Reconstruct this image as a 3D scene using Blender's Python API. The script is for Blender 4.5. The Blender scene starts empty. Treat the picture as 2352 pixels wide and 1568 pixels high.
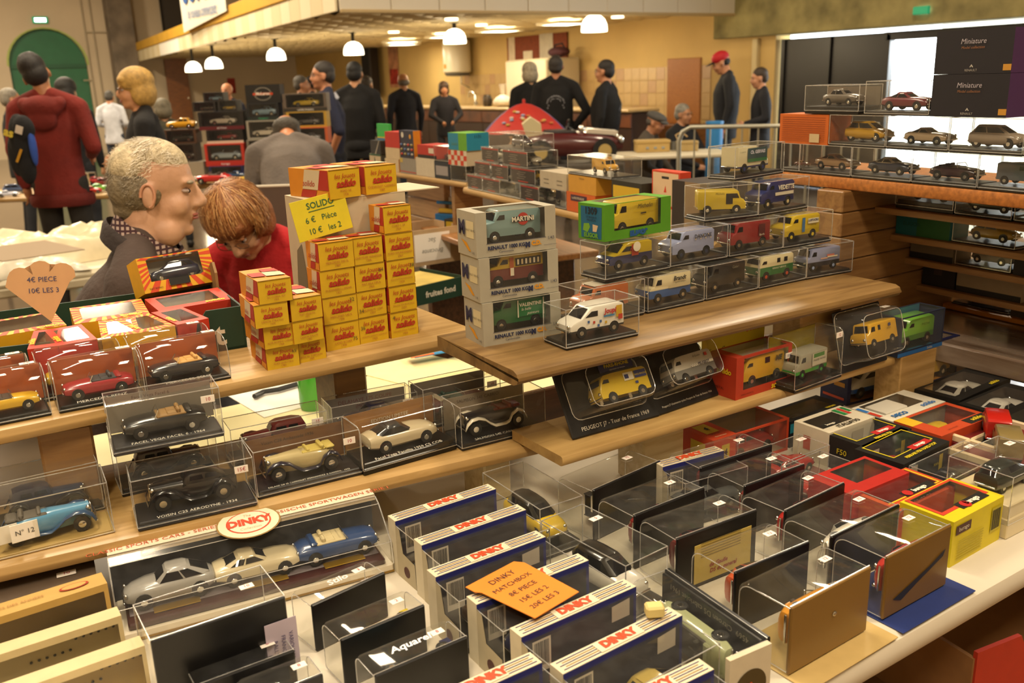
import bpy, math, random
from mathutils import Vector, Matrix
random.seed(11)
SC = bpy.context.scene
COL = SC.collection
PI = math.pi

# ---------------------------------------------------------------- camera
F_PX = 2100.0
PITCH, ROLL, HEAD, CZ = math.radians(16.1), math.radians(-2.0), math.radians(57.1), 1.60
_fw = Vector((math.cos(HEAD) * math.cos(PITCH), math.sin(HEAD) * math.cos(PITCH), -math.sin(PITCH)))
_r0 = Vector((math.sin(HEAD), -math.cos(HEAD), 0))
_u0 = _r0.cross(_fw)
_R = _r0 * math.cos(ROLL) + _u0 * math.sin(ROLL)
_U = _u0 * math.cos(ROLL) - _r0 * math.sin(ROLL)
EYE = Vector((0, 0, CZ))
cam = bpy.data.cameras.new('camera')
cam_o = bpy.data.objects.new('camera', cam)
COL.objects.link(cam_o)
cam_o.matrix_world = Matrix(((_R.x, _U.x, -_fw.x, 0), (_R.y, _U.y, -_fw.y, 0), (_R.z, _U.z, -_fw.z, CZ), (0, 0, 0, 1)))
cam.sensor_width = 36.0
cam.lens = 36.0 * F_PX / 2352.0
cam.clip_start = 0.05
cam.clip_end = 200
cam.dof.use_dof = True
cam.dof.focus_distance = 1.25
cam.dof.aperture_fstop = 8.5
SC.camera = cam_o

# ---------------------------------------------------------------- world, lamps, exposure
SC.view_settings.view_transform = 'Standard'
SC.view_settings.look = 'None'
SC.view_settings.gamma = 1.0
SC.view_settings.exposure = 0.34
SC.view_settings.use_curve_mapping = False
SC.cycles.use_denoising = True
SC.cycles.adaptive_threshold = 0.02
SC.cycles.max_bounces = 8
SC.cycles.diffuse_bounces = 3
SC.cycles.glossy_bounces = 4
SC.cycles.transmission_bounces = 4
SC.cycles.transparent_max_bounces = 40
SC.cycles.caustics_reflective = False
SC.cycles.caustics_refractive = False
SC.cycles.sample_clamp_indirect = 4.0
wd = bpy.data.worlds.new('daylight')
SC.world = wd
wd.use_nodes = True
wd.node_tree.nodes['Background'].inputs[0].default_value = (0.86, 0.93, 1.0, 1)
wd.node_tree.nodes['Background'].inputs[1].default_value = 7.0


def lamp(name, loc, size, power, color=(1.0, 0.80, 0.56), to=None, size_y=None):
    d = bpy.data.lights.new(name, 'AREA')
    d.energy = power
    d.color = color
    d.size = size
    if size_y:
        d.shape = 'RECTANGLE'
        d.size_y = size_y
    o = bpy.data.objects.new(name, d)
    COL.objects.link(o)
    o.location = loc
    v = Vector(to if to else (loc[0], loc[1], 0)) - Vector(loc)
    o.rotation_euler = v.to_track_quat('-Z', 'Y').to_euler()
    return o


WARM = (1.0, 0.82, 0.58)
# rows of hall lamps high under the roof
for hx, hy, pw in ((-1.6, -1.8, 190), (0.2, 3.2, 120), (2.6, -0.8, 150), (1.5, 7.0, 190), (-1.5, 10.5, 240), (2.0, 14.0, 380), (-0.5, 20.0, 700), (6.5, 4.5, 170), (3.2, 19.0, 200)):
    lamp('hall_lamp', (hx, hy, 5.6), 0.7, pw, WARM, size_y=1.3)
# fluorescent tube over the stall
lamp('stall_tube_lamp', (-0.35, 1.5, 3.9), 1.5, 26, (1.0, 0.86, 0.66), size_y=0.12, to=(0.4, 1.0, 1.0))


# ---------------------------------------------------------------- pixel to place (2352 x 1568 frame)
def ray(x, y):
    return _fw + _R * ((x - 1176) / F_PX) - _U * ((y - 784) / F_PX)


def PZ(x, y, z):
    d = ray(x, y)
    return EYE + d * ((z - CZ) / d.z)


def PY(x, y, Y):
    d = ray(x, y)
    return EYE + d * (Y / d.y)


def PX(x, y, X):
    d = ray(x, y)
    return EYE + d * (X / d.x)


def PD(x, y, dist):
    return EYE + ray(x, y) * dist


class Slot:
    """a footprint: the front edge seen at two pixels on height zp, depth d; the base stands on z0"""
    def __init__(s, xl, yl, xr, yr, zp, d, z0=None, L=None, dz=0):
        p, q = PZ(xl, yl, zp), PZ(xr, yr, zp)
        v = q - p
        s.yaw = math.atan2(v.y, v.x)
        s.L = v.length
        if L:
            s.L = L
        s.d = d
        s.z = zp if z0 is None else z0
        e = Vector((math.cos(s.yaw), math.sin(s.yaw), 0))
        n = Vector((-e.y, e.x, 0))
        s.e, s.n = e, n
        if L:
            c = (p + q) / 2
            s.c = c + n * (d / 2)
        else:
            s.c = (p + q) / 2 + n * (d / 2)
        s.loc = Vector((s.c.x, s.c.y, s.z + dz))

    def at(s, x, y, z=0):
        return s.loc + s.e * x + s.n * y + Vector((0, 0, z))


# ---------------------------------------------------------------- materials
def lin(h):
    if isinstance(h, str):
        h = h.lstrip('#')
        h = h if len(h) == 6 else ''.join(c + c for c in h)
        c = [int(h[i:i + 2], 16) / 255 for i in (0, 2, 4)]
        return tuple((x / 12.92 if x <= 0.04045 else ((x + 0.055) / 1.055) ** 2.4) for x in c) + (1,)
    return tuple(h[:3]) + (1,)


_mats = {}


def mat(col, rough=0.5, metal=0.0, spec=0.5, coat=0.0, noise=None, bump=None, emit=0, name=None, var=0.0):
    key = (str(col), rough, metal, spec, coat, noise, bump, emit, var)
    if key in _mats:
        return _mats[key]
    m = bpy.data.materials.new(name or 'paint')
    m.use_nodes = True
    nt = m.node_tree
    b = nt.nodes['Principled BSDF']
    b.inputs['Base Color'].default_value = lin(col)
    b.inputs['Roughness'].default_value = rough
    b.inputs['Metallic'].default_value = metal
    b.inputs['Specular IOR Level'].default_value = spec
    b.inputs['Coat Weight'].default_value = coat
    b.inputs['Coat Roughness'].default_value = 0.06
    if emit:
        b.inputs['Emission Color'].default_value = lin(col)
        b.inputs['Emission Strength'].default_value = emit
    if noise or bump:
        tc = nt.nodes.new('ShaderNodeTexCoord')
    if noise:
        sc, amt = noise
        n = nt.nodes.new('ShaderNodeTexNoise')
        n.inputs['Scale'].default_value = sc
        n.inputs['Detail'].default_value = 5
        nt.links.new(tc.outputs['Object'], n.inputs['Vector'])
        r = nt.nodes.new('ShaderNodeValToRGB')
        c = lin(col)
        r.color_ramp.elements[0].position = 0.3
        r.color_ramp.elements[1].position = 0.7
        r.color_ramp.elements[0].color = tuple(max(0, x * (1 - amt)) for x in c[:3]) + (1,)
        r.color_ramp.elements[1].color = tuple(min(1, x * (1 + amt * .7)) for x in c[:3]) + (1,)
        nt.links.new(n.outputs['Fac'], r.inputs['Fac'])
        nt.links.new(r.outputs['Color'], b.inputs['Base Color'])
    if bump:
        sc, st = bump
        n = nt.nodes.new('ShaderNodeTexNoise')
        n.inputs['Scale'].default_value = sc
        n.inputs['Detail'].default_value = 4
        nt.links.new(tc.outputs['Object'], n.inputs['Vector'])
        bp = nt.nodes.new('ShaderNodeBump')
        bp.inputs['Strength'].default_value = st
        bp.inputs['Distance'].default_value = 0.01
        nt.links.new(n.outputs['Fac'], bp.inputs['Height'])
        nt.links.new(bp.outputs['Normal'], b.inputs['Normal'])
    _mats[key] = m
    return m


def wood(col, dark, scale=(2.2, 26, 26), rough=0.42, name='wood', coat=0.15):
    key = ('wood', col, dark, scale, rough)
    if key in _mats:
        return _mats[key]
    m = bpy.data.materials.new(name)
    m.use_nodes = True
    nt = m.node_tree
    b = nt.nodes['Principled BSDF']
    b.inputs['Roughness'].default_value = rough
    b.inputs['Coat Weight'].default_value = coat
    b.inputs['Coat Roughness'].default_value = 0.2
    tc = nt.nodes.new('ShaderNodeTexCoord')
    mp = nt.nodes.new('ShaderNodeMapping')
    mp.inputs['Scale'].default_value = scale
    n1 = nt.nodes.new('ShaderNodeTexNoise')
    n1.inputs['Scale'].default_value = 3.0
    n1.inputs['Detail'].default_value = 6
    n1.inputs['Distortion'].default_value = 0.6
    nt.links.new(tc.outputs['Object'], mp.inputs['Vector'])
    nt.links.new(mp.outputs['Vector'], n1.inputs['Vector'])
    r = nt.nodes.new('ShaderNodeValToRGB')
    r.color_ramp.elements[0].position = 0.32
    r.color_ramp.elements[1].position = 0.62
    r.color_ramp.elements[0].color = lin(dark)
    r.color_ramp.elements[1].color = lin(col)
    nt.links.new(n1.outputs['Fac'], r.inputs['Fac'])
    nt.links.new(r.outputs['Color'], b.inputs['Base Color'])
    bp = nt.nodes.new('ShaderNodeBump')
    bp.inputs['Strength'].default_value = 0.15
    bp.inputs['Distance'].default_value = 0.002
    nt.links.new(n1.outputs['Fac'], bp.inputs['Height'])
    nt.links.new(bp.outputs['Normal'], b.inputs['Normal'])
    _mats[key] = m
    return m


def clear(name, tint=(0.955, 0.955, 0.935), base=0.03, edge=0.42, dust_glint=0.03, rough=0.05, power=4.0):
    """thin clear plastic sheet: looks through, mirrors at grazing angles, a little dusty"""
    m = bpy.data.materials.new(name)
    m.use_nodes = True
    nt = m.node_tree
    nt.nodes.clear()
    out = nt.nodes.new('ShaderNodeOutputMaterial')
    tr = nt.nodes.new('ShaderNodeBsdfTransparent')
    tr.inputs[0].default_value = tint + (1,)
    gl = nt.nodes.new('ShaderNodeBsdfGlossy')
    gl.inputs['Roughness'].default_value = rough
    gl.inputs['Color'].default_value = (1, 1, 1, 1)
    df = nt.nodes.new('ShaderNodeBsdfDiffuse')
    df.inputs[0].default_value = (0.8, 0.8, 0.78, 1)
    lw = nt.nodes.new('ShaderNodeLayerWeight')
    lw.inputs[0].default_value = 0.5
    pw = nt.nodes.new('ShaderNodeMath'); pw.operation = 'POWER'; pw.inputs[1].default_value = power
    mu = nt.nodes.new('ShaderNodeMath'); mu.operation = 'MULTIPLY_ADD'; mu.inputs[1].default_value = edge; mu.inputs[2].default_value = base
    nt.links.new(lw.outputs['Facing'], pw.inputs[0])
    nt.links.new(pw.outputs[0], mu.inputs[0])
    m1 = nt.nodes.new('ShaderNodeMixShader')
    nt.links.new(mu.outputs[0], m1.inputs[0])
    nt.links.new(tr.outputs[0], m1.inputs[1])
    nt.links.new(gl.outputs[0], m1.inputs[2])
    # smudged, dusty white; on the edge bars it is a painted glint
    tc = nt.nodes.new('ShaderNodeTexCoord')
    nz = nt.nodes.new('ShaderNodeTexNoise')
    nz.inputs['Scale'].default_value = 60
    nz.inputs['Detail'].default_value = 6
    nt.links.new(tc.outputs['Object'], nz.inputs['Vector'])
    m3 = nt.nodes.new('ShaderNodeMath'); m3.operation = 'MULTIPLY'; m3.inputs[1].default_value = dust_glint * 2
    nt.links.new(nz.outputs['Fac'], m3.inputs[0])
    m2 = nt.nodes.new('ShaderNodeMixShader')
    nt.links.new(m3.outputs[0], m2.inputs[0])
    nt.links.new(m1.outputs[0], m2.inputs[1])
    nt.links.new(df.outputs[0], m2.inputs[2])
    nt.links.new(m2.outputs[0], out.inputs[0])
    return m


CLEAR = clear('clear_acrylic', dust_glint=0.018)
EDGE = clear('acrylic_edge', tint=(0.85, 0.85, 0.85), base=0.35, edge=0.5, dust_glint=0.26, rough=0.15, power=1.0)  # extra diffuse white stands in for bright specular lines along the edges
FILM = clear('clear_film', base=0.03, edge=0.5, dust_glint=0.018, rough=0.09, power=3.0)
GLASS = mat('#14161a', rough=0.06, spec=0.7, name='tinted_glass')
CHROME = mat('#d8d8d4', rough=0.16, metal=1.0, name='chrome')
BLACK = mat('#0d0d0e', rough=0.35, name='black_plastic')
TYRE = mat('#151515', rough=0.7, name='rubber')
WHITE = mat('#eee9df', rough=0.55, name='white_card')
INKW = mat('#e4e0d4', rough=0.6, name='white_ink')
INKK = mat('#15151a', rough=0.6, name='black_ink')
PINE = wood('#b89660', '#9c7a44', name='pine')
PALE = wood('#d2c29a', '#baa474', name='pale_pine')
BEECH = wood('#957044', '#785430', name='beech')
OAK = wood('#86653c', '#64482a', scale=(1.5, 20, 20), name='brown_board')
DARKW = wood('#5a3a22', '#38220f', name='dark_board')


# ---------------------------------------------------------------- mesh building
class MB:
    def __init__(s):
        s.v, s.f, s.m = [], [], []

    def add(s, vs, fs, m=0, M=None):
        b = len(s.v)
        s.v += [tuple(M @ Vector(p)) for p in vs] if M else [tuple(p) for p in vs]
        s.f += [tuple(b + i for i in f) for f in fs]
        s.m += [m] * len(fs)
        return s

    def box(s, c, d, m=0, M=None, skip=''):
        x, y, z = c; a, b, h = d[0] / 2, d[1] / 2, d[2] / 2
        vs = [(x + i * a, y + j * b, z + k * h) for k in (-1, 1) for j in (-1, 1) for i in (-1, 1)]
        fs = {'b': (0, 2, 3, 1), 't': (4, 5, 7, 6), 'f': (0, 1, 5, 4), 'k': (2, 6, 7, 3), 'l': (0, 4, 6, 2), 'r': (1, 3, 7, 5)}
        return s.add(vs, [f for k, f in fs.items() if k not in skip], m, M)

    def rbox(s, c, d, r=0.003, m=0, M=None):
        """a box with chamfered edges"""
        cx, cy, cz = c; H = [q / 2 for q in d]
        r = min(r, min(H) * .9)
        vs, ix = [], {}
        for i in (-1, 1):
            for j in (-1, 1):
                for k in (-1, 1):
                    for ax in range(3):
                        p = [i * (H[0] - r), j * (H[1] - r), k * (H[2] - r)]
                        p[ax] += (i, j, k)[ax] * r
                        ix[i, j, k, ax] = len(vs)
                        vs.append((cx + p[0], cy + p[1], cz + p[2]))
        fs = []
        for ax in range(3):
            o = [a for a in range(3) if a != ax]
            for sg in (-1, 1):
                def g(a, b):
                    q = [0, 0, 0]; q[ax] = sg; q[o[0]] = a; q[o[1]] = b
                    return ix[q[0], q[1], q[2], ax]
                f = [g(-1, -1), g(1, -1), g(1, 1), g(-1, 1)]
                fs.append(f if (sg == 1) == (ax != 1) else f[::-1])
        for ax in range(3):
            o = [a for a in range(3) if a != ax]
            for a in (-1, 1):
                for b in (-1, 1):
                    def g(t, fa):
                        q = [0, 0, 0]; q[ax] = t; q[o[0]] = a; q[o[1]] = b
                        return ix[q[0], q[1], q[2], fa]
                    fs.append((g(-1, o[0]), g(1, o[0]), g(1, o[1]), g(-1, o[1])))
        for i in (-1, 1):
            for j in (-1, 1):
                for k in (-1, 1):
                    fs.append(tuple(ix[i, j, k, a] for a in range(3)))
        return s.add(vs, fs, m, M)

    def poly(s, pts, m=0, M=None):
        return s.add(pts, [tuple(range(len(pts)))], m, M)

    def prism(s, pts, a, b, axis='y', m=0, M=None, caps=True):
        """extrude a 2-D outline; axis y: pts are (x,z); axis z: (x,y); axis x: (y,z)"""
        def P(p, t):
            return (p[0], t, p[1]) if axis == 'y' else (p[0], p[1], t) if axis == 'z' else (t, p[0], p[1])
        n = len(pts)
        vs = [P(p, a) for p in pts] + [P(p, b) for p in pts]
        fs = [(i, (i + 1) % n, n + (i + 1) % n, n + i) for i in range(n)]
        if caps:
            fs += [tuple(range(n))[::-1], tuple(range(n, 2 * n))]
        return s.add(vs, fs, m, M)

    def loft(s, rings, m=0, cap=True, closed=True, M=None):
        n = len(rings[0]); vs = [p for r in rings for p in r]; fs = []
        for i in range(len(rings) - 1):
            for j in range(n if closed else n - 1):
                k = (j + 1) % n
                fs.append((i * n + j, i * n + k, (i + 1) * n + k, (i + 1) * n + j))
        if cap:
            fs += [tuple(range(n))[::-1], tuple(range((len(rings) - 1) * n, len(rings) * n))]
        return s.add(vs, fs, m, M)

    def cyl(s, p, q, r, n=12, m=0, r2=None, M=None, cap=True):
        p, q = Vector(p), Vector(q)
        w = (q - p).normalized()
        a = w.orthogonal().normalized(); b = w.cross(a)
        r2 = r if r2 is None else r2
        rings = [[tuple(c + a * rr * math.cos(2 * PI * i / n) + b * rr * math.sin(2 * PI * i / n)) for i in range(n)] for c, rr in ((p, r), (q, r2))]
        return s.loft(rings, m, cap, M=M)

    def tube(s, pts, r, n=8, m=0, M=None):
        pts = [Vector(p) for p in pts]; rings = []
        rs = r if isinstance(r, (list, tuple)) else [r] * len(pts)
        a = None
        for i, p in enumerate(pts):
            w = (pts[min(i + 1, len(pts) - 1)] - pts[max(i - 1, 0)]).normalized()
            a = (w.orthogonal() if a is None else a - w * a.dot(w)).normalized()
            b = w.cross(a)
            rings.append([tuple(p + a * rs[i] * math.cos(2 * PI * k / n) + b * rs[i] * math.sin(2 * PI * k / n)) for k in range(n)])
        return s.loft(rings, m, M=M)

    def ell(s, c, r, nu=14, nv=9, m=0, M=None, rot=None):
        vs = []; fs = []
        R = rot.to_matrix() if rot else None
        for i in range(nv + 1):
            t = PI * i / nv
            for j in range(nu):
                u = 2 * PI * j / nu
                p = Vector((r[0] * math.sin(t) * math.cos(u), r[1] * math.sin(t) * math.sin(u), r[2] * math.cos(t)))
                if R: p = R @ p
                vs.append(tuple(Vector(c) + p))
        for i in range(nv):
            for j in range(nu):
                k = (j + 1) % nu
                fs.append((i * nu + j, (i + 1) * nu + j, (i + 1) * nu + k, i * nu + k))
        return s.add(vs, fs, m, M)

    def lathe(s, prof, n=20, m=0, M=None, c=(0, 0, 0)):
        rings = [[(c[0] + r * math.cos(2 * PI * i / n), c[1] + r * math.sin(2 * PI * i / n), c[2] + z) for i in range(n)] for r, z in prof]
        return s.loft(rings, m, cap=True, M=M)

    def mesh(s, name, mats, smooth=None):
        me = bpy.data.meshes.new(name)
        me.from_pydata(s.v, [], s.f)
        for x in mats:
            me.materials.append(x)
        me.polygons.foreach_set('material_index', s.m)
        if smooth is not None:
            me.polygons.foreach_set('use_smooth', [True] * len(me.polygons))
            me.set_sharp_from_angle(angle=math.radians(smooth))
        me.update()
        return me

    def obj(s, name, mats, parent=None, loc=None, rot=None, smooth=None):
        if not isinstance(mats, (list, tuple)):
            mats = [mats]
        return link(name, s.mesh(name, mats, smooth), parent, loc, rot)


def link(name, data, parent=None, loc=None, rot=None):
    o = bpy.data.objects.new(name, data)
    COL.objects.link(o)
    if parent is not None:
        o.parent = parent
    if loc is not None:
        o.location = loc
    if rot is not None:
        o.rotation_euler = rot
    return o


LABELS = {}


def tag(o, label, cat, group=None):
    o['label'] = label
    o['category'] = cat
    if group:
        o['group'] = group
    LABELS.setdefault(label, []).append(o.name)
    return o


def thing(name, label, cat, loc=(0, 0, 0), yaw=0, group=None, rot=None):
    o = bpy.data.objects.new(name, None)
    o.empty_display_size = 0.05
    COL.objects.link(o)
    o.location = loc
    o.rotation_euler = rot if rot else (0, 0, yaw)
    return tag(o, label, cat, group)


def struct(o, label=None):
    o['kind'] = 'structure'
    if label:
        o['label'] = label
    return o


_txt = {}


def text_mesh(s, size, material, shear=0, bold=0, align='CENTER', space=1.0, squeeze=1.0):
    key = (s, size, material.name, shear, bold, align, space, squeeze)
    if key not in _txt:
        cu = bpy.data.curves.new('lettering', 'FONT')
        cu.body = s
        cu.size = size
        cu.shear = shear
        cu.offset = bold
        cu.align_x = align
        cu.align_y = 'CENTER'
        cu.space_character = space
        cu.resolution_u = 2
        o = bpy.data.objects.new('lettering', cu)
        me = bpy.data.meshes.new_from_object(o)
        bpy.data.objects.remove(o)
        bpy.data.curves.remove(cu)
        if squeeze != 1.0:
            me.transform(Matrix.Diagonal((squeeze, 1, 1, 1)))
        me.name = 'lettering'
        me.materials.clear()
        me.materials.append(material)
        _txt[key] = me
    return _txt[key]


UPR = (PI / 2, 0, 0)      # text standing, read from -y
FLAT = (0, 0, 0)          # text lying, read from -y looking down


def text(s, size, material, parent, loc, rot=UPR, name='lettering', **k):
    return link(name, text_mesh(s, size, material, **k), parent, loc, rot)
# ================================================================ the hall
XK = 10.3          # kitchen wall
YB = 27.2          # back wall with the green door
CREAM = mat('#c9a968', rough=0.75, noise=(1.5, 0.08), bump=(40, 0.1), name='cream_paint')
PLAST = mat('#c2b196', rough=0.85, noise=(0.8, 0.08), bump=(25, 0.15), name='plaster')
CONC = mat('#8b8052', rough=0.9, noise=(3.0, 0.42), bump=(9, 0.8), name='rough_concrete')
CONC2 = mat('#75695a', rough=0.9, noise=(3.0, 0.35), bump=(9, 0.8), name='grey_concrete')
struct(MB().box((3.1, 12, -0.05), (15.4, 31.5, 0.1)).obj('floor', mat('#5e5142', rough=0.13, noise=(2, 0.15), name='worn_floor')))
# back wall with an arched opening
dl, dr, dc, dt = 2.72, 4.56, 3.64, 3.2
arch = [(dc + (dr - dc) * math.cos(a), 2.28 + (dt - 2.28) * math.sin(a)) for a in [PI * i / 16 for i in range(17)]]
m = MB()
m.box(((-4.5 + dl) / 2, YB + .15, 3.75), (dl + 4.5, .3, 7.5))
m.box(((dr + 10.5) / 2, YB + .15, 3.75), (10.5 - dr, .3, 7.5))
m.box((dc, YB + .15, (dt + 7.5) / 2), (dr - dl, .3, 7.5 - dt))
for i in range(16):
    (x0, z0), (x1, z1) = arch[i], arch[i + 1]
    m.prism([(x0, z0), (x0, dt), (x1, dt), (x1, z1)], YB, YB + .3)
wb = struct(m.obj('wall_back', PLAST))
GREEN = mat('#0a5c36', rough=0.45, noise=(4, 0.1), name='green_paint')
d1 = struct(thing('door_1', 'green arched double door in the white back wall', 'door', (dc, YB + .12, 0)))
del d1['category']
m = MB()
half = [(0.0, 0.0), (dr - dc, 0.0)] + [(x - dc, z) for x, z in arch if x >= dc] + [(0.0, dt)]
m.prism(half, 0.0, 0.07)
MB().prism(half, 0.02, 0.08).obj('door_leaf', GREEN, d1)
MB().prism([(-x, z) for x, z in half][::-1], 0.02, 0.08).obj('door_leaf', GREEN, d1)
MB().box((0, 0, 2.28), (dr - dl, .06, .1)).obj('transom', mat('#0a4e2e', rough=0.5), d1)
fr = MB()
for i in range(16):
    (x0, z0), (x1, z1) = arch[i], arch[i + 1]
    fr.prism([(x0 - dc, z0), ((x0 - dc) * 1.05, z0 + .03), ((x1 - dc) * 1.05, z1 + .03), (x1 - dc, z1)], -.13, -.1)
fr.obj('door_surround', mat('#9fae5c', rough=0.6), d1)
MB().box((.5, -.02, 1.6), (.06, .06, .25)).obj('door_closer', CHROME, d1)
# grey concrete pillar on the back wall
struct(MB().rbox((5.46, YB - .25, 3.7), (.62, .5, 7.4), .02).obj('trim_1', CONC2), 'rough grey concrete pillar against the back wall')
m = MB()
for a, b in (((4.62, 0.9), (4.62, 4.4)), ((4.82, 0.6), (4.82, 7)), ((4.62, 3.1), (5.3, 3.1)), ((4.4, 1.9), (4.62, 1.9))):
    m.tube([(a[0], YB - .04, a[1]), (b[0], YB - .04, b[1])], .018, 6)
tag(m.obj('wall_conduit', mat('#a89a80', rough=.6)), 'thin pipe conduit running up the white back wall', 'conduit')
# side and upper walls out of the picture
struct(MB().box((-4.35, 12, 3.75), (.3, 31.5, 7.5)).obj('wall_left', PLAST))
struct(MB().box((3, -3.85, 3.75), (15, .3, 7.5)).obj('wall_front', PLAST))
struct(MB().box((3.1, 12, 7.55), (15.4, 31.5, .1)).obj('ceiling', mat('#a39a86', rough=.9)))
# kitchen wall
wk = struct(MB().box((XK + .15, (9.0 + YB) / 2, 1.22), (.3, YB - 9.0, 2.44)).box((XK + .15, 18.4, 5), (.3, 17.6, 5.1)).obj('wall_kitchen', CREAM))
struct(MB().rbox((XK + .08, (10.04 - 4) / 2, 4.78), (.46, 14.04, 5.5), .01).obj('trim_2', CONC), 'rough concrete beam over the dark entrance')
wr = struct(MB().box((XK + .15, -.2, 1.02), (.3, 7.0, 2.04)).obj('wall_right', CREAM))
struct(MB().rbox((XK - .02, 9.32, 1.0), (.1, .1, 2.0), .01).obj('trim_3', mat('#c9b78a', rough=.7)), 'pale corner strip beside the dark entrance')
# dark entrance with a bright glazed leaf
dk = mat('#141213', rough=.4, noise=(3, .2), name='dark_paint')
d2 = struct(thing('door_2', 'dark double door of the entrance', 'door', (XK + .1, 0, 0)))
del d2['category']
MB().rbox((0, 8.13, .99), (.08, 1.66, 1.97), .008).obj('door_leaf', dk, d2)
MB().box((-.06, 8.13, .99), (.03, .03, 1.97)).box((-.05, 8.9, .99), (.04, .06, 1.97)).obj('door_rail', dk, d2)
w1 = struct(thing('window_1', 'bright glazed entrance beside the dark door', 'window', (XK + .1, 0, 0)))
del w1['category']
m = MB()
m.box((0, 5.32, 1.93), (.1, 4.04, .1)).box((0, 5.32, .1), (.1, 4.04, .2)).box((0, 3.36, 1), (.1, .08, 1.9)).box((0, 7.28, 1), (.1, .05, 1.9))
m.box((0, 5.3, 1), (.08, .05, 1.9))
m.obj('window_frame', dk, w1)
for yy in (4.34, 6.29):
    MB().box((0.02, yy, 1.05), (.012, 1.9, 1.7)).obj('pane', FILM, w1)
# the bright yard outside
yard = struct(MB().box((13.0, 5.3, -.05), (5, 9, .1)).box((15.5, 5.3, 1.6), (.2, 9, 3.3)).obj('ground_outside', mat('#e8ecec', rough=.9, noise=(3, .1))))
lamp('daylight_lamp', (12.4, 5.3, 2.4), 3.2, 420, (.86, .93, 1.0), to=(8.0, 5.0, .9), size_y=2.0)

# tiles along the kitchen wall
tm = MB().rbox((0, 0, 0), (.012, .195, .195), .003).mesh('wall_tile', [mat('#c3a26c', rough=.3, noise=(6, .06), name='glazed_tile')])
tm2 = tm.copy(); tm2.materials[0] = mat('#b9946a', rough=.3, noise=(6, .06))
for r in range(4):
    for i in range(37):
        link('wall_tile', tm2 if (i * 7 + r * 3) % 5 == 0 else tm, wk, (XK - .006, 10.3 + i * .2, 1.58 - .2 * r))

# mezzanine: slab, fascia panels and coffered underside
YM, ZM = 9.67, 2.43
SLANT = .094
def XM(Y):
    return 4.2 + SLANT * (Y - YM)


SKEW = Matrix(((1, SLANT, 0, 4.2 - SLANT * YM), (0, 1, 0, 0), (0, 0, 1, 0), (0, 0, 0, 1)))
mz = struct(MB().prism([(XM(YM), YM), (XK, YM), (XK, YB), (XM(YB), YB)], ZM + .07, ZM + .37, axis='z').obj('ceiling_mezzanine', mat('#c9b48a', rough=.8)))
yaw_m = -math.atan(SLANT)
MB().rbox((0, 0, 0), (.06, (YB - YM) / math.cos(yaw_m), .2), .01).obj('trim_band', mat('#c99a2c', rough=.55, noise=(2, .1)), mz, ((XM(YM) + XM(YB)) / 2 - .03, (YM + YB) / 2, 2.71), (0, 0, yaw_m))
pn = MB().rbox((0, 0, 0), (.03, .445, .27), .006)
pm = [pn.mesh('panel', [mat(c, rough=.6)]) for c in ('#dccfae', '#d2c39c', '#e9e6dc')]
for i in range(39):
    y = YM + .24 + i * .45
    link('panel', pm[2] if 22 < i < 29 else pm[i % 2], mz, (XM(y) - .02, y, 2.475), (0, 0, yaw_m))
pe = MB().rbox((0, 0, 0), (.6, .03, .33), .006).mesh('panel', [mat('#d2c8b4', rough=.6)])
for i in range(10):
    link('panel', pe, mz, (4.5 + i * .61, YM - .02, 2.5))
MB().rbox(((4.2 + XK) / 2, YM - .03, 2.34), (XK - 4.2, .05, .04), .008).obj('trim_band', mat('#b39a6c', rough=.6), mz)
cf = MB()
q = .30
for (a, b) in (((-q, -q), (q, -q)), ((q, -q), (q, q)), ((q, q), (-q, q)), ((-q, q), (-q, -q))):
    cf.poly([(a[0], a[1], 0), (b[0], b[1], 0), (0, 0, .06)])
cf2 = MB()
for (a, b) in (((-q, 0), (0, -q)), ((0, -q), (q, 0)), ((q, 0), (0, q)), ((0, q), (-q, 0))):
    cf2.poly([(a[0], a[1], -.045), (b[0], b[1], -.045), (0, 0, .045)])
    mx, my = (a[0] + b[0]), (a[1] + b[1])
    cf2.poly([(a[0], a[1], -.045), (b[0], b[1], -.045), (mx, my, .02)])
cmat = mat('#cdb98c', rough=.75, name='ceiling_panel')
cms = cf2.mesh('ceiling_panel', [cmat])
lit = {(5, 6), (5, 9), (5, 3), (5, 12), (6, 14)}
lm = MB().box((0, 0, -.02), (.56, .56, .03)).mesh('light_panel', [mat('#fff6dc', emit=6.0, name='lit_diffuser')])
for i in range(10):
    for j in range(29):
        y = YM + .32 + j * .6
        x = XK - .32 - i * .61
        if x > XM(y) + .28:
            link('ceiling_panel', cms, mz, (x, y, ZM + .02))
for i, j in lit:
    g = thing('ceiling_light', 'square lit panel set in the coffered ceiling', 'light', (XK - .32 - (7 - i) * .61, YM + .32 + j * .6, ZM - .05), 0, 'square ceiling lights')
    link('diffuser', lm, g)
    MB().box((0, -.29, -.02), (.6, .03, .04)).box((0, .29, -.02), (.6, .03, .04)).box((-.29, 0, -.02), (.03, .6, .04)).box((.29, 0, -.02), (.03, .6, .04)).obj('frame', mat('#d8c9a0'), g)
    lamp('panel_lamp', (XK - .32 - (7 - i) * .61, YM + .32 + j * .6, ZM - .1), .5, 18, (1, .84, .58))
for (i, j) in ((2, 3), (4, 5), (5, 9), (3, 8), (6, 2)):
    g = MB().cyl((0, 0, -.01), (0, 0, .02), .09, 14).obj('spot_light', mat('#fff0c8', emit=3.0), None, (XK - .62 - (7 - i) * .61, YM + .02 + j * .6, ZM - .045))
    tag(g, 'small round recessed lamp in the coffered ceiling', 'light', 'round recessed lamps')

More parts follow.
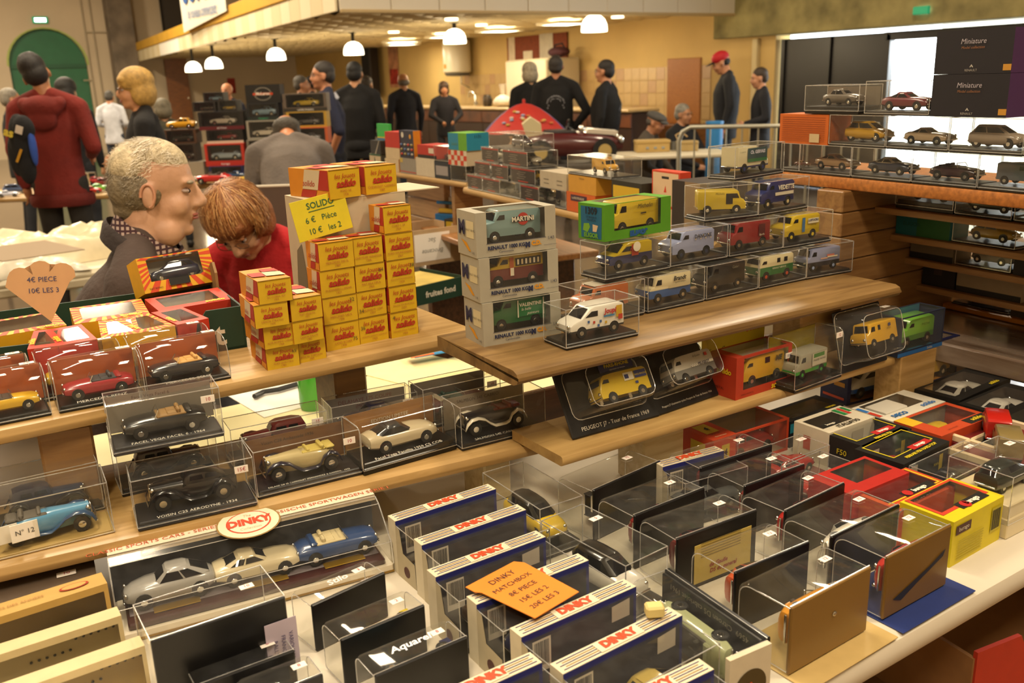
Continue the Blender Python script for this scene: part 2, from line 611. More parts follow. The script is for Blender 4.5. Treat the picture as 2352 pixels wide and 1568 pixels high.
# hanging lamps over the bar
LAMPS = [(445, 165, 20.8), (492, 157, 19.0), (635, 138, 16.8), (813, 126, 15.0), (1045, 100, 12.5), (1365, 73, 9.9)]
shade = mat('#fff3d6', emit=3.2, rough=.4, name='opal_glass')
sm = MB()
prof = [(.17, 0), (.172, .03), (.165, .09), (.14, .15), (.09, .195), (.03, .215)]
sm.lathe(prof, 22)
sme = sm.mesh('lamp_shade', [shade], smooth=50)
for k, (x, y, Y) in enumerate(LAMPS):
    p = PY(x, y, Y)
    g = thing('pendant_lamp', 'white glowing dome lamp on a dark stem ' + ('over the boxed model stall beside the banner', 'just beyond the first lamp under the banner', 'over the column of boxed models', 'over the person in the long black coat', 'in front of the water heater', 'in front of the notice board')[k], 'lamp', p, 0, 'dome lamps over the bar')
    link('lamp_shade', sme, g)
    MB().cyl((0, 0, .2), (0, 0, ZM - p.z), .03, 8).cyl((0, 0, ZM - p.z - .03), (0, 0, ZM - p.z), .07, 10).obj('stem', BLACK, g)
    d = bpy.data.lights.new('pendant_bulb', 'POINT'); d.energy = 42; d.color = (1, .8, .5); d.shadow_soft_size = .12
    o = bpy.data.objects.new('pendant_bulb', d); COL.objects.link(o); o.location = (p.x, p.y, p.z - .14)

# exit signs
for (p, rot, lab) in ((PY(92, 46, YB - .05), 0, 'lit green and white exit sign above the green arched door'), (PX(2117, 18, XK - .2), PI / 2, 'lit green and white exit sign on the concrete beam')):
    g = thing('exit_sign', lab, 'exit sign', p - Vector((0, 0, .06)), rot)
    s = 1.0 if rot == 0 else .55
    MB().rbox((0, 0, .06 * s), (.36 * s, .05, .16 * s), .008).obj('housing', mat('#1d8a5e', rough=.5, emit=.5), g)
    f = -1
    MB().box((0, f * .03, .06 * s), (.26 * s, .004, .09 * s)).obj('lit_face', mat('#dffcf0', emit=6.0), g)
# things on the kitchen wall
def on_wall(px, py):
    return PX(px, py, XK - .012)


g = thing('notice_board', 'brown pinboard with pinned papers on the kitchen wall', 'notice board', (XK - .025, 14.7, 2.03))
MB().rbox((0, 0, 0), (.03, 1.95, .62), .006).obj('board', mat('#7e3c1e', rough=.85, noise=(20, .2)), g)
for (y, z, a, b, c) in ((.8, .1, .22, .42, '#c9b79a'), (-.35, .07, .42, .5, '#c8bda6'), (.25, -.13, .3, .34, '#d6c9ae')):
    MB().box((-.02, y, z), (.004, a, b)).obj('pinned_paper', mat(c, rough=.8, noise=(9, .12)), g)
g = thing('poster', 'yellow and grey picture poster below the pinboard', 'poster', (XK - .03, 15.35, 1.42))
MB().box((0, 0, 0), (.006, .7, .42)).obj('sheet', mat('#8d7a52', rough=.7, noise=(6, .5)), g)
MB().box((-.005, .12, .08), (.004, .32, .14)).box((-.005, -.12, -.1), (.004, .25, .14)).obj('print', mat('#c9a520', rough=.7), g)
g = thing('water_heater', 'white cylindrical water heater hung on the kitchen wall', 'water heater', (XK - .32, 17.15, 1.72))
MB().lathe([(.1, -.03), (.26, 0), (.29, .03), (.29, .62), (.26, .66)], 24).obj('tank', mat('#cfc4a8', rough=.35), g, smooth=40)
MB().lathe([(.06, -.06), (.24, -.05), (.27, .0), (.27, .03)], 24).obj('bottom_cap', mat('#555048', rough=.5), g, smooth=40)
MB().tube([(.02, -.1, -.04), (.02, -.1, -.22), (.1, -.3, -.3)], .015, 6).obj('pipe', CHROME, g)
MB().box((-.29, .0, .14), (.01, .09, .08)).obj('sticker', mat('#d98a2c', rough=.5), g)
g = thing('wall_speaker', 'tall dark loudspeaker leaning out from the kitchen wall', 'speaker', (XK - .3, 21.4, 1.45), .25)
MB().rbox((0, 0, .45), (.3, .34, 1.25), .03).obj('cabinet', mat('#2a211a', rough=.7), g)
MB().rbox((-.155, 0, .45), (.02, .28, 1.15), .01).obj('grille', mat('#1a1512', rough=.9, bump=(200, .4)), g)
g = thing('poster', 'narrow red and white poster on the kitchen wall', 'poster', (XK - .02, 20.7, 1.96))
MB().box((0, 0, 0), (.006, .5, 1.0)).obj('sheet', mat('#b7805c', rough=.7, noise=(4, .5)), g)
MB().box((-.006, 0, -.25), (.004, .42, .35)).obj('print', mat('#a33122', rough=.7, noise=(9, .5)), g)
g = thing('poster', 'small red notice on the far cream wall', 'poster', PY(532, 197, YB - .02))
MB().box((0, 0, 0), (.22, .006, .42)).obj('sheet', mat('#9a2a1c', rough=.7, noise=(12, .5)), g)
g = thing('door_panel', 'brown wooden door leaf in the far cream wall', 'door', PY(421, 285, YB - .1))
MB().rbox((0, 0, .75), (.6, .05, 2.1), .01).obj('leaf', wood('#8a5426', '#66391a'), g)
MB().cyl((.22, -.06, .7), (.22, -.02, .7), .03, 10).obj('handle', CHROME, g)
g = thing('door_panel', 'pale brown cupboard door standing open by the dark entrance', 'door', (XK - .55, 10.2, .85), .12)
MB().rbox((0, 0, .47), (.05, .62, .93), .01).obj('leaf', wood('#9a622c', '#7c4a1e'), g)
MB().rbox((.05, 0, -.42), (.5, .7, .84), .01).obj('carcass', wood('#85542a', '#6a3e1c'), g)
g = thing('refrigerator', 'tall white refrigerator standing behind the bar', 'refrigerator', (XK - .42, 13.95, 0))
MB().rbox((0, 0, .95), (.7, 1.3, 1.9), .03).obj('cabinet', mat('#bfb090', rough=.4), g)
MB().rbox((-.36, -.33, 1.0), (.04, .62, 1.76), .02).obj('door', mat('#c8ba9a', rough=.35), g)
MB().rbox((-.36, .33, 1.0), (.04, .62, 1.76), .02).obj('door', mat('#d6c9aa', rough=.35), g)
MB().box((-.4, .05, 1.2), (.03, .03, .4)).obj('handle', CHROME, g)
g = thing('bag', 'dark red bag lying on top of the refrigerator', 'bag', (XK - .42, 13.45, 1.915))
MB().ell((0, 0, .08), (.15, .26, .09)).obj('body', mat('#3d1016', rough=.8), g, smooth=60)
MB().tube([(0, -.2, .1), (0, -.1, .22), (0, .1, .2), (0, .2, .1)], .015, 6).obj('handle', mat('#1c1012', rough=.8), g)
# bar counter
g = thing('bar_counter', 'long brown panelled bar with a pale worktop', 'bar', (8.9, 0, 0))
MB().rbox((0, 14.6, 1.09), (.6, 9.0, .045), .012).obj('worktop', mat('#b69a68', rough=.4, noise=(6, .1)), g)
bm = wood('#6b3a1c', '#4a2410', scale=(26, 2, 2), name='bar_panel')
pl = MB().rbox((0, 0, 0), (.03, .99, .2), .006).mesh('front_board', [bm])
pl2 = MB().rbox((0, 0, 0), (.03, .99, .84), .006).mesh('front_panel', [wood('#3a2014', '#26120a')])
for i in range(9):
    link('front_board', pl, g, (-.24, 10.6 + i, .955))
    link('front_panel', pl2, g, (-.22, 10.6 + i, .43))
MB().box((.06, 14.6, .53), (.5, 8.9, 1.06)).obj('carcass', mat('#3a2414', rough=.7), g)
# small things on the bar
g = thing('tap', 'chrome kitchen tap behind the bar', 'tap', (9.2, 15.2, 1.11))
MB().tube([(0, 0, 0), (0, 0, .2), (-.02, .08, .26), (-.02, .18, .24), (-.02, .2, .16)], .018, 8).obj('spout', CHROME, g, smooth=60)
MB().cyl((0, -.02, .02), (0, -.02, .08), .04, 10).obj('base', CHROME, g, smooth=50)
g = thing('cup', 'stack of white plastic cups on the bar', 'cup', (8.8, 17.0, 1.115))
for k in range(3):
    MB().lathe([(.035, 0), (.045, .11), (.04, .11), (.03, .01)], 12).obj('cup', WHITE, g, (0, -.09 * k, 0), smooth=50)
g = thing('pitcher', 'dark metal pot standing on the bar', 'pot', (9.0, 14.45, 1.115))
MB().lathe([(.07, 0), (.085, .03), (.08, .16), (.06, .2)], 16).obj('body', mat('#4a4036', rough=.35, metal=.6), g, smooth=50)
MB().tube([(0, -.08, .16), (0, -.15, .13), (0, -.14, .05), (0, -.08, .04)], .012, 6).obj('handle', BLACK, g)
g = thing('plastic_bag', 'white knotted plastic bag standing on the bar', 'bag', (8.95, 13.85, 1.115))
MB().lathe([(.1, 0), (.17, .04), (.18, .09), (.12, .16), (.04, .2), (.05, .3), (.07, .38)], 14).obj('bag', mat('#d8ccb8', rough=.5, noise=(20, .15)), g, smooth=60)
MB().box((0, 0, .3), (.05, .05, .14)).obj('knot', mat('#d49a94', rough=.6), g)
# ================================================================ the stall: planks and supports
ZP = 1.02      # white platform
ZL2 = 1.11     # lower shelf with cased cars
ZL1 = 1.235    # upper shelf with yellow cartons
ZL3 = 1.25     # plank with vans
ZMID = 1.125   # pine plank with blister packs


def plank(name, label, p, q, depth, z, th, m, extra=(0, 0), nose=.008, cat='plank', group=None):
    """a board whose front top edge runs from p to q"""
    v = (q - p); v.z = 0
    e = v.normalized(); n = Vector((-e.y, e.x, 0))
    a = p - e * extra[0]; L = v.length + extra[0] + extra[1]
    yaw = math.atan2(e.y, e.x)
    r = nose
    pr = [(r * .2, 0), (0, -r * .5), (0, -th + r * .5), (r * .5, -th), (depth, -th), (depth, 0), (r, 0)]
    pr = [(0, -r), (r * .3, -r * .3), (r, 0), (depth, 0), (depth, -th), (r, -th), (r * .3, -th + r * .3), (0, -th + r)]
    o = MB().prism(pr, 0, L, axis='x').obj(name, m, None, (a.x, a.y, z), (0, 0, yaw), smooth=35)
    return tag(o, label, cat, group)


# white laminate platform in front and the lower table
a, b = PZ(1900, 1568, ZP), PZ(2352, 1302, ZP)
FRONTY = (a.y + b.y) / 2
plank('display_board', 'wide white laminate board under the front rows of boxed cars', Vector((-.35, FRONTY, 0)), Vector((1.54, FRONTY, 0)), .72, ZP, .035, mat('#cfc6b4', rough=.35, noise=(5, .05), name='white_laminate'), nose=.012, cat='board')
t = thing('folding_table', 'brown wooden table under the white display board', 'table', (.4, .62, 0))
MB().rbox((0, 0, .745), (2.1, 1.0, .03), .006).obj('tabletop', wood('#80603a', '#624526', scale=(1.2, 9, 9), rough=.3), t)
for x in (-.95, .95):
    for y in (-.45, .45):
        MB().cyl((x, y, 0), (x, y, .74), .02, 10).obj('leg', mat('#555', rough=.4, metal=.8), t)
for x in (-.2, .55, 1.25):
    o = MB().rbox((x, .98, .872), (.08, .2, .222), .004).obj('wood_block', PINE)
    tag(o, 'pine block holding up the white display board', 'block', 'blocks under the white board')

# upper left shelf
p1, q1 = PZ(0, 985, ZL1), PZ(1058, 768, ZL1)
S1 = plank('shelf_board', 'pale varnished plank carrying the yellow cartons', p1, q1, .2, ZL1, .022, PINE, (.25, .03), .01)
# plank with the vans
p3, q3 = PZ(1190, 856, ZL3), PZ(2072, 655, ZL3)
S3 = plank('shelf_board', 'worn brown plank carrying the boxed vans', p3, q3, .215, ZL3, .02, wood('#86693e', '#624826', scale=(2, 16, 16), name='worn_plank'), (0, 0), .012)
# lower left shelf
p2, q2 = PZ(0, 1302, ZL2), PZ(1250, 1012, ZL2)
S2 = plank('shelf_board', 'pale plank carrying the clear cases of old cars', p2, q2, .24, ZL2, .022, PINE, (.25, .0), .01)
# pine plank in the middle
pm_, qm_ = PZ(1292, 1050, ZMID), PZ(2056, 820, ZMID)
SM = plank('shelf_board', 'light pine plank carrying the bubble packed vans', pm_, qm_, .12, ZMID, .014, wood('#ba9a62', '#a2824e', scale=(2, 14, 14), name='light_pine'), (.0, .0), .004)


def block(label, c, d, yaw=0, m=None):
    o = MB().rbox((0, 0, d[2] / 2), d, .003).obj('wood_block', m or PINE, None, c, (0, 0, yaw))
    return tag(o, label, 'block')


def under(px, py, z, w, d, ztop, zbot, label, yaw=0, m=None, back=.05):
    p = PZ(px, py, z)
    block(label, (p.x, p.y + back, zbot), (w, d, ztop - zbot), yaw, m)


under(165, 1000, ZL1 - .022, .06, .08, ZL1 - .022, ZL2, 'honey coloured block under the upper shelf beside the case of the dark open car', -.1, BEECH, .07)
under(830, 850, ZL1 - .022, .05, .08, ZL1 - .022, 1.0, 'rough block under the upper shelf below the yellow cartons', 0, OAK, .08)
under(1560, 790, ZL3 - .024, .08, .1, ZL3 - .024, ZMID, 'rough pine block under the van plank behind the silver van', 0, PINE, .12)
under(1950, 720, ZL3 - .024, .1, .06, ZL3 - .024, ZMID + .02, 'pale block under the end of the van plank', 0, PINE, .08)
under(1160, 1060, ZL2 - .022, .045, .06, ZL2 - .022, ZP, 'pale block under the plank of the white two-tone open car', 0, PALE, .05)
under(1560, 985, ZMID - .014, .08, .06, ZMID - .014, ZP, 'pale block under the light pine plank', 0, PALE, .06)
under(130, 1290, ZL2 - .022, .05, .06, ZL2 - .022, ZP, 'pale block under the plank of the blue vintage car', 0, PALE, .08)
# dark board standing behind the rows
o = MB().rbox((0, 0, 0), (.75, .012, .085), .002).obj('backing_board', DARKW, None, (1.05, 1.16, ZP + .045), (0, 0, -.03))
tag(o, 'dark brown board standing on edge behind the front rows', 'board')

# the sellers' inner table, seen between the planks
t = thing('inner_table', 'low table covered with a pale yellow cloth behind the shelves', 'table', (.95, 1.56, 0))
MB().rbox((0, 0, .93), (1.5, .68, .02), .004).obj('tabletop', mat('#d9cfa0', rough=.7, noise=(6, .06), name='yellow_cloth'), t)
for x in (-.7, .7):
    for y in (-.3, .3):
        MB().cyl((x, y, 0), (x, y, .92), .02, 8).obj('leg', mat('#444', rough=.4, metal=.8), t)


def sheet(name, label, px, py, z, a, b, yaw, col, cat='paper', h=.002):
    p = PZ(px, py, z)
    o = MB().rbox((0, 0, h / 2), (a, b, h), h * .3).obj(name, mat(col, rough=.7, noise=(30, .05)), None, (p.x, p.y, z), (0, 0, yaw))
    return tag(o, label, cat)


sheet('paper_sheet', 'cream sheet of paper lying below the yellow cartons', 965, 850, .94, .2, .3, .3, '#e9dca4')
sheet('paper_sheet', 'white sheet of paper lying beside the green bottle', 655, 905, .94, .2, .22, .1, '#e4e0d6')
g = thing('scissors', 'black handled tool lying on the white paper', 'scissors', PZ(640, 900, .944), .2)
MB().tube([(-.06, 0, .006), (-.03, .012, .006), (.0, 0, .006), (.1, 0, .006)], .006, 6).obj('handle', BLACK, g)
MB().box((.13, 0, .006), (.09, .012, .003)).obj('blade', CHROME, g)
p = PZ(722, 935, .94)
g = thing('bottle', 'green glass bottle standing behind the lower shelf', 'bottle', p)
MB().lathe([(.028, 0), (.03, .01), (.03, .1), (.012, .15), (.011, .19)], 16).obj('body', mat('#3f9a2c', rough=.12, spec=.7), g, smooth=50)
MB().lathe([(.013, .185), (.013, .205)], 12).obj('cap', mat('#d9d5cc'), g)
g = thing('leaflet', 'blue and orange leaflet lying under the van plank', 'leaflet', PZ(1040, 800, .96), -.1)
MB().box((0, 0, .001), (.22, .05, .002)).obj('sheet', mat('#2f7fb5', rough=.5), g)
MB().box((-.09, 0, .003), (.06, .05, .002)).obj('corner_print', mat('#d9682c', rough=.5), g)
o = MB().rbox((0, 0, .05), (.03, .03, .3), .002).obj('green_post', mat('#0f3d2a', rough=.5), None, (PZ(1575, 830, .94).x, PZ(1575, 830, .94).y, .94))
tag(o, 'dark green post standing under the van plank', 'post')
# ================================================================ builders: model cars, cases, cartons, bubble packs
T = Matrix.Translation


def RX(a): return Matrix.Rotation(a, 4, 'X')
def RY(a): return Matrix.Rotation(a, 4, 'Y')
def RZ(a): return Matrix.Rotation(a, 4, 'Z')


def SM_(s): return T(s.loc) @ RZ(s.yaw)


def root(name, label, cat, M, group=None):
    o = bpy.data.objects.new(name, None)
    o.empty_display_size = .03
    COL.objects.link(o)
    o.matrix_world = M
    return tag(o, label, cat, group)


_mc = {}


def cached(key, fn):
    if key not in _mc:
        _mc[key] = fn()
    return _mc[key]


def gloss(c):
    return mat(c, rough=.28, coat=.6, spec=.5, name='car_paint')


def card(c):
    return mat(c, rough=.55, noise=(60, .05), name='printed_card')


def ink(c):
    return mat(c, rough=.6, name='ink')


def ring(x, zb, zt, w, cr=.02):
    h = zt - zb
    half = [(-.85 * w, zb), (-w, zb + .18 * h), (-w, zb + .55 * h), (-.95 * w, zb + .84 * h), (-.78 * w, zt), (-.36 * w, zt + cr * .8)]
    pts = half + [(-y, z) for y, z in half[::-1]]
    return [(x, y, z) for y, z in pts]


ST = {
    'saloon': dict(st=[(-.5, .12, .19, .13), (-.48, .09, .24, .175), (-.38, .07, .262, .195), (-.2, .06, .262, .2), (.05, .06, .258, .2), (.25, .06, .25, .2), (.4, .07, .238, .192), (.48, .09, .21, .17), (.5, .12, .17, .13)],
                   cab=(-.36, .17, -.25, .02, .25, .37), wh=(-.3, .3, .078)),
    'coupe': dict(st=[(-.5, .12, .17, .12), (-.48, .09, .215, .17), (-.38, .07, .235, .197), (-.2, .06, .235, .2), (.05, .06, .23, .2), (.25, .06, .225, .2), (.4, .07, .205, .19), (.48, .09, .175, .165), (.5, .11, .15, .12)],
                  cab=(-.4, .13, -.2, -.03, .225, .325), wh=(-.29, .3, .078)),
    'hatch': dict(st=[(-.5, .1, .22, .15), (-.485, .08, .265, .185), (-.38, .06, .275, .205), (-.2, .06, .27, .21), (.05, .06, .265, .21), (.25, .06, .255, .205), (.38, .07, .24, .195), (.47, .09, .2, .175), (.5, .11, .16, .14)],
                  cab=(-.485, .27, -.38, .05, .262, .4), wh=(-.31, .31, .085)),
    'round': dict(st=[(-.5, .12, .16, .1), (-.47, .09, .21, .155), (-.38, .07, .25, .19), (-.2, .06, .262, .2), (.05, .06, .262, .2), (.25, .06, .25, .19), (.4, .07, .22, .165), (.48, .09, .18, .13), (.5, .12, .15, .09)],
                  cab=(-.44, .17, -.2, .03, .245, .38), wh=(-.3, .3, .085)),
    'cabrio': dict(st=[(-.5, .11, .16, .13), (-.485, .09, .2, .17), (-.4, .07, .232, .19), (-.2, .06, .235, .2), (.05, .06, .235, .2), (.25, .06, .228, .198), (.4, .07, .215, .19), (.48, .09, .19, .17), (.5, .11, .15, .13)],
                   open=(-.26, .1), wh=(-.3, .31, .08)),
}
VANP = {
    'hvan': ([(.5, .1), (.5, .22), (.455, .29), (.39, .31), (.345, .46), (.31, .485), (-.48, .485), (-.5, .46), (-.5, .1)], (.385, .315, .345, .45)),
    'flat': ([(.5, .1), (.505, .22), (.465, .32), (.42, .43), (.36, .475), (.2, .485), (-.44, .485), (-.49, .45), (-.5, .38), (-.5, .1)], (.462, .325, .42, .425)),
    'bread': ([(.5, .1), (.5, .25), (.44, .30), (.30, .325), (.24, .46), (.18, .49), (-.44, .49), (-.5, .45), (-.5, .1)], (.295, .335, .245, .445)),
    'fourgon': ([(.5, .1), (.49, .2), (.43, .245), (.29, .285), (.13, .43), (.05, .455), (-.42, .46), (-.49, .43), (-.5, .1)], (.285, .292, .14, .42)),
    'cube': ([(.5, .1), (.49, .2), (.45, .25), (.31, .28), (.24, .41), (.1, .425), (.09, .5), (-.5, .5), (-.5, .1)], (.305, .285, .25, .4)),
}


def clip(poly, z, up):
    out = []
    n = len(poly)
    for i in range(n):
        a, b = poly[i], poly[(i + 1) % n]
        ia, ib = (a[1] >= z) == up, (b[1] >= z) == up
        if a[1] == z: ia = True
        if ia: out.append(a)
        if (a[1] - z) * (b[1] - z) < 0:
            t = (z - a[1]) / (b[1] - a[1])
            out.append((a[0] + t * (b[0] - a[0]), z))
    return out


def wheel_mesh(L, r, hub, wide):
    def f():
        m = MB()
        w = wide
        prof = [(r * .62, -w / 2), (r * .92, -w / 2), (r, -w * .3), (r, w * .3), (r * .92, w / 2), (r * .62, w / 2)]
        n = 16
        rings = [[(a * math.cos(2 * PI * i / n), y, a * math.sin(2 * PI * i / n)) for i in range(n)] for a, y in prof]
        m.loft([[(x * L, y * L, z * L) for x, y, z in q] for q in rings], 0)
        for sg in (-1, 1):
            m.cyl((0, sg * w * .3 * L, 0), (0, sg * w * .54 * L, 0), r * .6 * L, 12, 1, r * .42 * L)
        return m.mesh('wheel', [TYRE, hub], smooth=40)
    return cached(('wheel', L, r, hub.name, wide), f)


def body_open(kind, L, paint, inner, second):
    s = ST[kind]
    m = MB()
    m.loft([[(x * L, y * L, z * L) for x, y, z in ring(*q)] for q in s['st']], 0)
    if 'open' in s:
        a, b = s['open']
        c = (a + b) / 2
        m.rbox((c * L, 0, .238 * L), ((b - a) * L, .31 * L, .035 * L), .01 * L, 1)
        for y in (-.075, .075):
            m.rbox(((a + .09) * L, y * L, .27 * L), (.05 * L, .12 * L, .08 * L), .015 * L, 1)
            m.rbox(((a + .17) * L, y * L, .252 * L), (.12 * L, .12 * L, .03 * L), .01 * L, 1)
        m.rbox(((a - .03) * L, 0, .255 * L), (.09 * L, .31 * L, .045 * L), .02 * L, 2)
    for x in (s['wh'][0], s['wh'][1]):
        for sg in (-1, 1):
            m.cyl((x * L, sg * .185 * L, s['wh'][2] * 1.14 * L), (x * L, sg * .2015 * L, s['wh'][2] * 1.14 * L), s['wh'][2] * 1.12 * L, 14, 3)
    return m.mesh('body', [paint, inner, second, BLACK], smooth=42)


def cabin_mesh(kind, L, roof):
    xr, xf, rr, rf, zb, zr = ST[kind]['cab']
    xm = (xr + xf) / 2 - .02
    W = .18 if kind != 'hatch' else .188
    pl = [(xf, -.6), (xf, .6), (xf - .05, .9), (xm + .012, .95), (xm - .012, .95), (xr + .08, .9), (xr, .6), (xr, -.6), (xr + .08, -.9), (xm - .012, -.95), (xm + .012, -.95), (xf - .05, -.9)]

    def rg(t, sc, z):
        out = []
        for x, y in pl:
            u = (x - xr) / (xf - xr)
            xx = x + t * ((rr + u * (rf - rr)) - x)
            out.append((xx * L, y * W * sc * L, z * L))
        return out
    R = [rg(0, 1, zb - .03), rg(.05, .99, zb + .01), rg(.85, .84, zr - .028), rg(1, .77, zr - .008), rg(1.0, .45, zr + .006)]
    m = MB()
    m.loft(R[:2], 0, cap=False)
    b = len(m.v)
    n = 12
    m.v += R[1] + R[2]
    for i in range(n):
        k = (i + 1) % n
        m.f.append((b + i, b + k, b + n + k, b + n + i))
        m.m.append(1 if i in (0, 2, 4, 6, 8, 10) else 0)
    m.loft(R[2:], 0, cap=True)
    return m.mesh('cabin', [roof, GLASS], smooth=45)


def trim_mesh(kind, L):
    s = ST[kind]['st']
    m = MB()
    for x, sg in ((s[0][0], -1), (s[-1][0], 1)):
        m.rbox(((x + sg * .004) * L, 0, .115 * L), (.018 * L, .33 * L, .028 * L), .006 * L)
    for y in (-.13, .13):
        m.ell((.475 * L, y * L, .185 * L), (.022 * L, .028 * L, .026 * L), 8, 6)
    m.rbox((.492 * L, 0, .16 * L), (.012 * L, .16 * L, .035 * L), .004 * L)
    return m.mesh('chrome_trim', [CHROME], smooth=50)


def screen_mesh(L, x0):
    m = MB()
    a, b = (x0 * L, .24 * L), ((x0 - .05) * L, .325 * L)
    m.poly([(a[0], -.15 * L, a[1]), (a[0], .15 * L, a[1]), (b[0], .13 * L, b[1]), (b[0], -.13 * L, b[1])], 0)
    for p, q in (((a[0], -.15 * L, a[1]), (b[0], -.13 * L, b[1])), ((a[0], .15 * L, a[1]), (b[0], .13 * L, b[1])), ((b[0], -.13 * L, b[1]), (b[0], .13 * L, b[1]))):
        m.cyl(p, q, .007 * L, 6, 1)
    return m.mesh('windscreen', [CLEAR, CHROME])


def van_mesh(kind, L, up, low, zs, roofc):
    prof, wsd = VANP[kind]
    W = .205

    def inset(p, c, z0):
        return [(x * (1 - 1.6 * c), z if z <= z0 + .001 else z0 + (z - z0) * (1 - 2.2 * c)) for x, z in p]
    m = MB()
    for pts, mi in ((clip(prof, zs, True), 0), (clip(prof, zs, False), 1)):
        if len(pts) < 3:
            continue
        rings = []
        for y, c in ((-W, .035), (-W * .94, .008), (-W * .7, 0), (W * .7, 0), (W * .94, .008), (W, .035)):
            rings.append([(x * L, y * L, z * L) for x, z in (inset(pts, c, zs) if mi == 0 else [(x * (1 - 1.6 * c), z) for x, z in pts])])
        m.loft(rings, mi)
    zt = max(z for x, z in prof)
    if roofc is not None:
        xs = [x for x, z in prof if z > zt - .06]
        m.rbox(((min(xs) + max(xs)) / 2 * L, 0, (zt + .003) * L), ((max(xs) - min(xs)) * L, W * 1.75 * L, .012 * L), .005 * L, 2)
    for x in (-.3, .3):
        for sg in (-1, 1):
            m.cyl((x * L, sg * W * .9 * L, .094 * L), (x * L, sg * (W + .0015) * L, .094 * L), .091 * L, 14, 3)
    return m.mesh('body', [up, low, roofc or up, BLACK], smooth=40)


def van_glass(kind, L, extra):
    prof, (x0, z0, x1, z1) = VANP[kind]
    m = MB()
    W = .206
    n = Vector((z1 - z0, 0, -(x1 - x0))).normalized() * .005
    m.poly([((x0 + n.x) * L, -.16 * L, (z0 + n.z) * L), ((x0 + n.x) * L, .16 * L, (z0 + n.z) * L), ((x1 + n.x) * L, .145 * L, (z1 + n.z) * L), ((x1 + n.x) * L, -.145 * L, (z1 + n.z) * L)])
    for sg in (-1, 1):
        y = sg * (W + .003) * L
        q = [(x0 - .03, z0 + .01), (x0 - .17, z0 + .01), (x0 - .17, z1 - .03), (x1 - .035, z1 - .03)]
        if kind in ('fourgon',):
            q = [(x0 - .05, z0 + .015), (x0 - .28, z0 + .015), (x0 - .28, z1 - .03), (x1 - .02, z1 - .03)]
        m.poly([(x * L, y, z * L) for x, z in (q if sg > 0 else q[::-1])])
        for a, b, c, d in extra:
            m.poly([(x * L, y, z * L) for x, z in ((a, c), (b, c), (b, d), (a, d))])
    return m.mesh('window', [GLASS])


def prewar_mesh(L, paint, second, inner, closed, tail):
    m = MB()
    # bonnet and body
    m.loft([[(x * L, y * L, z * L) for x, y, z in ring(*q)] for q in [(-.42, .1, .17, .1), (-.36, .08, .24, .13), (-.2, .07, .27, .15), (0, .07, .275, .145), (.08, .07, .275, .125), (.3, .08, .265, .098), (.455, .09, .26, .085)]], 0)
    for sg in (-1, 1):
        path = [(.5, .09, .10), (.47, .165, .17), (.4, .195, .225), (.3, .2, .235), (.2, .17, .2), (.12, .11, .13), (.04, .075, .08), (-.12, .075, .08), (-.18, .12, .1), (-.23, .18, .19), (-.32, .205, .24), (-.41, .17, .2), (-.47, .1, .1)]
        rings = []
        for i, (x, z, z2) in enumerate(path):
            z = z2
            w = .05 if i not in (0, 12) else .03
            rings.append([((x + .012 * math.cos(t)) * L, (sg * .16 + w * math.cos(t)) * L, (z + .02 * math.sin(t)) * L) for t in [2 * PI * k / 8 for k in range(8)]])
        m.loft(rings, 1)
        m.ell((.44 * L, sg * .085 * L, .24 * L), (.03 * L, .03 * L, .03 * L), 10, 7, 2)
    m.rbox((.468 * L, 0, .19 * L), (.02 * L, .13 * L, .17 * L), .01 * L, 2)
    m.cyl((.51 * L, -.18 * L, .1 * L), (.51 * L, .18 * L, .1 * L), .009 * L, 6, 2)
    if closed:
        R = []
        for x, zt, w in tail:
            R.append([(x * L, y * w * L, z * L) for y, z in ((-1, .25), (-.98, zt - .06), (-.8, zt - .015), (0, zt), (.8, zt - .015), (.98, zt - .06), (1, .25))])
        m.loft(R, 0)
    else:
        m.rbox((-.13 * L, 0, .275 * L), (.3 * L, .22 * L, .03 * L), .01 * L, 3)
        m.rbox((-.24 * L, 0, .3 * L), (.05 * L, .22 * L, .07 * L), .015 * L, 3)
        m.rbox((-.34 * L, 0, .28 * L), (.12 * L, .23 * L, .05 * L), .02 * L, 3)
        m.rbox((-.06 * L, 0, .29 * L), (.04 * L, .21 * L, .05 * L), .01 * L, 3)
    return m.mesh('body', [paint, second, CHROME, inner], smooth=45)


TAIL = {'limo': [(-.4, .3, .1), (-.36, .38, .13), (-.25, .405, .14), (-.02, .405, .14), (.06, .375, .135), (.1, .28, .12)],
        'fast': [(-.5, .12, .05), (-.42, .22, .09), (-.3, .32, .12), (-.15, .37, .135), (-.0, .375, .14), (.07, .35, .135), (.11, .28, .12)]}


def prewar_glass(L, closed):
    m = MB()
    if closed:
        for sg in (-1, 1):
            for a, b in ((-.12, .035), (-.28, -.14)):
                m.poly([(x * L, sg * .1435 * L, z * L) for x, z in ((a, .29), (b, .29), (b - .01, .345), (a + .01, .345))])
        m.poly([(.108 * L, -.09 * L, .29 * L), (.108 * L, .09 * L, .29 * L), (.072 * L, .085 * L, .355 * L), (.072 * L, -.085 * L, .355 * L)])
    else:
        m.poly([(.04 * L, -.1 * L, .27 * L), (.04 * L, .1 * L, .27 * L), (.0 * L, .095 * L, .355 * L), (.0 * L, -.095 * L, .355 * L)])
    return m.mesh('windscreen', [GLASS if closed else CLEAR])


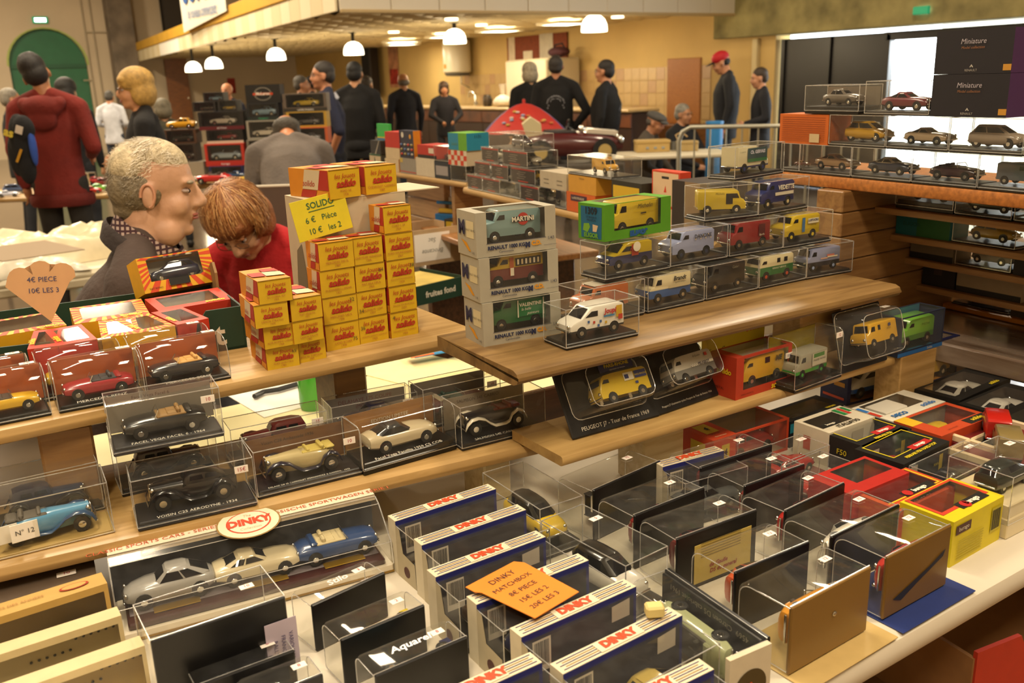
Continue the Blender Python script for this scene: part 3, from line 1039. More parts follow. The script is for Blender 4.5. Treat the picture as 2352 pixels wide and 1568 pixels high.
def racer_mesh(L, paint, second):
    m = MB()
    m.loft([[(x * L, y * L, z * L) for x, y, z in ring(*q)] for q in [(-.42, .06, .14, .05), (-.25, .05, .22, .12), (-.05, .05, .2, .13), (.1, .05, .17, .09), (.3, .06, .14, .05), (.48, .06, .1, .035)]], 0)
    m.rbox((-.12 * L, 0, .25 * L), (.16 * L, .07 * L, .1 * L), .02 * L, 0)
    m.rbox((.02 * L, 0, .19 * L), (.12 * L, .07 * L, .03 * L), .01 * L, 2)
    m.rbox((-.45 * L, 0, .25 * L), (.1 * L, .3 * L, .02 * L), .004 * L, 1)
    for sg in (-1, 1):
        m.rbox((-.45 * L, sg * .15 * L, .21 * L), (.12 * L, .01 * L, .12 * L), .003 * L, 1)
    m.rbox((.46 * L, 0, .06 * L), (.08 * L, .34 * L, .014 * L), .004 * L, 1)
    return m.mesh('body', [paint, second, BLACK], smooth=40)


WHT = {}


def car(kind, M, label, paint='#202020', roof=None, inner='#3a2a1c', second=None, L=.1, face='R', hub=None, split=0, wins=(), sides=(), group=None, name='model_car', cat='model car', tail='limo'):
    """sides: (kind, ...) prints on the flank that faces the stall front"""
    R = root(name, label, cat, M @ (RZ(PI) if face == 'L' else Matrix()), group)
    P = gloss(paint); I = mat(inner, rough=.6); S2_ = gloss(second) if second else P
    RF = gloss(roof) if roof else P
    hubm = hub or CHROME
    kk = (kind, L, paint, roof, inner, second, split, wins, tail)
    if kind in ST:
        link('body', cached(('b',) + kk, lambda: body_open(kind, L, P, I, S2_)), R)
        if 'cab' in ST[kind]:
            link('cabin', cached(('c',) + kk, lambda: cabin_mesh(kind, L, RF)), R)
        else:
            link('windscreen', cached(('s', L), lambda: screen_mesh(L, ST[kind]['open'][1] + .02)), R)
        link('chrome_trim', cached(('t', kind, L), lambda: trim_mesh(kind, L)), R)
        xr, xf, r = ST[kind]['wh']; yw, wide = .175, .055
    elif kind in VANP:
        low = S2_ if split else P
        link('body', cached(('b',) + kk, lambda: van_mesh(kind, L, P, low, split or .2, RF if roof else None)), R)
        link('window', cached(('w', kind, L, wins), lambda: van_glass(kind, L, wins)), R)
        def tr():
            m = MB()
            for y in (-.14, .14):
                m.ell((.5 * L, y * L, .19 * L), (.02 * L, .03 * L, .03 * L), 8, 6)
            m.rbox((.503 * L, 0, .125 * L), (.02 * L, .38 * L, .022 * L), .005 * L)
            m.rbox((-.503 * L, 0, .125 * L), (.02 * L, .38 * L, .022 * L), .005 * L)
            return m.mesh('chrome_trim', [CHROME], smooth=50)
        link('chrome_trim', cached(('vt', L), tr), R)
        xr, xf, r = -.3, .3, .08; yw, wide = .185, .05
    elif kind in ('prewar', 'prewar_open'):
        cl = kind == 'prewar'
        link('body', cached(('b',) + kk, lambda: prewar_mesh(L, P, S2_, I, cl, TAIL[tail])), R)
        link('windscreen', cached(('pw', L, cl), lambda: prewar_glass(L, cl)), R)
        xr, xf, r = -.32, .35, .092; yw, wide = .16, .045
    elif kind == 'racer':
        link('body', cached(('b',) + kk, lambda: racer_mesh(L, P, S2_)), R)
        xr, xf, r = -.34, .3, .085; yw, wide = .17, .09
    wm = wheel_mesh(L, r, hubm, wide)
    for x in (xr, xf):
        for y in (-yw, yw):
            link('wheel', wm, R, (x * L, y * L, r * L))
    # prints on the flank turned to the front
    sg = 1 if face == 'L' else -1
    W = (.2 if kind in ST else .206 if kind in VANP else .15) * L + .0009
    rot = (PI / 2, 0, PI) if face == 'L' else (PI / 2, 0, 0)
    for p in sides:
        if p[0] == 't':
            _, s, size, col, x, z = p[:6]
            k = p[6] if len(p) > 6 else {}
            text(s, size, ink(col), R, (x * L * (-sg), sg * (W + .0006), z * L), rot, **k)
        else:   # patch: x0,x1,z0,z1 in car lengths as seen, colour
            _, x0, x1, z0, z1, col = p[:6]
            y = sg * (W + (p[6] if len(p) > 6 else .0002))
            q = [(-sg * x0 * L, y, z0 * L), (-sg * x1 * L, y, z0 * L), (-sg * x1 * L, y, z1 * L), (-sg * x0 * L, y, z1 * L)]
            MB().poly(q).obj('painted_panel', ink(col), R)
    return R


def disc(parent, r, loc, col, rot=UPR, n=20, name='roundel', sx=1.0):
    pts = [(r * sx * math.cos(2 * PI * i / n), r * math.sin(2 * PI * i / n), 0) for i in range(n)]
    return MB().poly(pts).obj(name, ink(col), parent, loc, rot)


# ---------------------------------------------------------------- clear display cases
def cover_mesh(L, d, h, zb, shape):
    def f():
        m = MB()
        e = .0009
        if shape == 'box':
            m.box((0, 0, (h + zb) / 2), (L, d, h - zb), 0, skip='b')
            for x in (-1, 1):
                for y in (-1, 1):
                    m.box((x * L / 2, y * d / 2, (h + zb) / 2), (e, e, h - zb), 1)
            for z in (zb, h):
                for y in (-1, 1):
                    m.box((0, y * d / 2, z), (L, e, e), 1)
                for x in (-1, 1):
                    m.box((x * L / 2, 0, z), (e, d, e), 1)
        else:      # rounded brow towards the front
            r = min(d, h) * .55 if shape == 'brow' else min(d, h) * .22
            pr = [(-d / 2, zb)]
            for i in range(7):
                a = PI / 2 * i / 6
                pr.append((-d / 2 + r - r * math.cos(a), h - r + r * math.sin(a)))
            r2 = r * .3
            for i in range(4):
                a = PI / 2 * i / 3
                pr.append((d / 2 - r2 + r2 * math.sin(a), h - r2 + r2 * math.cos(a)))
            pr.append((d / 2, zb))
            n = len(pr)
            # slightly drawn-in ends, so the corners are round
            rings = []
            for x, s in ((-L / 2, .94), (-L / 2 + .004, 1), (L / 2 - .004, 1), (L / 2, .94)):
                rings.append([(x, y * s, zb + (z - zb) * s) for y, z in pr])
            m.loft(rings, 0, cap=True, closed=False)
            for x in (-L / 2, L / 2):
                rg = rings[0] if x < 0 else rings[-1]
                m.tube(rg, e * .6, 5, 1)
            m.box((0, -d / 2, zb), (L, e, e), 1)
        return m.mesh('cover', [CLEAR, EDGE], smooth=40 if shape != 'box' else None)
    return cached(('cover', round(L, 4), round(d, 4), round(h, 4), round(zb, 4), shape), f)


def price_tag(parent, s, loc, rot, w=.016, hgt=.009, col='#e9e1d8', inkc='#b03040'):
    o = MB().rbox((0, 0, 0), (w, hgt, .0006), .0003).obj('price_sticker', mat(col, rough=.6), parent, loc, rot)
    link('price', text_mesh(s, hgt * .72, ink(inkc)), o, (0, 0, .0006))
    return o


def case(M, L, d, h, label, base=.010, bcol='#111113', txt=None, tcol='#d8d4c8', tsize=.0068, price=None, pl='top', back=None, shape='box', group=None, bclear=False, card_txt=None, flange=0, ttilt=0, px=None):
    R = root('display_case', label, 'display case', M, group)
    bm_ = mat(bcol, rough=.3, name='plinth') if not bclear else mat(bcol, rough=.5, name='paper_base')
    def bf():
        m = MB()
        m.rbox((0, 0, base * .3), (L + flange * 2, d + flange * 2, base * .6), .0012)
        m.rbox((0, 0, base * .75), (L - .004, d - .004, base * .5), .0012)
        return m.mesh('base', [bm_])
    link('base', cached(('base', round(L, 4), round(d, 4), base, bcol, flange), bf), R)
    link('cover', cover_mesh(L, d, h, base * .45, shape), R)
    if txt:
        n = len(txt)
        sz = min(tsize, L * 1.5 / n)
        text(txt, sz, ink(tcol), R, (0, -d / 2 + .0052, base + .0006))
        R.children[-1].rotation_euler = (math.radians(12), 0, 0)
    if price:
        x = L / 2 - .014 if px is None else px
        if pl == 'top':
            price_tag(R, price, (x, d * .22, h + .0006), (0, 0, 0))
        else:
            price_tag(R, price, (x, -d / 2 - .0006, h - .012), UPR)
    if back:
        MB().box((0, d / 2 - .0016, base + (h - base) * .46), (L * .97, .0008, (h - base) * .88)).obj('backdrop', card(back), R)
        if card_txt:
            for s, size, col, x, z in card_txt:
                text(s, size, ink(col), R, (x, d / 2 - .0024, z))
    return R


def ON(M, x=0, y=0, z=0, yaw=0):
    return M @ T((x, y, z)) @ RZ(yaw)


def cased(sl, h, desc, where, carkw, L=None, **kw):
    """a clear case on a slot with a model car standing in it"""
    M = SM_(sl)
    b = kw.get('base', .010)
    grp = kw.pop('group', None)
    case(M, sl.L, sl.d, h, 'case of the ' + desc + ' ' + where, group=grp, **kw)
    ck = dict(carkw)
    kind = ck.pop('kind')
    yaw = ck.pop('yaw', 0)
    yo = min(ck.pop('dy', .005), sl.d / 2 - .0245)
    xo = ck.pop('dx', 0)
    ck.setdefault('L', min(.104, sl.L * .76))
    if kind in VANP:
        ck['L'] = min(ck['L'], (h - b - .002) / .505)
    return car(kind, ON(M, xo, yo, b + .0004, yaw), desc + ' in its case ' + where, **ck)


# ---------------------------------------------------------------- cartons
def holed(m, c, rect, mi, film=None):
    """a quad face c (4 corners, a-b-c-d) with a rectangular hole given in fractions"""
    c = [Vector(p) for p in c]
    def at(u, v): return tuple((c[0] * (1 - u) + c[1] * u) * (1 - v) + (c[3] * (1 - u) + c[2] * u) * v)
    u0, u1, v0, v1 = rect
    m.poly([at(0, 0), at(1, 0), at(1, v0), at(0, v0)], mi)
    m.poly([at(0, v1), at(1, v1), at(1, 1), at(0, 1)], mi)
    m.poly([at(0, v0), at(u0, v0), at(u0, v1), at(0, v1)], mi)
    m.poly([at(u1, v0), at(1, v0), at(1, v1), at(u1, v1)], mi)
    if film is not None:
        film.poly([at(u0, v0), at(u1, v0), at(u1, v1), at(u0, v1)])


def carton(M, L, d, h, label, col='#c8b020', wins=None, faces=None, inner='#8c7038', name='toy_carton', cat='box', group=None, texts=(), patches=(), open_faces=''):
    """printed card box. wins: {face: hole}; faces: {face: colour}; texts: (face, string, size, colour, u, v, kw); patches: (face, polygon in fractions, colour)"""
    R = root(name, label, cat, M, group)
    a, b = L / 2, d / 2
    V = {'f': [(-a, -b, 0), (a, -b, 0), (a, -b, h), (-a, -b, h)], 'k': [(a, b, 0), (-a, b, 0), (-a, b, h), (a, b, h)],
         'l': [(-a, b, 0), (-a, -b, 0), (-a, -b, h), (-a, b, h)], 'r': [(a, -b, 0), (a, b, 0), (a, b, h), (a, -b, h)],
         't': [(-a, -b, h), (a, -b, h), (a, b, h), (-a, b, h)], 'b': [(-a, b, 0), (a, b, 0), (a, -b, 0), (-a, -b, 0)]}
    cols = [col]
    m = MB(); fl = MB()
    for k, c in V.items():
        if k in open_faces:
            continue
        fc = (faces or {}).get(k, col)
        if fc not in cols: cols.append(fc)
        mi = cols.index(fc)
        if wins and k in wins:
            holed(m, c, wins[k], mi, fl)
        else:
            m.poly(c, mi)
    if wins:
        cols.append(inner)
        mi = len(cols) - 1
        e = .0012
        m.poly([(-a + e, b - e, e), (a - e, b - e, e), (a - e, b - e, h - e), (-a + e, b - e, h - e)], mi)
        m.poly([(-a + e, -b + e, e), (a - e, -b + e, e), (a - e, b - e, e), (-a + e, b - e, e)], mi)
    m.obj('carton', [card(c) for c in cols], R)
    if fl.v:
        fl.obj('window_film', [FILM], R)
    rots = {'f': UPR, 'l': (PI / 2, 0, -PI / 2), 'r': (PI / 2, 0, PI / 2), 't': (0, 0, 0), 'k': (PI / 2, 0, PI)}
    nrm = {'f': (0, -1, 0), 'l': (-1, 0, 0), 'r': (1, 0, 0), 't': (0, 0, 1), 'k': (0, 1, 0)}

    def on(k, u, v, off):
        c = [Vector(p) for p in V[k]]
        return (c[0] * (1 - u) + c[1] * u) * (1 - v) + (c[3] * (1 - u) + c[2] * u) * v + Vector(nrm[k]) * off
    rays = MB()
    for i, p in enumerate(patches):
        k, pts, pc = p[:3]
        q = [tuple(on(k, u, v, .0003 + .00012 * (i if len(p) < 4 else 0))) for u, v in pts]
        if len(p) > 3:
            rays.poly(q)
        else:
            MB().poly(q).obj('print', ink(pc), R)
    if rays.v:
        rays.obj('ray_print', ink('#c8431c'), R)['kind'] = 'stuff'
    for t in texts:
        k, s, size, tc, u, v = t[:6]
        kw = dict(t[6]) if len(t) > 6 else {}
        rz = kw.pop('turn', 0)
        r = rots[k]
        e = (Matrix.Rotation(r[2], 4, 'Z') @ Matrix.Rotation(r[0], 4, 'X') @ RZ(rz)).to_euler() if rz else r
        text(s, size, ink(tc), R, on(k, u, v, .0012), e, **kw)
    return R


# ---------------------------------------------------------------- bubble packs
def bubble(M, L, H, label, card_col='#0e0e10', dep=.045, bw=.72, bh=.62, bz=.56, txt=None, price=None, thick=.004, group=None, edge='#1a1a1c', tcol='#cfcabd', tsize=.008):
    """a printed plate standing in the local x-z plane with a clear bubble on its -y side"""
    R = root('bubble_pack', label, 'bubble pack', M, group)
    MB().rbox((0, thick / 2, H / 2), (L, thick, H), .0018).obj('backing_card', card(card_col), R)
    m = MB()
    a, z0, z1 = bw * L / 2, (bz - bh / 2) * H, (bz + bh / 2) * H
    rings = []
    for y, s in ((0, 1.06), (-.003, 1.0), (-dep * .9, .93), (-dep, .86)):
        w, c, hh = a * s, (z0 + z1) / 2, (z1 - z0) / 2 * s
        r = .012
        pts = []
        for sx, sz in ((1, -1), (1, 1), (-1, 1), (-1, -1)):
            for t in range(4):
                ang = {(1, -1): -PI / 2, (1, 1): 0, (-1, 1): PI / 2, (-1, -1): PI}[(sx, sz)] + PI / 2 * t / 3
                pts.append((sx * (w - r) + r * math.cos(ang), y, c + sz * (hh - r) + r * math.sin(ang)))
        rings.append(pts)
    n = len(rings[0])
    m.loft(rings, 0, cap=False)
    m.poly(rings[-1], 0)
    m.tube(rings[0] + [rings[0][0]], .0008, 5, 1)
    m.tube(rings[-1] + [rings[-1][0]], .0006, 5, 1)
    m.obj('bubble', [FILM, EDGE], R, smooth=50)
    if txt:
        text(txt, tsize, ink(tcol), R, (0, -.0008, H * .1))
    if price:
        price_tag(R, price, (L * .34, -dep * .5, z1 * .97), (0.2, 0, 0))
    return R
# ================================================================ lower plank: clear cases with old cars
H2 = .063
W2 = 'on the lower plank'
cased(Slot(-36, 1297, 264, 1223, ZL2, .062), H2, 'light blue vintage open car', W2, dict(kind='prewar_open', paint='#4f8db5', second='#23456b', inner='#5b564e', dy=.002), base=.004, bcol='#a88c50', bclear=True)
s = Slot(60, 1282, 200, 1240, ZL2, .01)
for px, py, tx in ((8, 1222, ''), (55, 1213, 'N° 12')):
    p = PZ(px, py, ZL2 + .03)
    g = thing('price_card', 'small white handwritten card on the blue vintage car case' if tx else 'blank white card at the end of the blue vintage car case', 'card', p + Vector((0, -.004, -.012)), s.yaw)
    MB().rbox((0, 0, .01), (.028, .0008, .021), .0003).obj('card', WHITE, g)
    if tx:
        text(tx, .008, ink('#333'), g, (0, -.001, .01))
cased(Slot(-40, 1118, 222, 1060, ZL2 + H2, .05, z0=ZL2), H2, 'dark blue vintage closed car', W2, dict(kind='prewar', paint='#101c3c', second='#0c1226'), base=.006, price='10')
cased(Slot(318, 1222, 592, 1160, ZL2, .062), H2, 'black streamlined car with pale hubs', W2, dict(kind='prewar', paint='#0c0b0d', tail='fast', face='L', hub=mat('#b9aa8c', rough=.3, metal=.5)), txt='VOISIN C25 AERODYNE - 1934', price='15€', pl='front', bcol='#26262a')
cased(Slot(594, 1149, 833, 1090, ZL2, .058), H2, 'navy roadster with cream flanks', W2, dict(kind='prewar_open', paint='#b5a678', second='#12122a', inner='#c2b05a', face='L'), txt='DELAGE D8 SS CABRIOLET (FERNANDEZ & DARRIN) - 1932', price='10', pl='front', bcol='#1c1c20', back='#6d4a26', card_txt=[('Voisin C28 Ambassade 1936', .006, '#3a2c1c', -.01, .05)])
sl = Slot(837, 1094, 1050, 1032, ZL2, .06)
cased(sl, .07, 'beige coupe with dark roof', W2, dict(kind='coupe', paint='#b7aa8c', roof='#24262a', dy=.004), txt=None, base=.016, bcol='#0c0c0d', back='#8f6430', shape='soft', card_txt=[('EDITION LIMITEE', .0075, '#c9bfa4', 0, .048)])
_c = [o for o in COL.objects if o.name.startswith('display_case')][-1]
text('Facel Vega Facellia 1959 CS COB', .0075, ink('#ddd8cc'), _c, (0, -.0245, .0168), rot=(.2, 0, 0))
cased(Slot(1062, 1037, 1253, 989, ZL2, .06), H2, 'cream and black open tourer with red seats', W2, dict(kind='prewar_open', paint='#17171c', second='#ddd4bd', inner='#6a1f1c', face='L', hub=mat('#e5dfce', rough=.4)), txt='SALMSON S4E CABRIO - 1938', bcol='#1d1d20', back='#8a8070', card_txt=[('SALMSON S4E CABRIO', .0068, '#4a4038', -.01, .05)])
# back row of the lower plank
cased(Slot(282, 1143, 506, 1090, ZL2, .056), .0785, 'dark maroon closed car', 'under the case of the black convertible', dict(kind='prewar', paint='#2a0d12', second='#16090c'), bcol='#161618')
cased(Slot(262, 1051, 516, 1001, ZL2 + .0795, .055), H2, 'black convertible with tan seats', 'stacked above the lower plank', dict(kind='cabrio', paint='#0e0f11', inner='#8a6a3a', face='L'), txt='FACEL VEGA FACEL 6 - 1964', price='10', pl='front', bcol='#3a3a3d', back='#7c766c', card_txt=[('Facel Vega Facel 6', .006, '#3a3632', -.01, .052)])
cased(Slot(528, 988, 750, 943, ZL2 + .058, .05, z0=ZL2), .058, 'wine red coupe with long bonnet', W2, dict(kind='prewar', paint='#5a1016', second='#4a0c12', face='L'), price='15', pl='front')
cased(Slot(761, 937, 957, 900, ZL2 + .06, .05, z0=ZL2), .06, 'dark blue fastback coupe', 'on the back of the lower plank', dict(kind='round', paint='#161838', face='L'), price='12€', pl='front', back='#6f6a66', card_txt=[('DELAHAYE 175 COUPE', .008, '#5a2a30', .0, .047), ('(MOTTO)', .007, '#5a2a30', .0, .038)])
cased(Slot(971, 896, 1148, 859, ZL2 + .075, .05, z0=ZL2 + .015), .06, 'maroon convertible with green seats', 'ending the lower plank', dict(kind='cabrio', paint='#4a0f18', inner='#20382e', second='#b5a888'), price='10', pl='front', back='#57504a', bcol='#0f0f11')
o = MB().rbox((0, 0, .0075), (.12, .05, .015), .002).obj('wood_strip', OAK, None, Slot(971, 896, 1148, 859, ZL2 + .075, .05).loc * 1.0)
o.location.z = ZL2
tag(o, 'thin brown slat raising the case of the maroon convertible', 'slat')

# ================================================================ upper plank: rounded cases
W1 = 'on the upper plank'
HB = .058


def shifted(s, x, y, z=0):
    t = Slot(0, 1000, 10, 1000, 1, .1)
    t.__dict__.update(s.__dict__)
    t.loc = s.at(x, y, z)
    return t


mercs = [(Slot(-75, 993, 120, 954, ZL1, .052), 'yellow modern convertible', dict(kind='cabrio', paint='#c9a018', inner='#3c2c20'), None),
         (Slot(137, 951, 337, 912, ZL1, .052), 'cherry red classic convertible', dict(kind='cabrio', paint='#8f1420', inner='#23232a', face='L'), 'MERCEDES-BENZ'),
         (Slot(341, 907, 532, 869, ZL1, .052), 'black classic convertible', dict(kind='cabrio', paint='#15131c', inner='#c79a55', face='L'), 'MERCEDES-BENZ')]
for s, d, kw, tx in mercs:
    kw = dict(kw, L=s.L * .82)
    cased(s, HB, d, 'under a rounded cover ' + W1, kw, base=.008, bcol='#131313', txt=tx, tsize=.0075, shape='brow', price='6€', back='#a8521c')
for s, d, kw, bk in ((shifted(mercs[0][0], -.01, .06), 'mustard saloon', dict(kind='saloon', paint='#b99a2c'), '#a8521c'),
                     (shifted(mercs[1][0], -.012, .06), 'yellow taxi saloon', dict(kind='saloon', paint='#b8992a', roof='#2a2418', face='L'), '#94702c'),
                     (shifted(mercs[2][0], -.004, .06), 'silver grey sports convertible', dict(kind='cabrio', paint='#a9a596', inner='#33302c', face='L'), '#3a3a3a')):
    kw['L'] = s.L * .82
    cased(s, HB, d, 'in the second row ' + W1, kw, base=.008, shape='brow', price='6€', back=bk)

# board behind, carrying the green tray
o = MB().rbox((0, 0, 0), (.8, .26, .02), .004).obj('shelf_board', PINE, None, (.0, 1.535, ZL1 - .012))
tag(o, 'plank carrying the green cardboard tray of striped cartons', 'plank')
TRAYG = mat('#123527', rough=.6, noise=(20, .08), name='green_board')
ts = Slot(-70, 903, 566, 797, ZL1, .2)
g = root('fruit_tray', 'dark green cardboard tray full of red and striped cartons', 'tray', SM_(ts))
L, d, h = ts.L, ts.d, .062
m = MB()
m.prism([(-L / 2, 0), (L / 2, 0), (L / 2, h), (L / 2 - .05, h), (L / 2 - .075, .028), (-L / 2 + .18, .02), (-L / 2 + .14, .05), (-L / 2, .055)], -d / 2, -d / 2 + .003)
m.box((0, d / 2, .03), (L, .003, .06)).box((L / 2, 0, h / 2), (.003, d, h)).box((-L / 2, 0, h / 2), (.003, d, h)).box((0, 0, .002), (L, d, .004))
m.obj('tray', [TRAYG], g)
MB().prism([(-.026, 0), (.02, 0), (.02, .03), (.0, .042), (-.012, .045), (-.026, .03)], -.002, .002, axis='y').obj('corner_flap', [mat('#8a6a40', rough=.7)], g, (L / 2 - .002, d / 2 - .03, h - .005), (0, 0, PI / 2))
text('t', .045, ink('#c9c2ae'), g, (L / 2 - .035, -d / 2 - .001, .024), bold=.001)
SUN = [[(0, 0), (.3, 0), (.5, .5)], [(.45, 0), (.7, 0), (.5, .5)], [(.85, 0), (1, 0), (1, .12), (.5, .5)], [(1, .3), (1, .55), (.5, .5)], [(1, .75), (1, .95), (.5, .5)], [(.8, 1), (.6, 1), (.5, .5)], [(.4, 1), (.2, 1), (.5, .5)], [(0, .95), (0, .75), (.5, .5)], [(0, .55), (0, .3), (.5, .5)]]


def sunrays(face, hole):
    """orange rays on the frame around a window"""
    out = []
    u0, u1, v0, v1 = hole
    n = 22
    def edge(t, r):
        a = 2 * PI * t
        c, s_ = math.cos(a), math.sin(a)
        k = .5 / max(abs(c), abs(s_))
        x, y = .5 + c * k, .5 + s_ * k
        if r == 0: return (x, y)
        return (u0 + (u1 - u0) * x, v0 + (v1 - v0) * y)
    for i in range(n):
        a, b = i / n, (i + .5) / n
        out.append((face, [edge(a, 0), edge(b, 0), edge(b, 1), edge(a, 1)], '#c8431c', 'ray'))
    return out


YEL, RED_ = '#d8a41c', '#b8321e'
HO = (.2, .86, .16, .88)
ROW = [((62, 819), (135, 810), 'r', 'left end'), ((138, 810), (230, 793), 'r', 'second'), ((234, 792), (327, 779), 's', ''), ((328, 779), (411, 761), 's', ''), ((414, 760), (488, 744), 'r', '')]
zt = ZL1 + .05
names = ['red windowed carton with a grey car beside the handwritten fan card', 'red windowed carton with an olive car in the green tray', 'sun striped carton with a grey blue car in the green tray', 'sun striped carton with a yellow green car in the green tray', 'red windowed carton with a dark car at the end of the green tray']
cc = ['#5a5f62', '#7a6a1e', '#7f8f9c', '#8f8a3a', '#3c4146']
for k, (a, b, ty, _) in enumerate(ROW):
    s = Slot(a[0], a[1], b[0], b[1], zt, .085, z0=ZL1 + .006)
    M = SM_(s) @ T((0, .01, .008)) @ RX(.04)
    f = RED_ if ty == 'r' else YEL
    Lk = s.L * .97
    carton(M, Lk, .085, .045, names[k], col=f, wins={'t': HO}, inner='#b9ae98', patches=sunrays('t', HO) if ty == 's' else (),
           texts=[('t', 'solido', .011, '#d9c81e' if ty == 'r' else '#e8c81c', .09, .35, dict(turn=PI / 2, bold=.0003))], group=None)
    car('hatch', M @ T((0, 0, .004)) @ RZ(PI / 2), 'small ' + ['grey', 'olive', 'grey blue', 'yellow green', 'dark'][k] + ' model car in the ' + ('red' if ty == 'r' else 'striped') + ' windowed carton of the tray', paint=cc[k], L=.075)
# back row of the tray
for k, (a, b, ty, dd, lab, cp) in enumerate([((-20, 772), (155, 742), 's', .075, 'sun striped carton with a red car behind the handwritten fan card', '#8a1c18'), ((168, 741), (346, 716), 's', .08, 'sun striped carton with a red convertible lying in the green tray', '#a01c1c'), ((362, 712), (540, 682), 'r', .07, 'red carton with a silver car under the tilted striped carton', '#8e8e88')]):
    s = Slot(a[0], a[1], b[0], b[1], ZL1 + .062, dd, z0=ZL1 + .006)
    M = SM_(s) @ T((0, .004, .012)) @ RX(.08)
    f = RED_ if ty == 'r' else YEL
    H = (.12, .85, .2, .9)
    carton(M, s.L * .97, dd, .045, lab, col=f, wins={'t': H}, inner='#a79a80', patches=sunrays('t', H) if ty == 's' else (), texts=[('t', 'solido', .012, '#d9c81e', .76, .09, dict(bold=.0004))])
    car('cabrio' if k == 1 else 'coupe', M @ T((0, .002, .006)), lab.split(' with a ')[1].split(' behind')[0].split(' lying')[0].split(' under')[0] + ' model inside its carton in the tray', paint=cp, L=s.L * .7)
s = Slot(345, 690, 512, 659, ZL1 + .06, .05)
M = SM_(s) @ T((0, .012, 0)) @ RX(-.35)
H = (.12, .84, .3, .96)
carton(M, s.L, .045, .055, 'sun striped carton with a navy hatchback tilted up on the tray', col=YEL, wins={'f': H, 't': (.12, .84, .02, .6)}, inner='#8e8a80', patches=sunrays('f', H) + [('f', [(.34, .1), (.62, .1), (.62, .3), (.34, .3)], '#141410')],
       texts=[('f', 'solido', .0135, '#e0cc20', .48, .2, dict(bold=.0004)), ('f', 'FIAT RITMO', .004, '#3a2a10', .16, .1), ('f', 'FIAT RITMO', .0036, '#444', .92, .4)])
car('hatch', M @ T((0, .002, .014)), 'navy hatchback model in the tilted striped carton', paint='#141a33', L=s.L * .68, face='L')
# fan-shaped handwritten price card
p = PZ(118, 738, ZL1 + .065)
g = thing('price_card', 'tan fan shaped card with handwritten prices standing in the green tray', 'price card', p, -.12, rot=(-.15, 0, -.3))
pts = [(0, 0), (.03, .052), (.038, .058)]
for cx, cz, r in ((.022, .062, .0165), (-.004, .067, .0165), (-.03, .06, .0165)):
    pts += [(cx + r * math.cos(a), cz + r * math.sin(a)) for a in [PI * .1 + PI * .8 * i / 6 for i in range(7)]]
pts += [(-.05, .052)]
MB().prism(pts, -.0006, .0006).obj('card', mat('#c79c70', rough=.7, noise=(30, .06)), g)
text('4€ PIECE', .0095, ink('#3a3f6a'), g, (-.004, -.0013, .058), rot=(PI / 2, .04, 0))
text('10€ LES 3', .0095, ink('#3a3f6a'), g, (-.004, -.0013, .043), rot=(PI / 2, .04, 0))

# ================================================================ yellow cartons
SY, SR, SO, SW = '#c9a41a', '#a3281a', '#c9821c', '#c6b798'
used = {}


def solido(s, h, label, lines, pencil=None, d=None, group='yellow end cartons stacked on the upper plank'):
    M = SM_(s)
    tx = [('f', 'les Jouets', h * .24, '#a8341c', .5, .76, dict(shear=.25, squeeze=.95)), ('f', 'solido', h * .33, '#a8281a', .52, .5, dict(shear=.3, bold=h * .012))]
    for i, t in enumerate(lines):
        tx.append(('f', t, min(h * .115, s.L * 1.45 / max(len(t), 9)), '#a8602c', .5, .25 - .12 * i))
    if pencil:
        tx.append(('f', pencil[0], h * .2, '#4a4a2c', pencil[1], pencil[2]))
    pa = [('f', [(.28, .36), (.76, .38), (.76, .41), (.28, .395)], '#a8281a')]
    for sd in 'lr':
        f = (lambda u: u) if sd == 'l' else (lambda u: 1 - u)
        pa += [(sd, [(f(.98), .3), (f(.72), .3), (f(.8), .98), (f(.98), .98)][::1 if sd == 'l' else -1], SR), (sd, [(f(.72), .3), (f(.34), .3), (f(.42), .98), (f(.8), .98)][::1 if sd == 'l' else -1], SW),
               (sd, [(f(.98), .02), (f(.66), .02), (f(.72), .28), (f(.98), .28)][::1 if sd == 'l' else -1], SO), (sd, [(f(.64), .02), (f(.28), .02), (f(.34), .28), (f(.7), .28)][::1 if sd == 'l' else -1], SR)]
    pa += [('t', [(.02, .3), (.4, .25), (.45, .6), (.02, .62)], SR), ('t', [(.42, .25), (.98, .2), (.98, .5), (.46, .58)], SW), ('t', [(.5, .6), (.98, .55), (.98, .8), (.52, .85)], SR)]
    tx.append(('l', 'solido', h * .3, '#a8281a', .5, .5, dict(shear=.3)))
    R = carton(M, s.L * .985, s.d, h * .985, label, col=SY, faces={'l': SO, 'r': SO, 't': SO, 'k': SO}, texts=tx, patches=pa, group=group)
    # end flap seam
    MB().box((0, -s.d / 2 - .0005, h * .985), (s.L * .97, .001, .0006)).obj('flap_edge', card('#8a6a14'), R)
    return R


h = .0388
base3 = [Slot(754, 808, 829, 791, ZL1, .045), Slot(830, 791, 896, 777, ZL1, .045), Slot(898, 777, 961, 765, ZL1, .045)]
yaw = math.radians(1.5)
cols = [[('LAND ROVER', '1978', ('75', .86, .3)), ('MERCEDES 540 K', '1938', ('32', .85, .8)), ('DUESENBERG J SPIDER', '1931', None), ('MERCEDES 500 SL', '1989', None)],
        [('PANHARD LEVASSOR LANDAULET', '1925', ('36', .12, .6)), ('DELAHAYE 135M', '1937', ('34', .12, .25)), ('FIAT MULTIPLA', '1960', ('64', .86, .72)), ('CHRYSLER WINDSOR', '1946', None)],
        [('HISPANO-SUIZA TORPEDO', '1926', ('4', .12, .8)), ('DELAGE COUPE DE VILLE', '1939', None), ('ROLLS ROYCE PHANTOM III', '1939', ('38', .9, .72)), ('FORD THUNDERBIRD', '1963', None), ('CORD L 29', '1929', None)]]
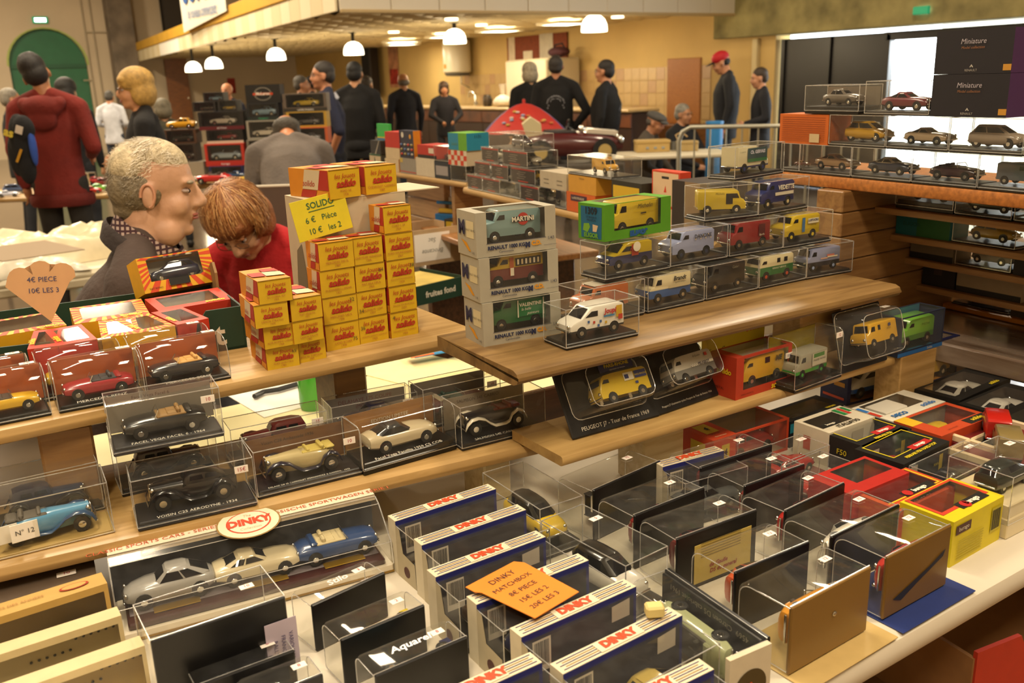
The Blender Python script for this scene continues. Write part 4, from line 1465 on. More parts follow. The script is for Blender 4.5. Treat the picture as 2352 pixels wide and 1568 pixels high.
ordn = ['bottom', 'second', 'third', 'fourth', 'fifth']
cn = ['column by the white box', 'middle column', 'column by the grey cartons']
for ci, col in enumerate(cols):
    for ri, (a, b, pen) in enumerate(col):
        s0 = base3[ci]
        jx, jy = random.uniform(-.0008, .0008), random.uniform(-.002, .002)
        s = shifted(s0, jx, jy, ri * h)
        s.yaw = yaw + random.uniform(-.015, .015)
        lab = 'yellow carton %sin %s row of the %s' % (('with pencilled number ' + pen[0] + ' ') if pen else '', ordn[ri], cn[ci])
        solido(s, h, lab, (a, b), pen)
# small cartons on two shorter columns
hs = .0312
A = [(624, 850, 686, 838, ('AUDI QUATTRO', '1982'), ('65', .86, .7)), (612, 802, 672, 792, ('ALFA ROMEO CARABO', '1968'), None), (603, 755, 666, 743, ('LANCIA STRATOS', '1979'), None), (611, 700, 674, 689, ('AC COBRA 427', '1965'), None)]
B = [(688, 835, 749, 821, ('BMW M1 2 VERSION', '1980'), None), (685, 792, 743, 779, ('LANCIA RALLYE', '1982'), None), (680, 742, 745, 730, ('FIAT ABARTH', '1971'), None)]
for lst, nm in ((A, 'outer short stack'), (B, 'short stack next to the tall columns')):
    s0 = None
    for k, (x0, y0, x1, y1, ln, pen) in enumerate(lst):
        s = Slot(x0, y0, x1, y1, ZL1 + k * hs, .085)
        if s0 is None:
            s0 = s
        s.loc.z = ZL1 + k * hs
        dx = (s.loc - s0.loc); s.loc = s0.loc + Vector((max(-.012, min(.012, dx.x)), max(-.012, min(.012, dx.y)), k * hs))
        s.L = .0445
        s.yaw = s0.yaw + (-.04, .05, -.02, .04)[k]
        solido(s, hs, 'small yellow carton %s of the %s' % (('at the bottom', 'second from the plank', 'third from the plank', 'on top')[k] if lst is A else ('at the bottom', 'in the middle', 'on top')[k], nm), ln, pen, group='small yellow cartons on the upper plank')
# tall white box beside the yellow cartons
HT = .205
s = shifted(base3[0], 0, 0)
Q0 = PY(712, 470, 1.243)
s.loc = Vector((Q0.x + .075, 1.243 + .05, ZL1))
s.yaw = yaw
M = SM_(s)
R = carton(M, .15, .1, HT, 'tall white cardboard box with an engraved picture behind the yellow cartons', col='#bcae94', texts=[('l', 'La Boite a G...', .016, '#d8cdb4', .78, .42, dict(turn=PI / 2)), ('f', 'C803', .012, '#8a7f6c', .3, .45, dict(turn=PI / 2))],
           patches=[('l', [(.68, .08), (.88, .08), (.9, .62), (.72, .66)], '#9c2a1c'), ('l', [(.9, .1), (.98, .14), (.98, .45), (.92, .43)], '#b98a24'), ('l', [(.2, .1), (.55, .12), (.6, .45), (.5, .68), (.3, .62), (.22, .4)], '#6d6450')])
MB().box((.03, .0, HT + .0012), (.21, .1, .0016)).obj('lid_flap', card('#c4b69c'), R)
for k, (x, y, yw, ln) in enumerate([(-.036, -.008, .2, ('FORD V8', '1936')), (.031, -.004, .1, ('CHEVROLET CAMARO', '1983'))]):
    s3 = shifted(s, x, y, HT + .0022)
    s3.L = .0545; s3.d = .1
    s3.yaw = yaw + yw
    solido(s3, .0415, ('yellow carton on the tall white box with a wide striped side', 'yellow carton on the tall white box beside another')[k], ln, group='cartons on the tall white box')
# yellow handwritten sign
s = shifted(base3[0], -.016, .03, 4 * h)
g = root('price_sign', 'yellow handwritten price sign leaning on the tall white box', 'price sign', T(Vector((PY(750, 530, 1.222).x, 1.222, ZL1 + 4 * h + .004))) @ RZ(yaw + .1) @ RX(-.14) @ RY(-.12))
MB().rbox((0, 0, .028), (.088, .001, .056), .0003).obj('card', mat('#cfbf22', rough=.65, noise=(40, .06)), g)
GI = '#1f5a3c'
text('SOLIDO', .0125, ink(GI), g, (.002, -.0012, .045), bold=.0001)
MB().box((.002, -.001, .0375), (.042, .0003, .0009)).obj('underline', ink(GI), g)
text('6 €   Pièce', .0115, ink(GI), g, (-.002, -.0012, .026))
text('10 €   les 2', .0115, ink(GI), g, (.0, -.0012, .01))

# ================================================================ van plank
NAVY = '#1c2448'
gs = Slot(1112, 797, 1289, 765, ZL3, .058)
HG = .0605
vans = [('green', dict(kind='bread', paint='#14592e', sides=[('p', -.02, .44, .18, .43, '#0f6a36'), ('p', -.02, .0, .17, .44, '#d8d4c4', .0004), ('p', .43, .45, .17, .44, '#d8d4c4', .0004), ('t', 'VALENTINE', .0068, '#ddd8c8', .21, .36, dict(bold=.0002)), ('t', 'la belle', .0055, '#ddd8c8', .13, .29, dict(shear=.3)), ('t', 'peinture', .0055, '#ddd8c8', .25, .22, dict(shear=.3))])),
        ('yellow and dark red', dict(kind='bread', paint='#b89a20', second='#5a1210', split=.28, sides=[('p', .0, .44, .3, .42, '#26221c'), ('p', -.1, -.03, .16, .44, '#a8562c'), ('p', -.09, -.03, .16, .28, '#d5cdb8', .0005)] + [('p', .03 + .07 * i, .06 + .07 * i, .32, .4, ('#d9d2be', '#c9b890')[i % 2], .0006) for i in range(6)])),
        ('pale blue', dict(kind='bread', paint='#6d8a8c', sides=[('t', 'MARTINI', .0088, '#dfdacb', .18, .33, dict(bold=.0003))]))]
for k, (d, kw) in enumerate(vans):
    s = shifted(gs, (0, -.001, -.002)[k], (0, .003, .006)[k], k * HG)
    M = SM_(s)
    pos = ('at the bottom of the stack', 'in the middle of the stack', 'on top of the stack')[k]
    R = carton(M, s.L, .058, HG * .99, 'grey windowed carton with the %s van %s' % (d, pos), col='#a19c8c', wins={'f': (.13, .86, .3, .985), 't': (.13, .86, .015, .8)}, inner='#8f8b7e',
               texts=[('f', 'RENAULT 1000 KG.', .0068, NAVY, .37, .19, dict(bold=.0003)), ('f', 'Camionnette', .0042, NAVY, .36, .09), ('f', 'M', .009, NAVY, .63, .17, dict(bold=.0008)), ('f', 'C.D.', .008, '#c98a1c', .74, .19, dict(bold=.0006)), ('f', '1/43', .0062, NAVY, .93, .27), ('l', 'M', .026, NAVY, .28, .62, dict(bold=.0012)), ('l', 'RENAULT 1000 KG', .004, '#333', .7, .6), ('l', '1/43', .005, '#444', .85, .1), ('f', 'France et Modeles Deposes', .0018, NAVY, .92, .12)],
               patches=[('l', [(.5, .42), (.9, .42), (.9, .8), (.5, .8)], '#c6ba94'), ('l', [(.2, .36), (.5, .3), (.72, .12), (.6, .12)], '#c98a1c'), ('f', [(.12, .29), (.87, .29), (.87, .3), (.12, .3)], NAVY)])
    kw = dict(kw, L=.09)
    if k == 2:
        pass
    c = car(kw.pop('kind'), M @ T((.0, .002, .0145)), d + ' panel van in the grey carton ' + pos, face='L', **kw)
    if k == 2:
        MB().poly([(-.0165 - .017, .0198, .0262), (-.0165 + .017, .0198, .0262), (-.0165 + .017, .0198, .0334), (-.0165 - .017, .0198, .0334)]).obj('painted_panel', ink('#1d1d1d'), c)
        disc(c, .0085, (-.0165, .01955, .0298), '#a8281c', rot=(PI / 2, 0, PI))
# white van with printed flanks, in front
V = 'on the van plank'
HV = .0555
cased(Slot(1301, 806, 1467, 771, ZL3, .055), HV, 'white van with coloured stickers', V, dict(kind='fourgon', paint='#d9d6cc', second='#1f1f20', split=.13, face='L', sides=[('t', 'Joupi', .0095, '#b8261c', .22, .36, dict(bold=.0004, shear=.1)), ('p', .33, .44, .24, .42, '#c9a21c', .0003), ('p', .37, .45, .2, .28, '#b8321c', .0005), ('p', .1, .3, .27, .3, '#3f7fb0', .0004), ('p', .02, .06, .2, .24, '#3a5f9c'), ('p', -.1, -.06, .2, .24, '#b8321c'), ('p', -.2, -.16, .22, .26, '#3a5f9c'), ('p', .12, .16, .17, .21, '#c9a21c'), ('p', -.02, .02, .14, .18, '#3a5f9c')]), bcol='#161617', base=.008)
sv2 = Slot(1335, 755, 1480, 723, ZL3, .058)
cased(sv2, HV, 'orange panel van', V, dict(kind='bread', paint='#a85a2c', roof='#c4b9a4', face='L', sides=[('t', 'Kodak', .006, '#7a3a1c', .2, .36)]), bcol='#1a1a1b')
cased(Slot(1391, 649, 1539, 620, ZL3 + HV + .0008, .058), HV, 'yellow over blue van', 'stacked above the orange van', dict(kind='fourgon', paint='#b29a1c', second='#1a2450', split=.25, face='L', sides=[('p', -.01, .15, .22, .42, '#a8341c', .0003), ('t', 'DARTY', .0062, '#a02018', .07, .325, dict(bold=.0002))]), txt='RENAULT Trafic T1000 fourgon tole 1980', tsize=.0045, bcol='#18181a')
_c = [o for o in COL.objects if o.name.startswith('model_car')][-1]
disc(_c, .0075, (-.0075, .0214, .0325), '#ddd6c4', rot=(PI / 2, 0, PI))
s = Slot(1389, 556, 1540, 529, ZL3 + 2 * HV + .0016, .058)
M = SM_(s)
carton(M, s.L, .058, .054, 'green windowed carton with the yellow corrugated van', col='#4d8a1c', wins={'f': (.14, .84, .26, .985), 't': (.14, .84, .015, .92)}, inner='#6a4a26', faces={'k': '#4d8a1c'},
       texts=[('f', 'ELIGOR', .0095, '#1c4f8c', .5, .11, dict(bold=.0012, space=1.2)), ('l', '1309', .014, '#101a24', .5, .8, dict(bold=.0004)), ('l', 'CITROEN H', .0045, '#101a24', .52, .63), ('l', 'MICHELIN', .0045, '#101a24', .52, .55), ('l', 'ELIGOR', .009, '#5a8f2c', .5, .13, dict(bold=.0006))],
       patches=[('l', [(.12, .05), (.88, .05), (.9, .92), (.1, .92)], '#155a7c'), ('l', [(.18, .25), (.36, .2), (.46, .36), (.42, .46), (.22, .44)], '#6a9a2c'), ('l', [(.56, .24), (.7, .24), (.76, .42), (.56, .44)], '#c9b08c')])
c = car('hvan', M @ T((.002, -.002, .006)), 'yellow corrugated van in the green carton', paint='#bda41c', L=.098, face='L', sides=[('t', 'Michelin', .0095, '#2a2620', .17, .39, dict(shear=.3)), ('p', -.06, .42, .4, .405, '#9a861a'), ('p', -.06, .44, .3, .305, '#9a861a'), ('p', .08, .2, .27, .29, '#2a2620', .0004)])
ROWS = [
    ((1488, 721, 1617, 693), 0, 'cream and blue van', dict(kind='hvan', paint='#c4b894', second='#1d4d8c', split=.24, face='L', sides=[('p', -.05, .44, .24, .3, '#c4b894'), ('t', 'Brandt', .0095, '#1c1c24', .2, .4, dict(shear=.2, bold=.0003)), ('t', 'appareils menagers', .003, '#333', .22, .33)]), 'CITROEN TYPE H "BRANDT"'),
    ((1622, 692, 1740, 666), 0, 'black delivery van', dict(kind='hvan', paint='#17181a', face='L', sides=[('t', 'Calor', .006, '#8a8470', .2, .4, dict(shear=.3))]), 'RENAULT 1000kg "CALBERSON"'),
    ((1743, 666, 1850, 643), 0, 'green and cream minibus', dict(kind='flat', paint='#c2b894', second='#14602e', split=.27, face='L', wins=((.0, -.09, .33, .42), (-.3, -.2, .33, .42)), hub=mat('#b0482c', rough=.4), sides=[('t', 'RENAULT SERVICE', .004, '#e0dac4', .05, .23)]), 'RENAULT ESTAFETTE'),
    ((1852, 643, 1956, 625), 0, 'lilac van with wavy stripe', dict(kind='hvan', paint='#7f86a8', second='#23242c', split=.2, face='L', hub=mat('#8fa0c8', rough=.4), sides=[('p', -.1, .1, .25, .28, '#c9a08c'), ('p', .08, .3, .3, .34, '#c07060'), ('p', .1, .4, .27, .3, '#d8cdb4')]), 'RENAULT 1000kg'),
    ((1540, 617, 1670, 594), 1, 'lilac blue dairy van', dict(kind='bread', paint='#8a93b8', face='L', hub=mat('#222a48', rough=.5), sides=[('t', 'DANONE', .0085, '#2a2c38', .2, .37, dict(bold=.0002))] + [('p', .02 + .06 * i, .04 + .06 * i, .27 + (.04, .1)[i % 2], .295 + (.04, .1)[i % 2], '#c9b48a', .0003) for i in range(7)]), 'RENAULT 1000kg "DANONE"'),
    ((1675, 593, 1797, 573), 1, 'red delivery van with a round badge', dict(kind='hvan', paint='#7a1218', face='L', sides=[('p', .18, .34, .2, .43, '#4a0e12', .0003), ('t', 'Byrrh', .005, '#d9d0bc', .26, .23)]), 'CITROEN TYPE H'),
    ((1799, 573, 1909, 554), 1, 'yellow van with a blue door stripe', dict(kind='bread', paint='#bfa51c', second='#b09816', split=.2, face='L', hub=mat('#c9b22c', rough=.4), sides=[('p', -.02, .06, .15, .43, '#3a6a9c'), ('p', .14, .44, .3, .4, '#d9d2bc', .0003), ('t', 'LUSTUCRU', .005, '#2a3a6a', .29, .36, dict(bold=.0002)), ('t', 'oeufs frais', .0035, '#333', .29, .27)]), 'RENAULT 1000kg'),
    ((1618, 512, 1740, 498), 2, 'yellow corrugated van with open rear doors', dict(kind='hvan', paint='#b8a01c', face='R', yaw=-.45, wins=((.08, .22, .2, .42),), sides=[('t', 'Michelin', .0045, '#4a431c', -.05, .42, dict(shear=.3))]), 'CITROEN TYPE H'),
    ((1742, 498, 1855, 478), 2, 'dark blue van with a white band', dict(kind='bread', paint='#15205a', second='#15205a', split=.15, face='L', hub=mat('#c9b888', rough=.4), sides=[('p', -.1, .45, .22, .28, '#d4cdbb'), ('t', 'VEDETTE', .0105, '#dfd9c8', .22, .36, dict(bold=.0004))]), 'RENAULT 1000kg "VEDETTE"'),
    ((1687, 416, 1799, 398), 3, 'cream and blue dairy truck', dict(kind='cube', paint='#c9bf9c', second='#1a2458', split=.13, face='R', hub=mat('#1f2a68', rough=.4), sides=[('p', -.22, .42, .24, .46, '#23424a'), ('p', -.22, .42, .2, .26, '#2e6a3a', .0003), ('t', 'Ch. GERVAIS', .0078, '#c9c8d8', .1, .38, dict(bold=.0003, shear=.1)), ('t', 'Ch. GERVAIS', .003, '#333', -.38, .4)]), 'RENAULT'),
]
for px, lvl, d, kw, tx in ROWS:
    s = Slot(*px, ZL3 + lvl * (HV + .0008), .056)
    wh = ('on the van plank', 'in the second van tier', 'in the third van tier', 'atop the van pyramid')[lvl]
    kw = dict(kw, L=s.L * .74)
    cased(s, HV, d, wh, kw, txt=tx, tsize=.0042, bcol='#17171a', base=.008, tcol='#8f8a7c')

# ================================================================ pine plank in the middle: bubble packs
def tilted(s, tilt, z=0, fwd=0):
    return T(s.at(0, -s.d / 2 + fwd, z)) @ RZ(s.yaw) @ RX(-tilt)


s = Slot(1317, 1013, 1517, 957, ZMID, .04)
M = tilted(s, .54, .002, .0)
bubble(M, s.L, .1, 'black bubble pack with the yellow rally van', txt='PEUGEOT J7 - Tour de France 1969', price='12', dep=.042, bz=.58, bh=.66, bw=.8)
c = car('flat', M @ T((.006, -.0225, .03)), 'yellow van with blue roof board in a bubble pack', paint='#c0a41c', L=.085, face='L', wins=(), sides=[('p', .0, .2, .3, .43, '#d4ceb8'), ('p', .22, .46, .31, .43, '#1c2a68'), ('p', .02, .1, .33, .4, '#1c2a68', .0004), ('t', 'PARIS-RHONE', .0036, '#c9b01c', .34, .36), ('p', .2, .26, .22, .26, '#1c2a68')])
MB().rbox((-.007, 0, .0515), (.058, .003, .012), .001).obj('roof_board', gloss('#18245c'), c)
text('PARIS-RHONE', .0068, ink('#c9b01c'), c, (-.007, .0022, .0535), rot=(PI / 2, 0, PI), bold=.0002)
text('aspirateurs et cireuses', .003, ink('#d8d2c0'), c, (-.007, .0022, .0478), rot=(PI / 2, 0, PI))
s = Slot(1515, 960, 1658, 910, ZMID, .04)
M = tilted(s, .55, .002, .004)
bubble(M, s.L, .094, 'black bubble pack with the silver team van', txt="Peugeot J7 d'assistance cycles Peugeot du Tour de France 1966", tsize=.0042, price='14', dep=.042, bz=.6, bh=.66, bw=.94)
car('flat', M @ T((.0, -.0225, .028)), 'silver and white van with chequered band in a bubble pack', paint='#b9b4a8', second='#6f6e6a', split=.24, L=.085, face='L', sides=[('p', -.1, .46, .24, .285, '#dcd8cc'), ('t', 'PEUGEOT', .0055, '#26243a', .22, .262, dict(bold=.0002))] + [('p', -.1 + .022 * i, -.089 + .022 * i, .245 + .02 * (i % 2), .263 + .02 * (i % 2), '#26242a', .0004) for i in range(9)] + [('t', 'la Qualite', .004, '#333', .1, .41, dict(shear=.3)), ('p', .3, .37, .37, .43, '#a8281c')])
s = Slot(1689, 920, 1815, 880, ZMID, .052)
M = SM_(s)
H3 = .066
R = carton(M, s.L, .052, H3, 'red windowed carton with yellow header and the yellow van', col='#a8341c', wins={'f': (.13, .93, .2, .94), 't': (.13, .93, .06, .9), 'r': (.1, .9, .2, .9)}, inner='#9a8f7c', texts=[('f', 'solido', .0135, '#cdb41c', .76, .1, dict(bold=.0004, shear=.1)), ('l', 'solido', .012, '#cdb41c', .55, .62, dict(bold=.0004)), ('f', 'EMBALLAGE METAL', .0032, '#4a140c', .2, .09), ('l', 'METAL', .006, '#4a140c', .4, .2)])
MB().box((-.012, .026, H3 + .012), (s.L * 1.12, .001, .05)).obj('header_card', card('#b8a41c'), R)
text('solido', .017, ink('#a8281c'), R, (s.L * .28, .0252, H3 + .022), bold=.0006)
text('TonerGam', .0115, ink('#26221c'), R, (-s.L * .36, .0252, H3 - .002), shear=.25)
text('CITROEN C 35', .005, ink('#a8502c'), R, (-s.L * .38, .0252, H3 + .03))
car('flat', M @ T((.004, -.004, .014)), 'yellow van with white roof in the red carton', paint='#c49a1c', roof='#d8d2c2', L=s.L * .74, face='L', wins=((.0, -.12, .33, .43),), sides=[('t', 'ME', .011, '#3a341c', .32, .37, dict(bold=.0006, shear=.2))])
price_tag(R, '10€', (s.L * .44, -.0268, H3 * .72), UPR, inkc='#2a3a8c')
s = Slot(1826, 905, 1933, 866, ZMID, .055)
cased(s, .085, 'grey and green milk van', 'on the light pine plank', dict(kind='hvan', paint='#8f8c7c', second='#2f8a2c', split=.17, face='L', hub=mat('#3f9a3a', rough=.4), sides=[('p', -.02, .44, .2, .45, '#b9b3a0'), ('p', .02, .36, .36, .44, '#4a7a3c', .0003), ('t', 'MAMIE NOVA', .005, '#5a5648', .2, .31)], L=.08), shape='soft', bcol='#121212', base=.012, back='#a89a24', price='12', pl='front')
s = Slot(1936, 862, 2042, 828, ZMID, .045)
M = tilted(s, .25, .001, .002)
bubble(M, s.L, .1, 'dark bubble pack with the ochre van', card_col='#17171d', dep=.045, bw=.94, bh=.8, bz=.55, price='12')
car('hvan', M @ T((0, -.024, .035)), 'ochre yellow van in a bubble pack at the end of the pine plank', paint='#bd9226', L=.08, face='L', wins=((.04, .12, .33, .43),), sides=[('p', .2, .28, .36, .42, '#3a3a5c'), ('t', 'postes', .004, '#3a341c', .2, .33)])
s = Slot(2058, 822, 2160, 792, ZMID, .045)
M = SM_(s)
o = MB().rbox((0, 0, -.0515), (s.L * .8, .05, .103), .002).obj('wood_block', PINE, None, s.loc, (0, 0, s.yaw))
tag(o, 'pine block under the blue open-fronted carton', 'block')
R = carton(M, s.L, .05, .068, 'blue open-fronted carton with the light green van', col='#16223c', wins={'f': (.06, .97, .14, .97), 't': (.06, .97, .04, .96)}, inner='#2f7a9c', patches=[('f', [(0, 0), (1, 0), (1, .1), (0, .1)], '#1c5a9c')], texts=[('f', 'Solido', .006, '#c9c0a4', .7, .06)])
car('bread', M @ T((.0, .002, .012)), 'light green van in the blue open-fronted carton', paint='#6fae3a', second='#3c7a2a', split=.2, L=s.L * .76, face='L', sides=[('t', 'PHILDAR', .0055, '#24501c', .2, .36)])
# ================================================================ white board: front rows
WF = 'on the white board'


def edge_case(s, zt, dep, label_desc, carkw, price='12', bcol='#101012', txt=None, plate=.0, shape='soft', carlab=None, extra=None, group=None):
    """a clear case stood on its long side: base plate towards the front, clear cover behind it. s: slot of the plate's top edge at height zt"""
    Hh = zt - ZP
    M = T(s.at(0, -s.d / 2, 0)) @ RZ(s.yaw)
    M = T((0, 0, ZP + Hh / 2 - s.z)) @ M @ RX(-PI / 2)
    L, d = s.L, Hh - .002
    R = case(M, L, d, dep, 'clear case %s stood on edge' % label_desc, base=.006, bcol=bcol, shape=shape, group=group)
    if price:
        price_tag(R, price, (L * .3, -d / 2 - .0007, dep * .55), (PI / 2, 0, 0), w=.014, hgt=.009)
    ck = dict(carkw)
    kind = ck.pop('kind')
    ck.setdefault('L', min(L * .76, .1))
    c = car(kind, M @ T((ck.pop('dx', 0), ck.pop('dy', 0), .0065)), carlab, **ck)
    return R, c


# ---- the three-car presentation set
s = Slot(280, 1483, 906, 1314, ZP, .082)
M = SM_(s)
L, d, h = s.L, s.d, .1
M = M @ Matrix.Diagonal((1, 1, .8, 1))
R = root('presentation_set', 'long clear presentation box with three sports cars and white header', 'display case', M)
MB().rbox((0, 0, .008), (L, d, .016), .002).obj('base', card('#d9cfba'), R)
MB().box((0, -d / 2 - .0004, .004), (L, .0006, .003)).obj('gold_line', ink('#8a6a24'), R)
MB().rbox((0, -.01, .021), (L * .94, d * .7, .01), .002).obj('plinth', gloss('#3a1414'), R)
MB().rbox((0, .0, .0268), (L * .92, d * .55, .0016), .0005).obj('stage_card', card('#6d6468'), R)
for x in (-.3, .02, .32):
    MB().rbox((x * L, -d * .27, .0275), (.05, .014, .0012), .0003).obj('name_plate', mat('#b8912c', rough=.3, metal=.7), R)
MB().rbox((0, d / 2 - .003, .055), (L, .004, .088), .001).obj('back_card', card('#2c2f36'), R)
MB().box((0, d / 2 - .012, .1), (L, .022, .001)).obj('header_strip', card('#dccdb4'), R)
MB().box((0, d / 2 - .0225, .096), (L, .001, .009)).obj('header_front', card('#d8c8ac'), R)
text('CLASSIC SPORTS CARS - SERIES I', .0105, ink('#b8502c'), R, (-L * .33, d / 2 - .012, .1012), rot=FLAT)
text('KLASSISCHE SPORTWAGEN SERIE I', .0105, ink('#b8502c'), R, (L * .31, d / 2 - .012, .1012), rot=FLAT)
disc(R, .03, (-.0, d / 2 - .022, .1018), '#8a6a2c', rot=(.25, 0, 0), n=28, name='oval_edge', sx=1.25)
disc(R, .0285, (-.0, d / 2 - .0222, .1022), '#d9cbae', rot=(.25, 0, 0), n=28, name='oval_badge', sx=1.25)
disc(R, .021, (-.0, d / 2 - .0222, .1025), '#c0421c', rot=(.25, 0, 0), n=28, name='oval_ring', sx=1.25)
disc(R, .0195, (-.0, d / 2 - .0222, .1028), '#dccfb6', rot=(.25, 0, 0), n=28, name='oval_inner', sx=1.25)
text('DINKY', .0165, ink('#c0421c'), R, (0, d / 2 - .0222, .1034), rot=(.25, 0, 0), bold=.0009)
text('The', .006, ink('#b8a27c'), R, (0, d / 2 - .0105, .1062), rot=(.25, 0, 0), shear=.2)
text('Collection', .006, ink('#b8a27c'), R, (0, d / 2 - .034, .1), rot=(.25, 0, 0), shear=.2)
m = MB()
fr = [(-d / 2, .016), (-d / 2 + .004, .05), (-d / 2 + .045, .092), (d / 2 - .024, .098)]
for i in range(3):
    (y0, z0), (y1, z1) = fr[i], fr[i + 1]
    m.poly([(-L / 2, y0, z0), (L / 2, y0, z0), (L / 2, y1, z1), (-L / 2, y1, z1)], 0)
    m.cyl((-L / 2, y1, z1), (L / 2, y1, z1), .0006, 5, 1)
for x in (-L / 2, L / 2):
    m.poly([(x, y, z) for y, z in fr] + [(x, d / 2 - .004, .098), (x, d / 2 - .004, .016)], 0)
    for i in range(3):
        m.cyl((x, fr[i][0], fr[i][1]), (x, fr[i + 1][0], fr[i + 1][1]), .0008, 5, 1)
m.obj('cover', [FILM, EDGE], R)
for x, kw, dsc in ((-.31, dict(kind='round', paint='#9a9894', face='L'), 'silver grey rounded sports coupe'), (-.0, dict(kind='coupe', paint='#c9bd9c', face='R'), 'cream sports coupe with red cabin'), (.31, dict(kind='cabrio', paint='#24406f', inner='#c4b58a', face='R'), 'metallic blue open roadster')):
    car(kw.pop('kind'), SM_(s) @ T((x * L, .0, .0232)), dsc + ' in the long presentation box', L=.1, **kw)

# ---- big black case stood on its side
s = Slot(346, 1472, 655, 1368, ZP + .1, .09)
R, c = edge_case(s, ZP + .1, .075, 'with a wide black back and a white note', dict(kind='saloon', paint='#5c1a1a', L=.11), carlab='dark red saloon hidden in the wide black case', shape='box', price='10', bcol='#0a0a0b')
o = MB().rbox((.055, .004, -.0012), (.032, .06, .0006), .0002).obj('paper_note', mat('#b3a7b8', rough=.7, noise=(40, .05)), R)
for k, tx in enumerate(('VARIOUS M', 'FRANCAIS', 'RALLYE')):
    text(tx, .006, ink('#55507a'), R, (.064 - .008 * k, .004, -.0019), rot=(PI, 0, PI / 2))
MB().cyl((-.02, .015, -.004), (-.02, .015, 0), .003, 10).obj('screw', CHROME, R)

# ---- small racing car cases stood on their sides
RC = [((716, 1389, 885, 1312), .058, 'with the dark red racing car', '#8f1c20', '#c9c2c4', '3', 'Stilo', '#ddd4d8', 'grey and red racing car lettered on its flank'),
      ((783, 1468, 976, 1387), .058, 'with the orange racing car', '#b8371c', '#c9b41c', '2', None, None, 'orange red racing car with yellow line'),
      ((862, 1551, 1075, 1460), .056, 'with the light blue racing car', '#7fb4cc', '#1c2450', '8', 'Aquarel', '#d8dce8', 'light blue and navy racing car lettered on its flank'),
      ((450, 1575, 677, 1491), .056, 'with the navy and yellow racing car', '#1a2458', '#c9b01c', '8', None, None, 'navy and yellow racing car'),
      ((575, 1612, 742, 1546), .056, 'with the white racing car', '#c4c2c4', '#333', '8', None, None, 'white racing car')]
for px, hh, ld, c1, c2, pr, tx, tc, cl in RC:
    s = Slot(*px, ZP + hh, .05)
    R, c = edge_case(s, ZP + hh, .046, ld, dict(kind='racer', paint=c1, second=c2, L=s.L * .86, face='L'), price=pr, carlab=cl + ' in a small case', bcol='#0b0b0d')
    if tx:
        o = text(tx, .014, ink(tc), R, (0, -hh / 2 + .0005, .025), rot=(PI / 2, 0, 0), shear=.2, bold=.0004)

